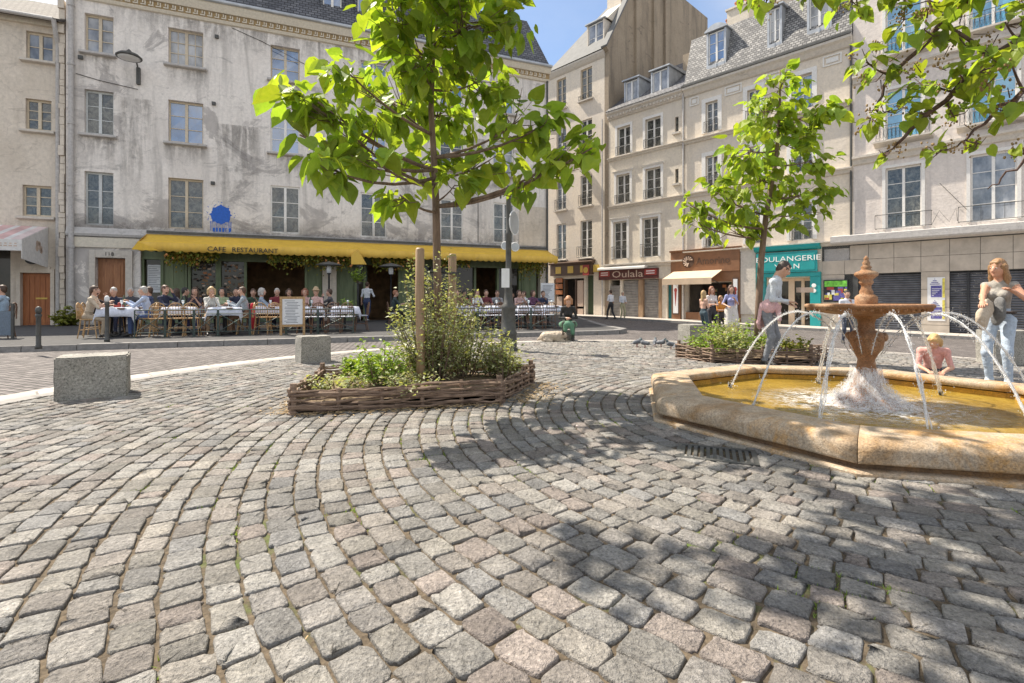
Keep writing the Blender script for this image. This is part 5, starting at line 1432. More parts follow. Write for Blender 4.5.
mb = MB(); q = MB().lathe([(.0001,0),(.2,0),(.2,.012),(.0001,.015)], (0,0,0), 16); mb.add([RF.P(rz(589)+v[0], .361+v[2], 3.07+v[1]) for v in q.v], q.f); mb.build('round_mark', M['letter_gold'], pb)
# posters on the right-hand ground floor
mb = MB(); RF.box(mb, rz(824), rz(848.5), .033, .09, .95, 2.0); bbd = mb.build('poster_board', M['iron'], None); tag(bbd, 'dark framed poster board with green and violet sheets on the tiled wall', 'notice board')
mats_ = [M['postergreen'], M['posterblue'], M['paper'], M['red_paint'], M['posteryellow']]
mb = MB(); RF.box(mb, rz(825), rz(847.5), .091, .095, 1.68, 1.95, 0)
for i in range(22):
    s_ = R.uniform(rz(825), rz(846)); z = R.uniform(1.0,1.55); RF.box(mb, s_, min(s_+R.uniform(.1,.3), rz(847.5)), .091, .093+i*.0004, z, min(z+R.uniform(.08,.25),1.66), R.randrange(1,5))
mb.build('poster', mats_, bbd)
for i, (z0, z1) in enumerate(((1.15,1.95),(.25,1.05))):
    mb = MB(); RF.box(mb, rz(927.5), rz(945), .036, .042, z0-.07, z1+.05, 0)
    RF.box(mb, rz(931), rz(942), .043, .047, z0+.02, z0+.5, 1); RF.box(mb, rz(942.5), rz(945), .043, .046, z0, z1, 2)
    for j in range(4): RF.box(mb, rz(930)+.05*j, rz(940)-.05*j, .0475, .050, z0+.55+j*.07, z0+.58+j*.07, 1)
    for j in range(5): RF.box(mb, rz(932), rz(934)+.06*j, .0475, .050, z0+.08+j*.07, z0+.10+j*.07, 0)
    o = mb.build('wall_poster', [M['paper'], M['posterblue'], M['posteryellow']])
    tag(o, ('upper' if i == 0 else 'lower')+' of two torn violet posters pasted on pillar between the dark shutters', 'poster', 'torn violet posters')

# ------------------------------------------------------------------ lamps
def wall_lamp(fac, a, z0, zl, out, label, r=0.30):
    root = empty('wall_lamp', fac.P(a, 0.1, z0), label, 'lamp')
    mb = MB(); fac.box(mb, a-.06, a+.06, .004, .13, z0-.32, z0+.32); mb.build('wall_box', M['iron_grey'], root)
    mb = MB(); mb.tube([fac.P(a,.16,z0+.3), fac.P(a-.05,.3,z0+.7), fac.P(a-.1,out*.7,zl+.12), fac.P(a-.12,out,zl+.14)], .028, 8); mb.build('arm', M['iron_grey'], root)
    c = fac.P(a-.12,out,zl)
    mb = MB(); mb.lathe([(r*.98,-.06),(r,-.02),(r*.75,.07),(r*.3,.13),(.06,.22),(.02,.26)], c, 20); hd_ = mb.build('shade', M['iron_grey'], root, True)
    mb = MB(); mb.lathe([(.01,-.12),(r*.6,-.10),(r*.85,-.065)], c, 18); mb.build('diffuser', M['paper'], hd_, True)
wall_lamp(LF, LF.s_(139), 9.75, 10.2, 0.75, 'grey street lamp on curved bracket on upper wall of the long plaster building', 0.42)
wall_lamp(RF, rz(563), 12.6, 12.9, 0.8, 'small grey street lamp on upper wall of the narrow corner house', 0.45)
def post_at(px_, pyb, z=0.0): return gpt(px_, pyb, z)
p0 = gpt(508.5, 352)
lp_ = empty('lamp_post', p0, 'dark fluted iron lamp post with round traffic sign in front of the cafe', 'lamp post')
mb = MB(); mb.lathe([(.20,0),(.20,.06),(.17,.10),(.165,.35),(.18,.38),(.15,.42),(.135,.85),(.15,.88),(.15,.93),(.10,.98),(.075,1.25),(.085,1.28),(.06,1.33),(.055,2.35),(.07,2.38),(.05,2.42),(.047,3.2),(.06,3.22),(.045,3.26)], p0, 16); mb.build('column', M['iron_grey'], lp_, True)
mb = MB(); mb.tube([p0+Vector((-.17,0,3.22)), p0+Vector((.2,0,3.22))], .022, 6); mb.tube([p0+Vector((-.16,0,3.22)), p0+Vector((-.16,0,3.1))], .02, 6); mb.tube([p0+Vector((.0,0,3.2)), p0+Vector((.0,0,3.36))], .03, 6); mb.build('crossbar', M['iron_grey'], lp_)
def disc_sign(c, r, nrm, mats2, name, parent):
    nrm = Vector(nrm).normalized(); u = nrm.cross(Vector((0,0,1))).normalized(); v = u.cross(nrm)
    mb = MB(); vs_ = []
    for dd in (0, .012):
        for i in range(24):
            t = 2*PI*i/24; vs_.append(Vector(c)+u*r*math.cos(t)+v*r*math.sin(t)+nrm*dd)
    mb.add(vs_, [tuple(range(24))[::-1], tuple(range(24,48))]+[(i,(i+1)%24,24+(i+1)%24,24+i) for i in range(24)]); o = mb.build(name, mats2, parent)
    mb = MB(); pts = [Vector(c)+u*r*math.cos(2*PI*i/24)+v*r*math.sin(2*PI*i/24)+nrm*.006 for i in range(25)]; mb.tube(pts, .012, 5, caps=False); mb.build('rim', M['paper'], o)
disc_sign(p0+Vector((.11,.09,2.62)), .24, (.92,-.38,0), M['zinc'], 'round_sign', lp_)
disc_sign(p0+Vector((.13,.06,2.13)), .085, (.35,-.9,0), M['zinc'], 'small_round_sign', lp_)
disc_sign(p0+Vector((-.07,.03,2.15)), .075, (-.3,-.9,0), M['zinc'], 'small_round_sign', lp_)
mb = MB(); mb.box(p0.x-.14, p0.x+.02, p0.y-.10, p0.y-.08, 1.30, 1.68); pn_ = mb.build('notice', M['paper'], lp_)

# bollards
for i, (px_, pyb, hh_, lab) in enumerate(((38.5,349,.80,'black iron bollard with rounded cap near the red plank door'),(107,341.5,1.02,'black iron bollard with pale cap beside the man in beige'))):
    p = gpt(px_, pyb, SW)
    r_ = empty('bollard', p, lab, 'bollard', 'bollards on the cafe pavement')
    mb = MB(); mb.lathe([(.055,0),(.055,.05),(.04,.08),(.038,hh_-.2),(.05,hh_-.18),(.05,hh_-.15),(.036,hh_-.13)], p, 14); mb.build('post', M['iron_grey'], r_, True)
    mb = MB(); mb.lathe([(.036,hh_-.13),(.05,hh_-.09),(.05,hh_-.04),(.03,hh_),(.004,hh_+.01)], p, 14); mb.build('cap', M['paper' if i else 'iron_grey'], r_, True)

# granite blocks
def block(px0, px1, py_top, py_bot, depth, label, rot=0.0, dz=0.0):
    p = gpt((px0+px1)/2, py_bot, dz); y = p.y; wd = (px1-px0)/F*y; h_ = (py_bot-py_top)/F*y
    p.y += depth*0.5
    import bmesh
    bm = bmesh.new(); bmesh.ops.create_cube(bm, size=1)
    for v in bm.verts: v.co = Vector((v.co.x*wd, v.co.y*depth, (v.co.z+.5)*h_))
    bmesh.ops.bevel(bm, geom=bm.edges[:], offset=.014, segments=2, affect='EDGES')
    bmesh.ops.subdivide_edges(bm, edges=[e for e in bm.edges if e.calc_length() > .2], cuts=7, use_grid_fill=True)
    from mathutils import noise
    for v in bm.verts:
        n = noise.noise_vector(v.co*7+p); v.co += n*.009+noise.noise_vector(v.co*25+p)*.004
    bmesh.ops.rotate(bm, verts=bm.verts, matrix=Matrix.Rotation(rot, 3, 'Z'), cent=(0,0,0))
    me = bpy.data.meshes.new('stone_block'); bm.to_mesh(me); bm.free(); me.materials.append(M['granite'])
    o = bpy.data.objects.new('stone_block', me); COL.objects.link(o); o.location = p
    tag(o, label, 'stone block', 'rough granite seating blocks')
block(47, 105, 357, 402, .46, 'large rough granite block nearest the left edge of the square', .60)
block(294, 323, 336.5, 365, .38, 'rough granite block in front of the menu board', .66)
block(686, 706, 325, 350.5, .45, 'granite block beside the leafy woven planter near the brown shop', .3, gz(4.0))
block(1001, 1040, 331, 366, .5, 'granite block behind the woman in jeans', -.2, gz(7.9))

# drain grate
c = gpt(716, 455, .02); g_ = empty('drain_grate', (c.x,c.y,.03), 'rusty slotted drain grate set in cobbles beside fountain', 'grate')
mb = MB(); ux = Vector((.93,-.36,0)); uy = Vector((.36,.93,0))
def gb(mb, a0, a1, b0, b1, z0, z1):
    mb.hexa([(*(Vector((c.x,c.y,0))+ux*a+uy*b).xy, z) for z in (z0,z1) for a, b in ((a0,b0),(a1,b0),(a1,b1),(a0,b1))])
for q in range(11): gb(mb, -.22+q*.04, -.205+q*.04+.008, -.14, .14, .016, .030)
gb(mb, -.25,.25,-.17,-.14,.0,.033); gb(mb, -.25,.25,.14,.17,.0,.033); gb(mb, -.25,-.22,-.14,.14,.0,.033); gb(mb, .22,.25,-.14,.14,.0,.033); mb.build('bars', M['iron_grey'], g_)
mb = MB(); gb(mb, -.22,.22,-.14,.14,-.02,.0125); mb.build('pit', M['dark'], g_)

# ------------------------------------------------------------------ fountain
fz = -0.015
ft_ = empty('fountain', (FC[0], FC[1], 0), 'octagonal ochre stone fountain with rust brown iron bowl and water jets', 'fountain')
def octo(prof, mb, rot=0.154, mi=0, close=True):
    vs_ = []; n = 8
    for r, z in prof:
        for k in range(8):
            t = rot+k*PI/4; vs_.append((FC[0]+r*math.cos(t), FC[1]+r*math.sin(t), z+fz))
    m = len(prof); fs = []
    for i in range(m-1):
        for k in range(8): fs.append((i*8+k, i*8+(k+1)%8, (i+1)*8+(k+1)%8, (i+1)*8+k))
    return mb.add(vs_, fs, mi)
mb = MB(); octo([(2.03,-.05),(2.03,.055),(2.015,.066),(1.90,.068)], mb); mb.build('plinth', M['basin'], ft_)
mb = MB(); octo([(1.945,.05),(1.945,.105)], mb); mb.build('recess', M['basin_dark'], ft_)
rp = [(1.93,.102),(1.985,.104),(1.997,.110),(2.002,.122),(2.002,.185),(1.996,.205),(1.980,.222),(1.955,.235),(1.92,.244),(1.88,.248),(1.64,.252),(1.60,.250),(1.585,.243),(1.578,.225),(1.578,.185),(1.60,.18)]
# rim in eight mitred blocks with thin joints, each side subdivided so that the stone can undulate
from mathutils import noise as _ns
mb = MB()
for k in range(8):
    t0 = .154+k*PI/4; t1 = t0+PI/4; ns_ = 14
    vs_ = []
    for i in range(ns_+1):
        q = i/ns_; q2 = .0018+(1-.0036)*q
        for r, z in rp:
            x = r*(math.cos(t0)*(1-q2)+math.cos(t1)*q2); y = r*(math.sin(t0)*(1-q2)+math.sin(t1)*q2)
            nn = _ns.noise(Vector((x*3,y*3,z*5)))*.0035+_ns.noise(Vector((x*14,y*14,z*14)))*.002
            vs_.append((FC[0]+x*(1+nn*.5), FC[1]+y*(1+nn*.5), z+fz+nn))
    m = len(rp)
    mb.add(vs_, [(i*m+j, (i+1)*m+j, (i+1)*m+j+1, i*m+j+1) for i in range(ns_) for j in range(m-1)]+[tuple(range(m)), tuple(ns_*m+j for j in range(m-1,-1,-1))])
mb.build('rim', M['basin'], ft_, True)
mb = MB(); octo([(1.605,.17),(1.60,.10),(1.58,-.02),(.2,-.03)], mb); mb.build('basin_wall', M['basin_in'], ft_)
# water sheet with ripples
mb = MB(); n = 96; rings = 40; vs_ = []
def oct_r(t): 
    q = (t-.154) % (PI/4); return 1.61*math.cos(PI/8)/math.cos(q-PI/8)
for i in range(rings+1):
    for k in range(n):
        t = 2*PI*k/n; r = oct_r(t)*i/rings if i else 0.001
        x, y = r*math.cos(t), r*math.sin(t)
        zz = .012*math.exp(-r*1.5)*math.sin(r*26+3*_ns.noise(Vector((x*2,y*2,0))))+.006*_ns.noise(Vector((x*5,y*5,1)))+.004*_ns.noise(Vector((x*13,y*13,2)))*math.exp(-r*.6)*2
        vs_.append((FC[0]+x, FC[1]+y, .118+fz+zz))
mb.add(vs_, [(i*n+k, (i+1)*n+k, (i+1)*n+(k+1)%n, i*n+(k+1)%n) for i in range(rings) for k in range(n)])
mb.build('fountain_water', M['water'], None, True, kind='structure')
ped = [(.02,0),(.30,0),(.30,.10),(.26,.14),(.17,.19),(.12,.27),(.09,.36),(.075,.45),(.066,.53),(.09,.58),(.125,.63),(.137,.70),(.132,.76),(.10,.785),(.068,.795),(.063,.85),(.072,.89),(.12,.92),(.16,.935)]
mb = MB(); mb.lathe(ped, (FC[0],FC[1],fz), 32)
for k in range(8):
    t = k*PI/4+.2
    mb.ball((FC[0]+.132*math.cos(t), FC[1]+.132*math.sin(t), .72), .032, 0, 8, (1,1,1.3))
    mb.ball((FC[0]+.17*math.cos(t), FC[1]+.17*math.sin(t), .14), .06, 0, 8, (1,1,.8))
mb.build('pedestal', M['firon'], ft_, True)
mb = MB(); mb.lathe([(.14,.925),(.25,.935),(.36,.95),(.43,.972),(.445,.985),(.47,.99),(.485,1.0),(.488,1.02),(.47,1.03),(.44,1.022),(.40,1.0),(.2,.98),(.02,.975)], (FC[0],FC[1],fz), 64)
for k in range(48):
    t = 2*PI*k/48; mb.ball((FC[0]+.455*math.cos(t), FC[1]+.455*math.sin(t), .985+fz), .018, 0, 6, (1,1,1.2))
mb.build('bowl', M['firon'], ft_, True)
mb = MB(); mb.lathe([(.09,.97),(.088,1.03),(.088,1.09),(.075,1.105),(.052,1.12),(.055,1.14),(.04,1.17),(.038,1.195),(.05,1.21),(.058,1.225),(.05,1.245),(.062,1.26),(.09,1.285),(.094,1.30),(.085,1.315),(.05,1.33),(.034,1.345),(.045,1.36),(.03,1.375),(.026,1.385),(.032,1.40),(.022,1.415),(.018,1.43),(.022,1.44),(.012,1.455),(.002,1.465)], (FC[0],FC[1],fz), 24)
mb.build('finial', M['firon'], ft_, True)
for k, deg in enumerate((194,223,253,287,337,22,78,132)):
    t = math.radians(deg+R.uniform(-2,2)); ca, sa = math.cos(t), math.sin(t); ln = R.uniform(.94,1.04)
    mb = MB()
    for q in range(4):
        pts = []; rad = []
        j1, j2 = R.uniform(-.016,.016), R.uniform(-.03,.03)
        for i in range(26):
            r = .13+1.08*i/25; z = .955-2.0*(r-.56)**2
            rr = r*(1+(ln-1)*i/25); w_ = i/25
            wob = .008*math.sin(i*1.7+q*2+k)*w_
            pts.append((FC[0]+rr*ca-sa*(wob+j1*w_), FC[1]+rr*sa+ca*(wob+j1*w_), max(.10, z+fz+j2*w_*.6)))
            rad.append((.0035+.0035*w_+.0018*math.sin(i*2.3+q*2)+.001*math.sin(i*5.1+k))*(1.0 if q == 0 else .75))
        mb.tube(pts, rad, 8)
    for i in range(420):
        r = 1.08*R.random()**.7; z = .955-2.0*(r-.43)**2; o_ = R.gauss(0,.006+.018*r)
        mb.ball((FC[0]+(.13+r)*(1+(ln-1)*r/1.08)*ca-sa*o_, FC[1]+(.13+r)*(1+(ln-1)*r/1.08)*sa+ca*o_, max(.11, z+fz+R.gauss(0,.008+.02*r)-.006*r)), R.uniform(.0012,.0042), 0, 4, (1,1,1.6))
    # splash where the jet lands
    lx, ly = FC[0]+1.21*ln*ca, FC[1]+1.21*ln*sa
    for i in range(26):
        a_ = R.uniform(0,2*PI); r = abs(R.gauss(0,.05)); mb.ball((lx+r*math.cos(a_), ly+r*math.sin(a_), .115+abs(R.gauss(0,.025))), R.uniform(.003,.008), 0, 4)
    mb.build('water_jet', M['jet'], ft_, True)
    mb = MB(); mb.lathe([(.006,.02),(.014,.025),(.012,.08),(.02,.09),(.02,.11),(.005,.115)], (lx,ly,.03), 8); mb.build('outlet', M['iron'], ft_)
# white spray round the foot and churned foam
mb = MB()
for i in range(15000):
    t = R.uniform(0,2*PI); z = min(.42, abs(R.gauss(0,.11))); r = (.08+.19*max(0,1-z/.36)**1.6)*R.uniform(.5,1.35); s_ = R.uniform(.0006,.0021)
    mb.ball((FC[0]+r*math.cos(t), FC[1]+r*math.sin(t), .12+z), s_, 0, 4, (1,1,R.uniform(1.2,3.0)))
for i in range(900):
    t = R.uniform(0,2*PI); r = .25+abs(R.gauss(0,.2)); mb.ball((FC[0]+r*math.cos(t), FC[1]+r*math.sin(t), .112+abs(R.gauss(0,.02))), R.uniform(.0008,.0025), 0, 4)
tag(mb.build('spray', M['spray'], None, True), 'white spray and foam churning at the fountain foot', 'spray', kind='stuff')
mb = MB(); n = 48
for sc_ in (.8, 1.0, 1.25):
    pr_ = [(.32,.112),(.25,.14),(.19,.18),(.145,.23),(.115,.29),(.10,.36),(.09,.43)]; vs_ = []
    for r, z in pr_:
        for k in range(n):
            t = 2*PI*k/n; q = sc_*(1+.30*_ns.noise(Vector((math.cos(t)*3, math.sin(t)*3, z*7+sc_*5)))); q = max(q, .09/r)
            vs_.append((FC[0]+r*q*math.cos(t), FC[1]+r*q*math.sin(t), .11+(z-.11)*(.75+.25*sc_)+.02*_ns.noise(Vector((t*5,z*20,sc_)))))
    mb.add(vs_, [(i*n+k, i*n+(k+1)%n, (i+1)*n+(k+1)%n, (i+1)*n+k) for i in range(len(pr_)-1) for k in range(n)])
tag(mb.build('falling_water_veil', M['foam'], None, True), 'thin white veil of water running down the pedestal foot', 'water veil', kind='stuff')

mb = MB(); n = 60; vs_ = []
for i in range(16):
    for k in range(n):
        t = 2*PI*k/n; r = .12+.9*i/15; vs_.append((FC[0]+r*math.cos(t), FC[1]+r*math.sin(t), .122+fz+.008*_ns.noise(Vector((r*9*math.cos(t), r*9*math.sin(t), 3)))+.010*math.exp(-r*2)))
mb.add(vs_, [(i*n+k, (i+1)*n+k, (i+1)*n+(k+1)%n, i*n+(k+1)%n) for i in range(15) for k in range(n)])
tag(mb.build('foam', M['foam_flat'], None, True), 'white foam floating in a ring round the fountain foot', 'foam', kind='stuff')

# ------------------------------------------------------------------ trees
HEART = [(0,0),(.16,-.10),(.36,-.06),(.47,.14),(.44,.38),(.30,.62),(.14,.82),(0,1.0)]
def leaf_geo(mb, base, tip, nrm, size, g):
    tip = tip.normalized(); sd_ = tip.cross(nrm); 
    if sd_.length < 1e-3: sd_ = tip.cross(Vector((1,0,.3)))
    sd_ = sd_.normalized(); nn = sd_.cross(tip).normalized()
    wdt = R.uniform(.72,1.0); curl = R.gauss(0,.12); fold = R.uniform(.12,.35); droop = R.uniform(.1,.45)
    def pt(x, y):
        return base+sd_*(x*size*wdt)+tip*(y*size)+nn*(abs(x)*fold*size-droop*y*y*size*.5+curl*x*y*size*2+.02*size*math.sin(9*x+7*y))
    vs_ = [pt(0,0), pt(0,.35), pt(0,.7), pt(0,1.0)]
    L = [pt(x,y) for x,y in HEART[1:7]]; Rr = [pt(-x,y) for x,y in HEART[1:7]]
    n = len(vs_); vs_ += L; m = len(vs_); vs_ += Rr
    fs = [(0,n,n+1,n+2,1),(1,n+2,n+3,n+4,2),(2,n+4,n+5,3),(0,1,m+2,m+1,m),(1,2,m+4,m+3,m+2),(2,3,m+5,m+4)]
    mb.add(vs_, fs, 0, g)
LEAFK = 34.0
def tree(label, base, trunk, rad, blobs, leaf, dens, mat, barkm, group=None, buds=0, name='broadleaf_tree', flat=1.0, limbs=()):
    """trunk: points; blobs: (centre, rx, ry, rz, attach height 0..1 along trunk)"""
    root = empty(name, base, label, 'tree', group)
    tr = MB(); tr.tube(trunk, rad, 10)
    cr = MB(); bd = MB()
    def tp(q):
        q = q*(len(trunk)-1); i = min(int(q), len(trunk)-2); f = q-i
        return Vector(trunk[i]).lerp(Vector(trunk[i+1]), f), rad[i]*(1-f)+rad[i+1]*f
    samp = []
    for lpts, ra, rb in limbs:
        lpts = [Vector(p) for p in lpts]; m_ = len(lpts)-1; sp = []
        for i in range(m_*4+1):
            f = i/4; k_ = min(int(f), m_-1); f -= k_
            p0_, p1_, p2_, p3_ = lpts[max(k_-1,0)], lpts[k_], lpts[k_+1], lpts[min(k_+2,m_)]
            q_ = .5*((2*p1_)+(p2_-p0_)*f+(2*p0_-5*p1_+4*p2_-p3_)*f*f+(3*p1_-p0_-3*p2_+p3_)*f**3)
            q_ += Vector((R.gauss(0,.02),R.gauss(0,.02),R.gauss(0,.02)))*(i > 0)
            sp.append(q_)
        rs = [ra+(rb-ra)*i/(len(sp)-1) for i in range(len(sp))]
        tr.tube(sp, rs, 7); samp += list(zip(sp[2:], rs[2:]))
    for c, rx, ry, rz_, q in blobs:
        c = Vector(c)
        if q is None: p, r0 = min(samp, key=lambda e: (e[0]-c).length+.3*abs((e[0]-c).length-.25))
        else: p, r0 = tp(q)
        d = c-p; mid = p+d*.5+Vector((0,0,-.12*d.length))+Vector((R.uniform(-.06,.06),R.uniform(-.06,.06),0))*d.length
        pts = [p*(1-t)**2+mid*2*t*(1-t)+c*t*t for t in (0,.2,.4,.6,.8,1)]
        r1 = min(r0*.5, .007+.009*d.length)
        tr.tube(pts, [r1*(1-.75*t/5)+.003 for t in range(6)], 6)
        n = int(dens*(rx*ry+ry*rz_+rx*rz_)/3/(leaf*leaf)*LEAFK)
        tw = []
        for i in range(max(3, n//6)):
            v = Vector((R.gauss(0,1),R.gauss(0,1),R.gauss(0,1))).normalized()*R.uniform(.5,1.0)**.5
            e = c+Vector((v.x*rx, v.y*ry, v.z*rz_)); s_ = pts[3].lerp(pts[5], R.uniform(0,1)); m2 = s_.lerp(e,.5)+Vector((0,0,-.04))
            tr.tube([s_,m2,e], [.007,.005,.003], 4, caps=False); tw.append((s_,e))
        for i in range(n):
            if R.random() < .75:
                s_, e = tw[R.randrange(len(tw))]; b = s_.lerp(e, R.uniform(.45,1.05))+Vector((R.gauss(0,1),R.gauss(0,1),R.gauss(0,1)))*leaf*.22
            else:
                v = Vector((R.gauss(0,1),R.gauss(0,1),R.gauss(0,1))).normalized()*R.uniform(.3,1.0)**.45
                b = c+Vector((v.x*rx, v.y*ry, v.z*rz_))
            o_ = (b-c); o_ = o_.normalized() if o_.length > .01 else Vector((0,0,1))
            tip = o_*.7+Vector((R.gauss(0,.5),R.gauss(0,.5),-R.uniform(.1,1.1)))
            nr = Vector((R.gauss(0,.45)+o_.x*.5, R.gauss(0,.45)+o_.y*.5, 1.0*flat))
            g = R.uniform(.55,1.2); w_ = R.uniform(-.10,.16)
            leaf_geo(cr, b, tip, nr, leaf*R.choice((R.uniform(.45,.8), R.uniform(.8,1.2))), (g*(1+w_), g, g*(1-w_)))
        if buds:
            for i in range(int(buds)):
                v = Vector((R.gauss(0,1),R.gauss(0,1),R.gauss(0,1))).normalized(); e = c+Vector((v.x*rx,v.y*ry,v.z*rz_))*1.05
                s_ = c.lerp(e,.5); tr.tube([s_,e],[.005,.003],4,caps=False)
                for j in range(9):
                    b = s_.lerp(e, R.uniform(.55,1.05))+Vector((R.gauss(0,.03),R.gauss(0,.03),R.gauss(0,.03))); bd.ball(b, R.uniform(.006,.012), 0, 5, (1,1,1.3))
    tr.build('trunk', M[barkm], root, True); cr.build('crown', M[mat], root, False)
    if bd.v: bd.build('flower_buds', M['bud'], root, True)['kind'] = 'stuff'
    return root
def B(px_, py_, rx, ry, y, q, ry2=None):
    c = at(px_, py_, y); s_ = y/F
    return ((c.x,c.y,c.z), rx*s_, (rx+ry)*.5*s_ if ry2 is None else ry2, ry*s_, q)
Y1 = 5.75
t1 = [at(441,392,Y1), at(439,330,Y1), at(437,262,Y1), at(436,205,Y1), at(434,160,Y1-.02), at(431,110,Y1), at(433,60,Y1+.05), at(440,0,Y1), at(446,-70,Y1), at(448,-130,Y1)]
t1 = [Vector(p) for p in t1]; t1[0].z = 0
tree('slender young tree with large heart shaped leaves in the tall front woven planter', (t1[0].x,t1[0].y,0), t1, [.058,.050,.046,.043,.038,.032,.026,.02,.014,.008],
     [B(318,102,34,32,4.4,.42),B(345,128,46,36,4.6,.38),B(296,92,22,24,4.5,.42),B(345,70,34,24,4.7,.5),B(392,100,44,40,5.9,.5),B(370,158,34,20,4.5,.38),B(300,135,24,22,4.2,.42),B(325,166,28,20,4.1,.40),
      B(420,55,52,46,5.4,.6),B(390,20,36,32,5.2,.66),B(470,25,52,42,5.3,.7),B(515,15,28,34,5.6,.74),B(480,80,36,34,6.2,.6),B(440,115,44,34,6.4,.55),B(520,120,36,30,5.4,.45),B(545,125,20,18,5.3,.45),
      B(490,160,36,24,6.1,.40),B(420,165,36,22,6.2,.42),B(400,195,30,16,4.9,.32),B(560,160,30,20,5.2,.33),B(592,148,22,22,5.1,.33),B(535,180,26,16,5.3,.33),B(455,185,26,16,5.5,.34),
      B(440,-30,70,44,5.6,.84),B(390,-40,40,40,5.0,.84),B(490,-45,45,45,6.0,.85),B(445,-95,55,40,5.7,.95)], .20, .60, 'leaf', 'bark', 'young paulownia trees in planters')
Y2 = 9.2
t2 = [at(757,352,Y2), at(759,300,Y2), at(761,262,Y2), at(766,215,Y2), at(776,160,Y2), at(780,110,Y2), at(780,70,Y2)]
t2 = [Vector(p) for p in t2]; t2[0].z = gz(4.4)
tree('young tree with dense heart shaped leaves behind fountain in the low woven planter', (t2[0].x,t2[0].y,t2[0].z), t2, [.075,.062,.056,.048,.036,.024,.010],
     [B(780,90,30,24,9.2,.95),B(762,112,30,24,9.0,.85),B(803,118,34,22,9.3,.8),B(830,108,22,14,9.0,.78),B(747,150,30,22,8.9,.7),B(785,145,40,26,9.5,.75),B(812,160,26,16,9.1,.65),B(760,180,40,22,9.4,.6),
      B(716,192,26,18,8.8,.5),B(740,205,34,20,9.0,.5),B(800,195,34,18,9.2,.55),B(822,190,16,12,9.0,.55),B(700,225,22,20,8.9,.42),B(730,232,30,16,9.4,.42),B(790,222,26,12,9.0,.45),B(690,205,14,14,8.8,.45),B(812,212,18,10,9.1,.5)],
       .21, .42, 'leaf', 'bark', 'young paulownia trees in planters')
# branches reaching in from the right
t3 = [Vector((6.9,2.6,gz(6.9))), Vector((6.8,2.7,1.2)), Vector((6.6,2.9,2.4)), Vector((6.3,3.2,3.4)), Vector((5.9,3.5,4.4)), Vector((5.5,3.8,5.4))]
Yb = 4.6
tree('overhanging tree with purplish branches and sparse leaves reaching in at upper right', (6.9,2.6,gz(6.9)), t3, [.16,.14,.12,.10,.07,.03],
     [B(900,20,24,16,4.8,None),B(955,35,30,18,4.6,None),B(1005,22,30,24,4.3,None),B(880,70,18,18,5.0,None),B(928,82,26,22,4.8,None),B(985,68,30,22,4.4,None),B(890,110,20,14,4.95,None),B(955,118,24,18,4.7,None),
      B(1012,108,20,20,4.2,None),B(890,152,13,6,4.9,None),B(935,150,18,7,4.7,None),B(930,0,40,14,4.6,None),B(980,-20,44,26,4.3,None),B(880,-12,30,16,4.6,None),B(866,62,16,18,5.0,None),B(868,118,13,16,5.0,None),B(846,10,22,12,4.8,None),B(915,112,18,12,4.8,None),B(768,0,20,9,4.4,None),B(820,-22,36,18,4.4,None),B(745,-8,14,8,4.4,None),B(1010,60,34,26,4.0,None),B(960,75,30,20,4.4,None),B(925,28,26,16,4.5,None),B(1024,150,10,8,4.1,None),B(978,143,14,7,4.6,None),
      ((2.2,3.4,4.7),.8,.8,.6,None),*[((R.uniform(-2.45,.1) if i_ < 19 else R.uniform(.2,1.7),R.uniform(3.15,4.45),R.uniform(4.45,5.1)),R.uniform(.3,.5),R.uniform(.3,.5),R.uniform(.25,.4),None) for i_ in range(25)],((3.4,3.2,5.0),.9,.9,.7,.9),((4.6,3.2,5.2),.9,.9,.7,.95)], .145, .31, 'leaf_over', 'bark_dark', None, 3, flat=1.2,
     limbs=[([t3[4], Vector((3.6,3.6,5.0)), Vector((1.4,3.8,4.9)), Vector((-.3,3.8,4.8)), Vector((-1.8,3.8,4.75)), Vector((-2.8,3.8,4.7))], .05, .008), ([t3[3], at(1075,15,4.2), at(990,58,4.5), at(945,100,4.7), at(905,138,4.85), at(893,150,4.9)], .045, .008), ([t3[3].lerp(t3[4],.5), at(1045,-35,4.3), at(965,5,4.6), at(918,48,4.8), at(884,88,5.0), at(876,112,5.0)], .042, .008),
            ([t3[3].lerp(t3[2],.4), at(1085,70,4.1), at(1024,92,4.3), at(985,122,4.6), at(955,148,4.7)], .036, .007), ([t3[4], at(1000,-120,4.2), at(900,-70,4.3), at(800,-32,4.4), at(742,-8,4.4)], .04, .008),
            ([t3[2].lerp(t3[3],.3), at(1120,130,4.0), at(1050,150,4.1), at(1005,175,4.3), at(985,190,4.4)], .022, .004), ([at(990,58,4.5), at(960,30,4.6), at(935,5,4.7), at(925,-25,4.7)], .020, .006)])
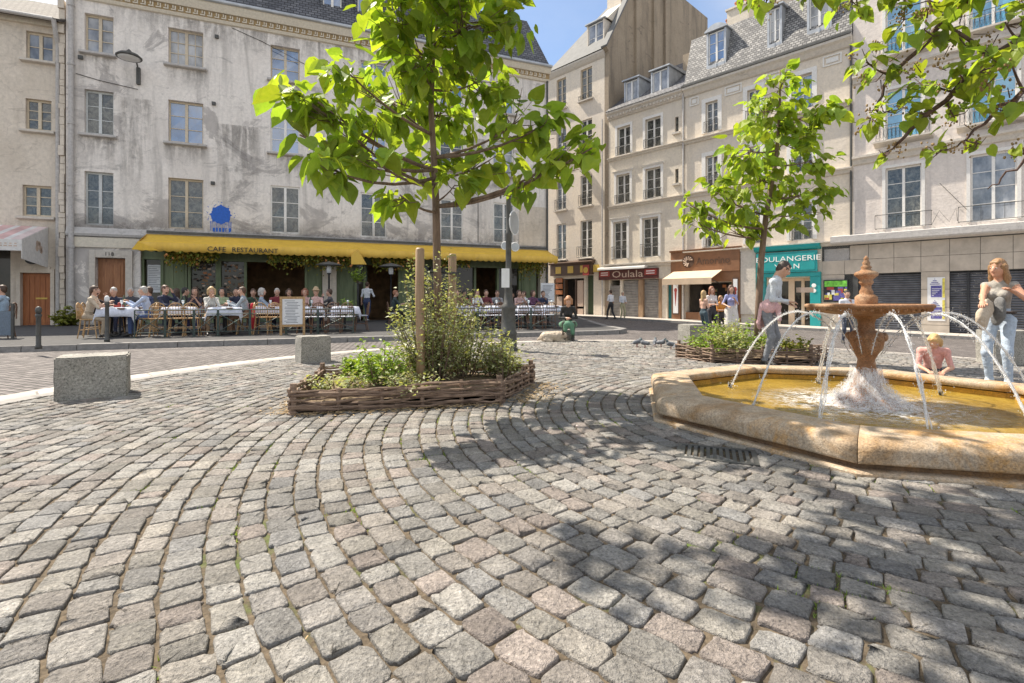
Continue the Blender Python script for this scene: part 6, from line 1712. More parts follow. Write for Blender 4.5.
# ------------------------------------------------------------------ woven planters
def planter(label, poly, h, z0, nrod, gap_side=None):
    root = empty('woven_planter', (sum(p[0] for p in poly)/len(poly), sum(p[1] for p in poly)/len(poly), z0), label, 'planter', 'woven willow planters')
    n = len(poly)
    mb = MB(); m = len(poly); cx_ = sum(p[0] for p in poly)/n; cy_ = sum(p[1] for p in poly)/n
    vs_ = []; fs = []; rr = 5
    for j in range(rr+1):
        q = j/rr
        for k in range(24):
            e = k/24*n; i = int(e); f = e-i; px_ = poly[i][0]*(1-f)+poly[(i+1)%n][0]*f; py_ = poly[i][1]*(1-f)+poly[(i+1)%n][1]*f
            x = cx_+(px_-cx_)*q*.985; y = cy_+(py_-cy_)*q*.985; vs_.append((x,y,z0+.12+.07*(1-q)+.025*_ns.noise(Vector((x*3,y*3,0)))))
    fs = [(j*24+k,(j+1)*24+k,(j+1)*24+(k+1)%24,j*24+(k+1)%24) for j in range(rr) for k in range(24)]
    mb.add(vs_, fs); mb.build('soil', M['soil'], root, True)
    for i in range(n):
        a = Vector((*poly[i],z0)); b = Vector((*poly[(i+1)%n],z0)); L = (b-a).length; d = (b-a)/L; nn = Vector((d.y,-d.x,0))
        k = max(2, int(L/.33)); st = []
        for j in range(k):
            p = a+d*(L*j/k); mb = MB(); hh_ = h*R.uniform(1.02,1.25) if j else h*1.35
            mb.tube([p+Vector((0,0,-.05)), p+Vector((R.uniform(-.01,.01),R.uniform(-.01,.01),hh_))], (.024,.019) if j else (.034,.03), 7); mb.build('stake', M['wattle'], root)
        mb = MB()
        for q in range(nrod):
            z = .025+h*(q+.3)/nrod; s_ = 0.0
            pts = []; ph = q % 2; off = R.uniform(-.05,.05); m = k*6
            for j in range(m+1):
                f = -.04/L+(1+.08/L)*j/m
                amp = .028*math.cos(PI*k*f+PI*ph); p = a+d*(L*f)+nn*amp+Vector((0,0,z+R.uniform(-.006,.006)+.012*math.sin(f*5+q)))
                pts.append(p)
            cut = R.uniform(.25,.75)
            i0 = int(cut*m)
            r_ = R.uniform(.009,.017)
            mb.tube(pts[:i0+2], [r_*(1-.35*j/m) for j in range(i0+2)], 6); mb.tube([p+Vector((0,0,.008))+nn*.006 for p in pts[i0-1:]], [r_*1.05*(1-.3*j/m) for j in range(m-i0+2)], 6)
        mb.build('woven_panel', M['wattle'], root)
    return root
planter('low woven willow planter with brown rods around the tall shrub and stakes', PL1, .225, 0.0, 11)
planter('woven willow planter behind the fountain rim filled with leafy green herbs', PL2, .26, gz(4.2), 9)
def stake(px_, pyb, pyt, y, r, label):
    a = at(px_, pyb, y); a.z = .05; b = at(px_-.5, pyt, y); mb = MB()
    mb.tube([a, a.lerp(b,.33)+Vector((.006,0,0)), a.lerp(b,.66)+Vector((-.006,0,0)), b-Vector((0,0,.02)), b], [r*1.05,r,r*1.02,r,r*.8], 12)
    o = mb.build('tree_stake', M['wood_post'], None, True); tag(o, label, 'stake', 'wooden stakes beside the young tree')
stake(420.5, 388, 248, 5.35, .046, 'round wooden tree stake in front of the shrub, the nearer one')
stake(453, 380, 254, 6.15, .048, 'round wooden tree stake at right of the trunk, half hidden by shrub')
p = at(446,273,5.95); mb = MB(); mb.tube([at(437,272,5.75)+Vector((-.08,-.02,0)), at(446,273,5.85)+Vector((0,-.08,0)), at(454,274,6.1)+Vector((.03,-.06,0)), at(454,274,6.1)+Vector((.06,.05,0)), at(446,272,5.9)+Vector((0,.08,0)), at(437,272,5.75)+Vector((-.08,.06,0))], .018, 6)
tag(mb.build('tree_tie', M['iron'], None), 'black rubber tie strapping trunk to wooden stake', 'tie')

def shrub(label, base, stems, leafsize, mat, name='shrub', spread=.35, hgt=1.2, n=500, cat='shrub', group=None, lean=(0,0), loc=None):
    root = empty(name, base, label, cat, group); st = MB(); lf = MB(); b0 = Vector(base)
    for i in range(stems):
        a = R.uniform(0,2*PI); r = spread*R.uniform(.1,1)**.6; e = b0+Vector((math.cos(a)*r+lean[0], math.sin(a)*r+lean[1], hgt*R.uniform(.35,1.0)*(1-.5*(r/spread)**2)))
        s_ = b0+Vector((math.cos(a)*r*.35, math.sin(a)*r*.35, 0)); m = s_.lerp(e,.5)+Vector((R.gauss(0,.04),R.gauss(0,.04),.06))
        pts = [s_*(1-t)**2+m*2*t*(1-t)+e*t*t for t in (0,.25,.5,.75,1)]; st.tube(pts, [.008,.007,.005,.004,.002], 5, caps=False)
        for j in range(n//stems):
            t = R.uniform(.12,1.02); p = s_*(1-t)**2+m*2*t*(1-t)+e*t*t; p += Vector((R.gauss(0,.05),R.gauss(0,.05),R.gauss(0,.03)))
            a2 = R.uniform(0,2*PI); tip = Vector((math.cos(a2),math.sin(a2),R.uniform(-.5,.9))).normalized(); sz = leafsize*R.uniform(.6,1.3); sd_ = tip.cross(Vector((R.gauss(0,.5),R.gauss(0,.5),1))).normalized(); w_ = sz*.30; up_ = sd_.cross(tip)*sz*.1
            g = R.uniform(.6,1.2)
            lf.add([p, p+tip*sz*.45+sd_*w_+up_, p+tip*sz, p+tip*sz*.45-sd_*w_+up_], [(0,1,2),(0,2,3)], 0, (g*R.uniform(.95,1.1),g,g*R.uniform(.8,1.1)))
    st.build('stem', M['bark'], root); lf.build('foliage', M[mat], root); return root
def inpl(px_, y, z=.14): return ((px_-CX)/F*y, y, z)
shrub('tall airy grey green shrub beside the front stake', inpl(434,5.6), 60, .045, 'leaf_small', spread=.46, hgt=1.62, n=5200)
shrub('tall loose shrub with small pale leaves right of the trunk', inpl(462,6.0), 34, .045, 'leaf_small', spread=.46, hgt=1.12, n=2300)
shrub('low olive shrub at the right end of the front planter', inpl(497,6.1), 20, .055, 'leaf_small', spread=.4, hgt=.62, n=1300)
shrub('bright green leafy plant at the left end of front planter', inpl(383,5.3), 18, .06, 'leaf_bright', spread=.34, hgt=.58, n=620, name='herb_plant', cat='plant')
shrub('low green herb behind left edge of front planter', inpl(362,5.9), 12, .08, 'leaf_bright', spread=.25, hgt=.3, n=380, name='herb_plant', cat='plant')
shrub('low grey green herb at the far left corner of front planter', inpl(335,5.0), 14, .05, 'leaf_small', spread=.34, hgt=.26, n=420, name='herb_plant', cat='plant')
shrub('low green herb in the middle of front planter', inpl(410,5.0), 14, .05, 'leaf_small', spread=.36, hgt=.26, n=460, name='herb_plant', cat='plant')
shrub('small wispy plant behind right corner of the front planter', inpl(505,5.9), 9, .06, 'leaf_small', spread=.25, hgt=.75, n=260, name='herb_plant', cat='plant')
for px_, y, s_, lab in ((712,8.75,.5,'bushy light green herb at left end of the rear planter'),(735,8.7,.5,'bushy light green herb in the middle of rear planter'),(752,9.2,.45,'leafy green herb near the trunk in rear planter'),(728,9.5,.5,'taller leafy herb at the back of rear planter')):
    shrub(lab, inpl(px_,y,gz(4.2)+.14), 20, .062, 'leaf_small' if px_ in (735,728) else 'leaf_bright', spread=s_, hgt=.66, n=900, name='herb_plant', cat='plant')
shrub('dark rounded mossy shrub behind fountain rim left of the pedestal', inpl(793,8.9,gz(5)+.05), 20, .07, 'leaf_hang', spread=.3, hgt=.42, n=900)
shrub('dark green leafy potted plant against wall by the red door', (*LF.at(66,.6),.1), 22, .16, 'leaf_hang', spread=.55, hgt=.75, n=620)
# straw litter round the front planter, and dry bits on the cobbles
mb = MB()
for i in range(2600):
    e = R.random(); k = R.randrange(len(PL1)); a = Vector(PL1[k]); b = Vector(PL1[(k+1)%5]); q = a.lerp(b, R.random()); d = (b-a).normalized(); nn = Vector((d.y,-d.x)); q += nn*abs(R.gauss(0,.13 if k else .08))
    if k == 1: q += nn*abs(R.gauss(0,.15))
    t = R.uniform(0,2*PI); l_ = R.uniform(.008,.035); w_ = R.uniform(.0015,.004); z = .034+R.uniform(0,.01); c_, s_ = math.cos(t), math.sin(t)
    mb.add([(q.x-c_*l_+s_*w_,q.y-s_*l_-c_*w_,z),(q.x+c_*l_+s_*w_,q.y+s_*l_-c_*w_,z+R.uniform(-.004,.006)),(q.x+c_*l_-s_*w_,q.y+s_*l_+c_*w_,z+R.uniform(-.004,.006)),(q.x-c_*l_-s_*w_,q.y-s_*l_+c_*w_,z)], [(0,1,2,3)])
for i in range(1500):
    r = R.uniform(2.1,6); t = R.uniform(PI*.7,PI*1.8); x = FC[0]+r*math.cos(t); y = FC[1]+r*math.sin(t)
    t = R.uniform(0,2*PI); l_ = R.uniform(.004,.016); w_ = R.uniform(.001,.003); c_, s_ = math.cos(t), math.sin(t); z = gz(x)+.012+R.uniform(0,.006)
    mb.add([(x-c_*l_+s_*w_,y-s_*l_-c_*w_,z),(x+c_*l_+s_*w_,y+s_*l_-c_*w_,z),(x+c_*l_-s_*w_,y+s_*l_+c_*w_,z),(x-c_*l_-s_*w_,y-s_*l_+c_*w_,z)], [(0,1,2,3)])
tag(mb.build('straw', M['straw']), 'scattered dry straw and twigs round the front planter', 'straw litter', kind='stuff')

# ------------------------------------------------------------------ terrace furniture
AR, AL, AC, AF = 0.385, 0.385+PI, -1.186, 1.955
def make_chair(wood='rattan'):
    r = empty('bistro_chair', (0,0,0), 'rattan bistro chair', 'chair', 'rattan chairs on the cafe terrace')
    m = M[wood]
    mb = MB(); mb.lathe([(.01,.44),(.19,.44),(.205,.455),(.20,.47),(.01,.472)], (0,0,0), 14); mb.build('seat', M['rattan'] if wood == 'rattan' else M['cloth'], r)
    for sx, sy in ((1,1),(1,-1),(-1,1),(-1,-1)):
        mb = MB(); mb.tube([(.14*sx,.14*sy,.44),(.16*sx,.16*sy,.2),(.19*sx,.18*sy,0)], .014, 6); mb.build('leg', m, r)
    mb = MB(); mb.tube([(.16,.165,.22),(-.165,.165,.2),(-.165,-.165,.2),(.16,-.165,.22),(.16,.165,.22)], .008, 5)
    mb.build('stretcher', m, r)
    mb = MB(); pts = []
    for i in range(11):
        t = PI*i/10; pts.append((-.19-.05*math.sin(t), .19*math.cos(t), .46+.40*math.sin(t)**.6))
    mb.tube(pts, .013, 6)
    for i in range(5):
        y = -.12+.06*i; mb.tube([(-.18,y,.47),(-.235,y,.46+.40*math.sqrt(max(0,1-(y/.19)**2))**.6)], .008, 4)
    for z in (.56,.66,.76): mb.tube([(-.2,-.16,z),(-.225,0,z),(-.2,.16,z)], .008, 4)
    mb.build('backrest', m, r); return r
chairs = {'rattan': make_chair('rattan'), 'rattan_dark': make_chair('rattan_dark')}
used = {'rattan': False, 'rattan_dark': False}
def chair(xy, z, ang, label, kind='rattan'):
    o = chairs[kind] if not used[kind] else copy_tree(chairs[kind]); used[kind] = True
    o.location = (xy[0], xy[1], z); o.rotation_euler = (0,0,ang); o['label'] = label; return o
def fp(px_, d): return LF.at(px_, d)
GP = 'people sitting at the cafe terrace'
def seated(px_, d, ang, label, short, kind='rattan', ht=1.58, **kw):
    x, y = fp(px_, d)
    person(label, (x-.05*math.cos(ang), y-.05*math.sin(ang), SW), ang, ht=ht, pose='sit', seat=.45, group=GP, **kw)
    chair((x, y), SW, ang, 'rattan bistro chair under '+short, kind)
navy = (.025,.03,.06); jean = (.07,.11,.24); greyh = (.42,.40,.37); brn = (.07,.04,.025); blk = (.02,.018,.016); blond = (.42,.29,.14)
HT = {'l': (.48,.10,.86), 'r': (.46,-.12,.88)}; HM = {'l': (.30,.06,1.12), 'r': (.44,-.12,.88)}
seated(90, 8.35, AR, 'man in beige shirt and beige trousers seated at left end of the terrace', 'the man in beige', top=(.55,.46,.35), bot=(.36,.29,.21), hair=brn, hands={'l': (.42,.08,.92), 'r': (.45,-.05,.95)}, beard=True, lean=.18, res=.017)
seated(94, 7.2, AR, 'dark haired woman in black behind the man in beige', 'the woman in black', top=(.05,.04,.045), bot=blk, hair=brn, style='long', hands=HM, fem=True)
seated(115, 6.9, AC, 'man in navy jumper leaning over the first table', 'the man in navy jumper', top=navy, bot=navy, hair=greyh, hands=HT, lean=.2, sleeve='long')
seated(147, 8.1, AL, 'grey haired man in light blue shirt and jeans facing left', 'the man in light blue shirt', top=(.42,.50,.66), bot=jean, hair=greyh, hands={'l': (.5,.1,.95), 'r': (.48,-.1,.98)}, sleeve='long', lean=.15, res=.017)
seated(149, 6.9, AL, 'dark haired person in blue behind the grey haired man', 'the person in blue', top=(.07,.10,.2), bot=navy, hair=brn, hands=HT, sleeve='long')
seated(165, 7.3, AR-.5, 'bearded man in navy sweater with hand to his mouth', 'the bearded man', top=navy, bot=navy, hair=(.10,.05,.03), hands={'l': (.26,.02,1.17), 'r': (.44,-.14,.86)}, beard=True, sleeve='long', ht=1.66)
seated(195, 7.0, AC, 'woman in black top and glasses facing the square', 'the woman with glasses', top=(.035,.03,.045), bot=(.07,.08,.22), hair=brn, style='long', hands={'l': (.28,.05,1.05), 'r': (.3,-.05,1.0)}, fem=True)
seated(211, 8.2, AC+.3, 'blonde woman in white patterned jacket at terrace edge', 'the blonde woman', top=(.55,.54,.5), bot=(.3,.2,.12), hair=blond, style='bob', hands={'l': (.26,.06,1.08), 'r': (.28,-.05,1.05)}, sleeve='long', fem=True, lean=.1, kind='rattan_dark')
seated(222, 7.0, AC, 'dark haired person in pale green top', 'the person in pale green', top=(.30,.36,.22), bot=blk, hair=blk, style='bob', hands=HT, fem=True)
seated(245, 8.2, AL, 'bearded man in grey sweater with dark cap facing left', 'the man in grey sweater', top=(.30,.34,.38), bot=(.22,.13,.08), hair=(.09,.05,.03), hands={'l': (.46,.1,.9), 'r': (.42,-.1,.95)}, beard=True, sleeve='long', lean=.12, res=.017)
seated(236, 6.8, AC, 'person in dark navy behind the man in grey sweater', 'the person in dark navy', top=navy, bot=navy, hair=blk, hands=HT, sleeve='long')
seated(262, 6.9, AR, 'grey haired woman in blue striped top seen from side', 'the woman in striped top', top=(.30,.36,.44), bot=navy, hair=greyh, style='bob', hands=HT, fem=True)
seated(277, 6.5, AC, 'grey haired man in dark red shirt by the dark window', 'the man in dark red', top=(.20,.03,.04), bot=blk, hair=greyh, hands=HT, sleeve='long')
seated(305, 6.8, AC-.2, 'person with reddish hair in pink shirt behind the menu board', 'the person with reddish hair', top=(.55,.36,.33), bot=navy, hair=(.22,.08,.04), hands=HT, fem=True, style='bob')
seated(316, 6.9, AC, 'person in pink top wearing straw hat', 'the person in straw hat', top=(.60,.40,.36), bot=navy, hair=(.45,.33,.2), style='hat', hands=HT)
seated(394, 5.2, AR, 'person in dark top seated beside the open cafe door', 'the person by the door', top=(.04,.06,.06), bot=blk, hair=(.30,.13,.07), hands=HT, kind='rattan_dark', lean=.1)
seated(463, 6.6, AR, 'person in black under the right part of the yellow awning', 'the person in black', top=(.03,.03,.03), bot=blk, hair=blk, hands=HT, kind='rattan_dark')
seated(477, 7.2, AC, 'woman in white top left of the lamp post', 'the woman in white', top=(.6,.58,.55), bot=navy, hair=brn, style='long', hands=HT, fem=True, kind='rattan_dark')
seated(486, 7.0, AC, 'person in burgundy top left of the lamp post', 'the person in burgundy', top=(.16,.04,.05), bot=blk, hair=brn, hands=HT, kind='rattan_dark')
seated(519, 7.0, AC, 'woman in pale pink top right of the lamp post', 'the woman in pale pink', top=(.55,.38,.36), bot=navy, hair=brn, style='bob', hands=HM, fem=True, kind='rattan_dark')
seated(533, 7.0, AC+.3, 'person in plum jacket at right end of terrace', 'the person in plum', top=(.12,.05,.10), bot=blk, hair=brn, style='bob', hands=HT, sleeve='long', kind='rattan_dark')
seated(2, 7.6, AL, 'man in light blue shirt at the left edge of the photo', 'the man at left edge', top=(.30,.40,.50), bot=(.2,.22,.22), hair=brn, hands=HT, sleeve='long', kind='rattan_dark')
for q in ((131,6.0,AC,'man in charcoal shirt in the back row left of the grey haired man','the man in charcoal',(.07,.07,.08),greyh,'short'),(178,5.6,AL,'woman in grey cardigan behind the bearded man','the woman in cardigan',(.25,.24,.25),brn,'long'),
          (185,6.6,AR,'person in black jacket next to the woman with glasses','the person in black jacket',(.03,.03,.03),blk,'short'),(253,5.9,AC,'man in dark green shirt before the dark window','the man in dark green',(.05,.09,.06),brn,'short'),
          (289,6.0,AC,'woman in mauve top behind the menu board left side','the woman in mauve',(.28,.17,.26),brn,'bob'),(331,6.4,AL,'person in dark grey top behind the herb table','the person in dark grey',(.10,.10,.11),brn,'short'),
          (457,7.4,AC,'man in brown shirt half hidden by the shrub','the man in brown',(.20,.12,.07),brn,'short'),(470,5.8,AC,'woman in red top in the back row left of the lamp post','the woman in red',(.40,.06,.05),blk,'long'),
          (497,6.4,AC,'man in grey shirt partly behind the lamp post','the man behind lamp post',(.33,.33,.34),brn,'short'),(507,7.4,AR,'person in black behind the lamp post facing right','the person behind lamp post',(.03,.03,.035),blk,'short'),
          (526,5.8,AL,'man in white shirt in the back row right of lamp post','the man in white shirt',(.6,.6,.6),brn,'short'),(542,6.4,AC,'man in navy shirt at far right end of the terrace','the man in navy shirt',(.04,.05,.1),brn,'short')):
    seated(q[0], q[1], q[2]+R.uniform(-.2,.2), q[3], q[4], top=q[5], bot=navy, hair=q[6], style=q[7], hands=R.choice((HT,HM,{'l': (.3,.08,1.0), 'r': (.40,-.14,.88)})), lean=R.uniform(0,.2), fem=q[7] != 'short', kind='rattan_dark', sleeve=R.choice(('long','short')))
x, y = fp(367, 1.2)
person('waiter in white shirt and dark trousers walking into the cafe door', (x,y,SW), AF-.4, ht=1.70, pose='walk', top=(.62,.64,.68), bot=(.04,.055,.12), hair=brn, hands={'r': (.3,-.2,1.1)}, shoe=(.5,.5,.5))

def table(px_, d, lab, cl=True):
    x, y = fp(px_, d)
    r = empty('bistro_table', (x,y,SW), 'small pedestal table '+lab, 'table', 'cafe terrace tables')
    mb = MB(); mb.box(x-.33,x+.33,y-.33,y+.33,SW+.70,SW+.735); mb.build('tabletop', M['rattan_dark'], r)
    mb = MB(); mb.lathe([(.2,0),(.2,.02),(.03,.05),(.028,.70)], (x,y,SW), 10); mb.build('pedestal', M['iron'], r)
    if cl:
        mb = MB(); n = 10; vs_ = []
        ux = Vector((LU[0],LU[1],0)); uy = Vector((-LU[1],LU[0],0))
        for i in range(n+1):
            for j in range(n+1):
                a, b = -.62+1.24*i/n, -.62+1.24*j/n; ex = max(0,abs(a)-.36)+max(0,abs(b)-.36)
                ca_, cb_ = max(-.38,min(.38,a)), max(-.38,min(.38,b)); k_ = .2
                p = Vector((x,y,0))+ux*(ca_+(a-ca_)*k_+.02*math.sin(b*14)*min(1,ex*4))+uy*(cb_+(b-cb_)*k_+.02*math.sin(a*14)*min(1,ex*4)); vs_.append((p.x,p.y,SW+.742-ex*.85))
        mb.add(vs_, [(i*(n+1)+j,(i+1)*(n+1)+j,(i+1)*(n+1)+j+1,i*(n+1)+j+1) for i in range(n) for j in range(n)])
        o = mb.build('tablecloth', M['cloth'], None, True); md = o.modifiers.new('t','SOLIDIFY'); md.thickness = .004; tag(o, 'pale cloth draped over the table '+lab, 'tablecloth', 'cafe table cloths')
    return x, y
def glass(x, y, z, lab, k=0):
    mb = MB()
    if k == 0: mb.lathe([(.03,0),(.03,.004),(.005,.01),(.005,.08),(.03,.11),(.036,.15),(.03,.18)], (x,y,z), 10); o = mb.build('wine_glass', M['clear'], None, True); tag(o, 'clear wine glass '+lab, 'glass')
    elif k == 1: mb.lathe([(.04,0),(.042,.18),(.018,.24),(.016,.30)], (x,y,z), 10); o = mb.build('bottle', M['green_dark'], None, True); tag(o, 'dark green bottle '+lab, 'bottle')
    else: mb.lathe([(.06,0),(.12,.012),(.125,.018),(.06,.012)], (x,y,z), 14); o = mb.build('plate', M['paper'], None, True); tag(o, 'white plate '+lab, 'plate')
for px_, d, lab in ((120,8.1,'in front of the man in beige'),(181,7.6,'in front of the bearded man'),(226,8.2,'between blonde woman and man in grey sweater'),(268,7.3,'behind the barrier left of the menu board'),
                    (309,7.6,'behind the menu board'),(345,7.7,'with the green potted herb, near the cafe door'),(138,6.7,'in the row behind the light blue shirt'),(206,6.2,'behind the woman with glasses'),
                    (470,8.0,'left of the lamp post near the stakes'),(493,8.2,'behind the lamp post'),(525,8.2,'right of the lamp post'),(548,8.3,'at the right end of terrace')):
    x, y = table(px_, d, lab)
    glass(x+.12, y-.1, SW+.747, 'on the table '+lab); glass(x-.15, y+.05, SW+.747, 'on the cloth '+lab, 2)
    if px_ in (120,181,309,470): glass(x-.02, y+.16, SW+.747, 'on the table '+lab, 1)
x, y = fp(345, 7.7); shrub('green potted herb on the table near the cafe door', (x,y,SW+.75), 10, .07, 'leaf_bright', name='potted_herb', spread=.16, hgt=.22, n=200, cat='plant')
x, y = fp(119, 8.15); mb = MB(); mb.box(x-.09,x+.09,y-.06,y+.06,SW+.748,SW+.80); mb.ball((x+.02,y,SW+.83), .05, 0, 8); tag(mb.build('red_napkin', M['red_paint'], None), 'crumpled red napkin on the first table', 'napkin')
for px_, d, a, lab, k in ((158,8.55,AF,'empty rattan chair with its back to the square before the bearded man','rattan'),(177,8.5,AF,'empty chair facing the second table, right of first','rattan'),(192,8.5,AF,'empty rattan chair in front of the woman with glasses','rattan'),
                       (263,8.4,AF,'empty pale rattan chair behind barrier near the red coat','rattan'),(276,8.4,AF,'empty pale rattan chair just left of the menu board','rattan'),(304,8.5,AF,'empty rattan chair behind right leg of the menu board','rattan_dark'),
                       (318,8.5,AF,'empty dark rattan chair right of the menu board','rattan_dark'),(334,8.5,AF,'empty dark rattan chair under the herb table','rattan_dark'),(348,8.5,AF,'empty dark rattan chair nearest the cafe doorway','rattan_dark'),
                       (361,7.6,AL,'chair turned sideways beside the cafe doorway','rattan_dark'),(466,8.9,AF,'empty chair left of the lamp post beside the shrub','rattan_dark'),(484,9.0,AF,'empty chair just left of the lamp post','rattan_dark'),
                       (497,9.0,AF,'empty chair behind the lamp post base','rattan_dark'),(520,9.0,AF,'empty chair just right of the lamp post','rattan_dark'),(535,9.0,AF,'empty chair before the person in plum','rattan_dark'),(549,9.0,AF,'empty chair at right end of the terrace row','rattan_dark')):
    chair(fp(px_, d), SW, a+R.uniform(-.25,.25), lab, k)
# red coat on a chair
x, y = fp(252, 8.25); V_, Q_, _ = sdf_mesh([((0,0,.45),(0,.02,.9),.13,.10,0,((1,0,0),.5)),((.02,.1,.2),(0,.06,.75),.10,.08,0,((1,0,0),.5)),((0,-.08,.12),(.02,-.04,.7),.08,.09,0,((1,0,0),.5))], .02, .04)
o = np_mesh('red_coat', V_*.85+np.array((x,y,SW)), [Q_], cmat((.52,.03,.05))); tag(o, 'bright red coat hanging on chair of the man in grey sweater', 'coat')
# barrier panels along the terrace edge
def barrier(p, q, lab):
    p = Vector((*p,SW)); q = Vector((*q,SW)); r = empty('terrace_barrier', (p+q)/2, lab, 'barrier', 'low crossed iron barriers round the terrace'); h_ = .68; z = Vector((0,0,1))
    for c_ in (p, q):
        mb = MB(); mb.tube([c_, c_+z*h_], .016, 6); mb.tube([c_, c_+z*.012], .07, 8); mb.build('post', M['barrier'], r)
    mb = MB(); mb.tube([p+z*h_, q+z*h_], .015, 6); mb.tube([p+z*.12, q+z*.12], .011, 6); mb.tube([p+z*(h_-.1), q+z*(h_-.1)], .009, 5); mb.build('rail', M['barrier'], r)
    mb = MB(); mb.tube([p+z*.12, q+z*(h_-.1)], .010, 5); mb.tube([p+z*(h_-.1), q+z*.12], .010, 5); mb.build('cross_bar', M['barrier'], r)
labs = ['crossed iron barrier panel nearest the man in light blue shirt','crossed iron barrier panel before the bearded man','crossed iron barrier panel before the blonde woman','crossed iron barrier panel before the red coat','crossed iron barrier panel left of the menu board','crossed iron barrier panel right of the menu board','crossed iron barrier panel ending near the cafe doorway']
e_ = [134,165,194,218,250,286,318,354]
for i in range(7): barrier(fp(e_[i]+.6, 8.85), fp(e_[i+1]-.6, 8.85), labs[i])
labs = ['dark barrier panel left of the lamp post beside the shrub','dark barrier panel behind the lamp post','dark barrier panel right of the lamp post','dark barrier panel at the right end of terrace']
e_ = [452,478,505,531,562]
for i in range(4): barrier(fp(e_[i]+.5, 9.35), fp(e_[i+1]-.5, 9.35), labs[i])
# menu board on two legs
x, y = fp(292.5, 9.15); r_ = empty('menu_board', (x,y,SW), 'wooden framed menu board with white sheet standing in front of the terrace', 'menu board')
FB = Fac((x,y), LU, LN)
mb = MB()
for s_ in (-.31,.25): FB.box(mb, s_, s_+.06, -.02, .03, SW, SW+1.02)
FB.box(mb, -.25, .25, -.01, .02, SW+.96, SW+1.02); FB.box(mb, -.25, .25, -.01, .02, SW+.22, SW+.28); mb.tube([FB.P(-.28,-.02,SW+.95), FB.P(-.28,-.4,SW)], .018, 5); mb.tube([FB.P(.28,-.02,SW+.95), FB.P(.28,-.4,SW)], .018, 5); mb.build('frame', M['rattan'], r_)
mb = MB(); FB.box(mb, -.248, .248, -.008, .012, SW+.285, SW+.955); sh_ = mb.build('sheet', M['paper'], r_)
mb = MB()
for i in range(15):
    z = SW+.90-i*.041; a = R.uniform(-.2,-.12); FB.box(mb, a, R.uniform(.02,.2), .0125, .0135, z, z+.014)
mb.build('print', M['ink'], sh_)
x, y = fp(547.5, 1.6); r_ = empty('poster_stand', (x,y,SW), 'white poster on thin stand at the right end of cafe front', 'poster stand'); FB = Fac((x,y), LU, LN)
mb = MB(); FB.box(mb, -.03, .03, -.02, .01, SW, SW+2.2); FB.box(mb, -.2, .2, -.1, .1, SW, SW+.03); mb.build('pole', M['iron_grey'], r_)
mb = MB(); FB.box(mb, -.36, .36, .012, .03, SW+.85, SW+1.75); ps_ = mb.build('poster', M['paper'], r_)
mb = MB()
for i in range(12): FB.box(mb, -.28, R.uniform(0,.28), .031, .033, SW+1.62-i*.062, SW+1.645-i*.062)
mb.build('print', M['ink'], ps_)
# heaters
for i, (px_, lab) in enumerate(((329,'grey mushroom patio heater left of the cafe doorway'),(391,'grey mushroom patio heater right of the cafe doorway'))):
    x, y = fp(px_, 2.4); r_ = empty('patio_heater', (x,y,SW), lab, 'heater', 'patio heaters at the cafe door')
    mb = MB(); mb.lathe([(.2,0),(.2,.05),(.15,.1),(.04,.14),(.032,1.95),(.07,1.97),(.08,2.2),(.05,2.24)], (x,y,SW), 12); mb.build('column', M['iron'], r_, True)
    mb = MB(); mb.lathe([(.5,2.30),(.5,2.32),(.3,2.40),(.06,2.45),(.02,2.47)], (x,y,SW), 24); mb.build('hood', M['iron_grey'], r_, True)
    mb = MB(); mb.lathe([(.09,2.0),(.1,2.22),(.06,2.29)], (x,y,SW), 10); mb.build('burner', M['paper'], r_, True)
x, y = fp(359, 1.5); mb = MB(); z = 2.55
mb.hexa([(x-.3,y-.1,z),(x+.3,y-.1,z),(x+.3,y+.1,z),(x-.3,y+.1,z),(x-.3,y-.1,z+.4),(x-.05,y-.1,z+.62),(x-.05,y+.1,z+.62),(x-.3,y+.1,z+.4)])
mb.tube([(x-.1,y,z+.4),(x-.1,y,3.2)], .012, 5); tag(mb.build('hanging_lantern', M['yellow_pale'], None), 'small yellow hanging lantern sign above the cafe doorway', 'lantern')
# leafy garlands under the awning
def garland(px0, px1, z, lab, n, d=.95, drop=.3, flowers=0):
    r_ = empty('hanging_plant', (*fp((px0+px1)/2, d), z), lab, 'hanging plant', 'leafy garlands under the awning'); mb = MB(); st = MB(); fl = MB()
    a, b = LF.s_(px0, d), LF.s_(px1, d); st.tube([LF.P(a,d,z+.1), LF.P((a+b)/2,d,z+.03), LF.P(b,d,z+.1)], .012, 5)
    for i in range(n):
        p = Vector(LF.P(R.uniform(a,b), d+R.gauss(0,.12), z+.1-abs(R.gauss(0,drop*.6)))); t = R.uniform(0,2*PI); g = R.uniform(.6,1.2)
        leaf_geo(mb, p, Vector((math.cos(t)*.6,math.sin(t)*.6,-.6)), Vector((R.gauss(0,.5),R.gauss(0,.5)-.3,1)), R.uniform(.06,.12), (g*R.choice((1,1,1.7)),g,g*.8))
    for i in range(flowers): fl.ball(LF.P(R.uniform(a,b), d+R.gauss(0,.14), z-R.uniform(0,drop)), R.uniform(.03,.06), 0, 6)
    st.build('stem', M['bark'], r_); mb.build('foliage', M['leaf_hang'], r_)
    if flowers: fl.build('flowers', M['flower'], r_, True)['kind'] = 'stuff'
garland(165, 200, 2.86, 'leafy garland with orange flowers at the left end of the awning', 620, drop=.42, flowers=16)
garland(200, 218, 2.84, 'short leafy garland beside the second display window', 160)
garland(268, 312, 2.88, 'leafy yellow green garland above the dark open window', 600, drop=.4)
garland(312, 352, 2.85, 'leafy garland with orange flowers behind the left heater', 560, drop=.45, flowers=16)
garland(372, 414, 2.85, 'leafy garland with orange flowers behind the right heater', 560, drop=.45, flowers=18)
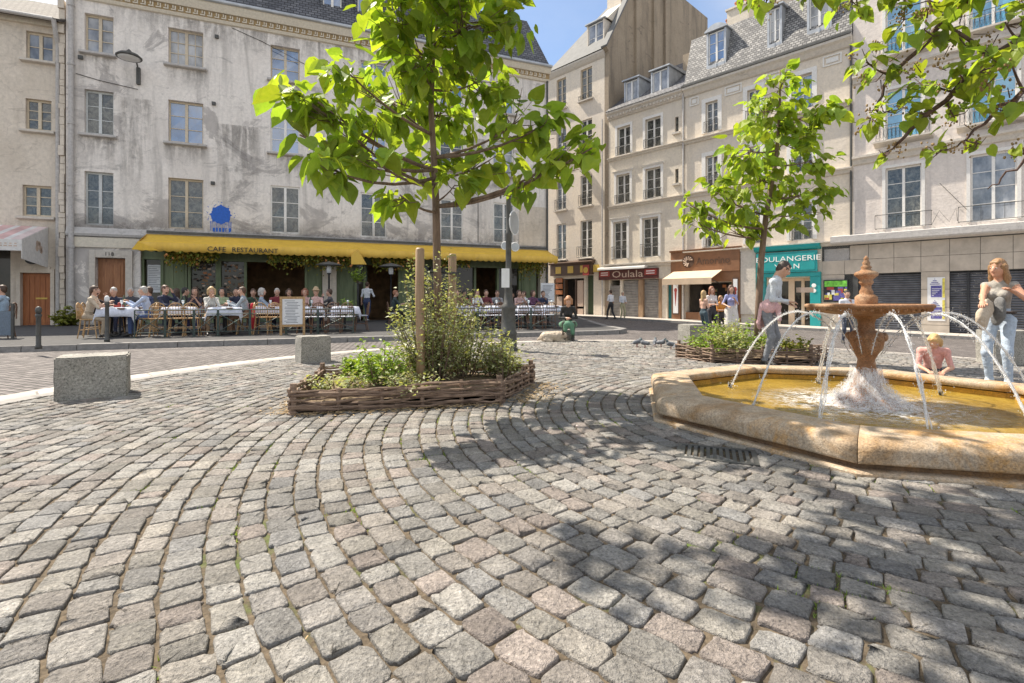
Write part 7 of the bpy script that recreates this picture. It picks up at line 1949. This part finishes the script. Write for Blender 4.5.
garland(440, 470, 2.85, 'leafy garland above the windows left of the lamp post', 260, flowers=4)
garland(519, 545, 2.82, 'dense green garland at the right end of the awning', 420, drop=.5)
x, y = fp(358, 2.3); shrub('bright climbing plant hanging beside the cafe doorway', (x,y,1.75), 12, .13, 'leaf_bright', name='climbing_plant', spread=.25, hgt=.85, n=240, cat='plant')
mb = MB(); mb.tube([(x,y,SW),(x,y,1.8)], .03, 6); tag(mb.build('slim_post', M['iron'], None), 'slim black post carrying the climbing plant by the doorway', 'post')
x, y = fp(13, 7.9); FB = Fac((x,y), LU, LN); r_ = empty('planter_screen', (x,y,SW), 'grey blue terrace screen beside the man at left edge', 'screen')
mb = MB(); FB.box(mb, -.6, -.02, -.02, .02, SW+.08, SW+.66); mb.build('panel', cmat((.16,.20,.25)), r_)
mb = MB()
for s_ in (-.62,-.03): FB.box(mb, s_, s_+.05, -.03, .03, SW, SW+.85)
mb.build('post', M['iron_grey'], r_)

# ------------------------------------------------------------------ people in the square
p = gpt(569, 341.5)
person('street busker in black jacket with a green cloth on her lap seated on a stone', (p.x,p.y+.25,0), AC-.45, ht=1.62, pose='sit', seat=.36, top=(.03,.03,.03), bot=(.05,.06,.045), hair=(.40,.20,.10), style='bob', fem=True, hands={'l': (.30,.05,.62), 'r': (.34,-.06,.64)}, lean=.35, look=(0,-.55), sleeve='long')
mb = MB(); q = MB(); V_, Q_, _ = sdf_mesh([((0,-.16,.12),(0,.16,.14),.14,.14,0,((0,0,1),.8)),((.02,-.1,.05),(.05,.14,.06),.12,.12,0,None)], .025, .05)
o = np_mesh('seat_stone', V_*1.15+np.array((p.x,p.y+.3,0)), [Q_], M['granite']); tag(o, 'low stone seat under the busker', 'stone')
V_, Q_, _ = sdf_mesh([((.05,-.17,.42),(.36,-.13,.46),.07,.07,0,None),((.05,.17,.42),(.36,.13,.46),.07,.07,0,None),((.1,0,.42),(.38,0,.44),.10,.1,0,None),((.42,-.08,.42),(.44,-.08,.30),.06,.05,0,None),((.43,.08,.42),(.45,.1,.22),.06,.05,0,None)], .02, .05)
ca, sa = math.cos(AC-.45), math.sin(AC-.45); o = np_mesh('green_cloth', V_@np.array([[ca,sa,0],[-sa,ca,0],[0,0,1]])+np.array((p.x,p.y+.25,0)), [Q_], cmat((.10,.22,.14))); tag(o, 'green cloth spread over the lap of the busker', 'cloth')
p2 = gpt(552, 342.5)
V_, Q_, T_ = sdf_mesh([((-.16,0,.13),(.14,0,.14),.12,.13,0,None),((.16,.0,.15),(.27,-.04,.17),.085,.07,0,None),((.29,-.05,.16),(.36,-.07,.14),.045,.03,1,None),((.24,.03,.23),(.23,.05,.27),.03,.015,1,None),((.25,-.1,.22),(.24,-.13,.26),.03,.015,1,None),
                       ((.1,-.07,.05),(.27,-.09,.04),.045,.035,0,None),((.1,.08,.05),(.25,.09,.04),.045,.035,0,None),((-.14,-.09,.06),(-.02,-.14,.04),.07,.035,0,None),((-.27,.03,.1),(-.34,.1,.05),.04,.02,0,None)], .018, .035)
V_ = V_+NR.normal(0,.004,V_.shape)
o = np_mesh('dog', V_*1.05+np.array((p2.x,p2.y,0)), [Q_], [cmat((.46,.38,.29),'hair'), cmat((.16,.12,.09),'hair')], mi=np.array([np.bincount(T_[q_],minlength=2).argmax() for q_ in Q_])); tag(o, 'small pale shaggy dog lying beside the busker', 'dog')
def stand(px_, y, label, ang, ht, **kw):
    x = (px_-CX)/F*y; return person(label, (x, y, gz(x)+kw.pop('dz',0)), ang, ht=ht, **kw)
stand(611, 28.5, 'man in white t-shirt and black trousers walking past the rolled down shutters', 2.2, 1.66, pose='walk', top=(.72,.72,.76), bot=(.03,.03,.035), hair=brn)
stand(622.5, 29.0, 'pale haired person in light jacket carrying a bag by the shutters', -1.2, 1.6, pose='stand', top=(.55,.57,.62), bot=(.36,.34,.22), hair=(.6,.52,.4), hands={'l': (.25,.1,1.08), 'r': (.26,-.1,1.05)}, sleeve='long')
stand(703.5, 15.4, 'child with blonde hair in peach top outside the brown shop', .4, 1.38, pose='stand', top=(.58,.36,.27), bot=(.05,.08,.1), hair=blond, style='long', hands={'l': (.24,.04,1.18), 'r': (.25,-.05,1.15)}, fem=True)
stand(711.5, 15.7, 'woman with auburn hair in white top outside the brown shop', -1.4, 1.52, pose='stand', top=(.66,.62,.60), bot=(.05,.05,.06), hair=(.25,.10,.05), style='long', hands={'l': (.26,.05,1.1), 'r': (.27,-.05,1.12)}, fem=True)
stand(720.5, 15.9, 'child in orange shirt between two women outside the brown shop', -1.3, 1.25, pose='stand', top=(.62,.26,.05), bot=(.06,.05,.05), hair=(.30,.15,.06), style='bob', hands={'l': (.26,.05,1.1), 'r': (.27,-.05,1.12)})
stand(731, 15.3, 'woman with dark hair in lavender blouse and white skirt eating ice cream', -1.7, 1.56, pose='stand', top=(.32,.34,.58), bot=(.6,.56,.52), hair=(.10,.05,.035), style='long', hands={'l': (.24,.04,1.28), 'r': (.2,-.16,1.05)}, fem=True, skirt=True)
stand(847, 14.0, 'dark haired man in pale shirt seen behind the fountain finial', -1.8, 1.45, pose='stand', top=(.60,.62,.68), bot=(.06,.07,.1), hair=blk, hands={'l': (.2,.05,1.35), 'r': (.1,-.25,.85)}, sleeve='long')
tall_ = stand(768, 8.35, 'tall man in pale grey blue shirt with pink sweater tied round his waist', -.7, 1.72, pose='stand', top=(.52,.56,.61), bot=(.20,.21,.23), hair=(.05,.035,.03), hands={'l': (.30,.06,1.02), 'r': (.30,-.05,1.06)}, lean=.26, look=(.2,-.6), sleeve='long', res=.014)
x = (776-CX)/F*8.35+.30; mb = MB(); mb.box(x-.07,x+.13,8.03,8.17,1.17,1.25); tag(mb.build('paper_box', M['letter_tan']), 'small brown paper box held by the tall man', 'box')
tx, ty = tall_.location.x, tall_.location.y
V_, Q_, _ = sdf_mesh([((.03,-.11,.99),(.03,.11,.99),.125,.125,0,((1,0,0),.85)),((-.07,-.10,.98),(-.11,-.14,.72),.06,.06,0,((1,0,0),.5)),((-.07,.10,.98),(-.11,.13,.70),.06,.07,0,((1,0,0),.5)),((-.10,0,.98),(-.13,0,.68),.07,.08,0,((1,0,0),.5)),
                       ((.15,.02,.99),(.17,.05,.76),.034,.026,0,None),((.15,-.02,.99),(.17,-.06,.78),.034,.026,0,None),((.155,-.02,.99),(.155,.02,.99),.042,.042,0,None)], .012, .03)
V_ = V_+np.array([tuple(_ns.noise_vector(Vector((v[0]*14, v[1]*22, v[2]*9)))*.012) for v in V_])
ca, sa = math.cos(-.7), math.sin(-.7); np_mesh('tied_sweater', V_@np.array([[ca,sa,0],[-sa,ca,0],[0,0,1]])*.985+np.array((tx,ty,gz(tx))), [Q_], cmat((.66,.42,.43)), tall_)
# girl leaning on the rim
gx_, gy_ = 5.16, 6.22
ga = math.atan2(-.50, -.36)
person('blonde girl in pink t-shirt kneeling with both hands on the fountain rim', (gx_, gy_, gz(gx_)+.03), ga, ht=1.18, pose='kneel', top=(.64,.33,.29), bot=(.05,.05,.07), hair=(.52,.34,.15), skin=(.56,.31,.21), shoe=(.30,.12,.05), style='bob', hands={'l': (.47,.12,.34), 'r': (.47,-.10,.34)}, lean=.28, look=(0,-.75), res=.012, fem=False, pel=(-.05,0,.27), feet={'l': (-.36,.22,.06), 'r': (-.30,-.02,.06)})
# woman in jeans
wx, wy = 6.30, 6.55
wroot = person('long haired woman in grey top and light blue jeans standing behind fountain rim', (wx, wy, gz(wx)), PI+.55, ht=1.63, pose='stand', top=(.30,.28,.25), bot=(.40,.47,.56), hair=(.30,.17,.08), skin=(.55,.29,.19), shoe=(.6,.58,.55), style='long', sleeve='none', fem=True, hands={'l': (.24,.20,1.30), 'r': (.50,-.04,1.14)}, look=(-.25,-.18), res=.010, feet={'l': (.07,.11,.075), 'r': (-.06,-.12,.075)})
mb = MB(); kk = 1.63/1.72
def wl(f, l, z):
    ca, sa = math.cos(PI+.55), math.sin(PI+.55); return Vector((wx+(f*ca-l*sa)*kk, wy+(f*sa+l*ca)*kk, gz(wx)+z*kk))
pts = [wl(.105*math.cos(t)+.0, .155*math.sin(t), 1.02) for t in [2*PI*i/20 for i in range(21)]]; mb.tube(pts, .017, 6, caps=False); mb.build('belt', cmat((.05,.035,.03)), wroot, True)
V_, Q_, _ = sdf_mesh([((.08,0,.02),(-.16,0,-.10),.10,.135,0,((0,1,0),.42)),((.10,0,.06),(.0,0,.10),.05,.05,0,((0,1,0),.5)),((-.2,0,-.06),(-.12,0,-.2),.05,.05,0,((0,1,0),.6))], .012, .05)
V_ = V_+np.array([tuple(_ns.noise_vector(Vector((v[0]*12, v[1]*12, v[2]*12)))*.010) for v in V_])
c_ = wl(.42,-.02,1.05); cb, sb = math.cos(.55), math.sin(.55)
tilt = np.array([[math.cos(.5),0,math.sin(.5)],[0,1,0],[-math.sin(.5),0,math.cos(.5)]])
bagr = empty('tote_bag', c_, 'cream canvas tote bag hanging from arm of the woman in jeans', 'bag')
np_mesh('bag_body', V_@np.array([[cb,sb,0],[-sb,cb,0],[0,0,1]])*.95+np.array(c_), [Q_], cmat((.46,.38,.29)), bagr)
mb = MB(); tp_ = wl(.44,-.03,1.13)
mb.tube([c_+Vector((-.07,-.03,.0)), c_+Vector((-.05,-.02,.06)), tp_, wl(.30,-.12,1.20)], .010, 5); mb.tube([c_+Vector((.10,.03,.0)), c_+Vector((.06,.02,.05)), tp_+Vector((.02,.02,.01)), wl(.28,-.13,1.21)], .010, 5); mb.build('strap', cmat((.50,.43,.34)), bagr, True)
V_, Q_, _ = sdf_mesh([((0,0,0),(.0,.02,-.16),.07,.09,0,((1,0,0),.5)),((0,.03,-.1),(.0,.05,-.24),.07,.06,0,((1,0,0),.5))], .014, .04)
o = np_mesh('grey_scarf', V_+np.array(wl(.22,.06,1.16)), [Q_], cmat((.16,.16,.16))); tag(o, 'dark grey jacket bundled in arms of the woman in jeans', 'jacket')

# pigeons
pigs = [(637,348,.3),(645,349,2.6),(655,347.5,1.2),(661,348,-.5),(671,350,3.0),(677,351,.8)]
PV, PQ, PT = sdf_mesh([((-.07,0,.11),(.05,0,.13),.045,.055,0,None),((.07,0,.16),(.09,0,.19),.03,.026,1,None),((.095,0,.20),(.105,0,.205),.024,.02,1,None),((.125,0,.203),(.145,0,.195),.008,.003,2,None),((-.10,0,.10),(-.19,0,.075),.03,.018,0,((0,0,1),.4)),
                       ((.0,.018,.07),(.0,.02,.01),.010,.006,2,None),((.0,-.018,.07),(.0,-.02,.01),.010,.006,2,None),((.0,.02,.008),(.03,.02,.008),.006,.005,2,None),((.0,-.02,.008),(.03,-.02,.008),.006,.005,2,None)], .008, .012)
plab = ['grey pigeon at the left end of the flock on cobbles','grey pigeon pecking, second in the flock from left','dark pigeon in the middle of the flock near busker side','dark pigeon in the middle of flock, nearer the planter','grey pigeon second from the right in the flock','grey pigeon at right end of flock nearest the woven planter']
pme = None
for (px_, py_, a), lab in zip(pigs, plab):
    g_ = gpt(px_, py_); z = gz(g_.x)+.026
    if pme is None:
        o = np_mesh('pigeon', PV*.92, [PQ], [M['pigeon'], cmat((.07,.10,.11),'hair'), cmat((.35,.12,.1),'skin')], mi=np.array([np.bincount(PT[q_],minlength=3).argmax() for q_ in PQ])); pme = o
    else: o = pme.copy(); COL.objects.link(o)
    o.location = (g_.x,g_.y,z); o.rotation_euler = (0,0,a); tag(o, lab, 'pigeon', 'pigeons on the cobbles')
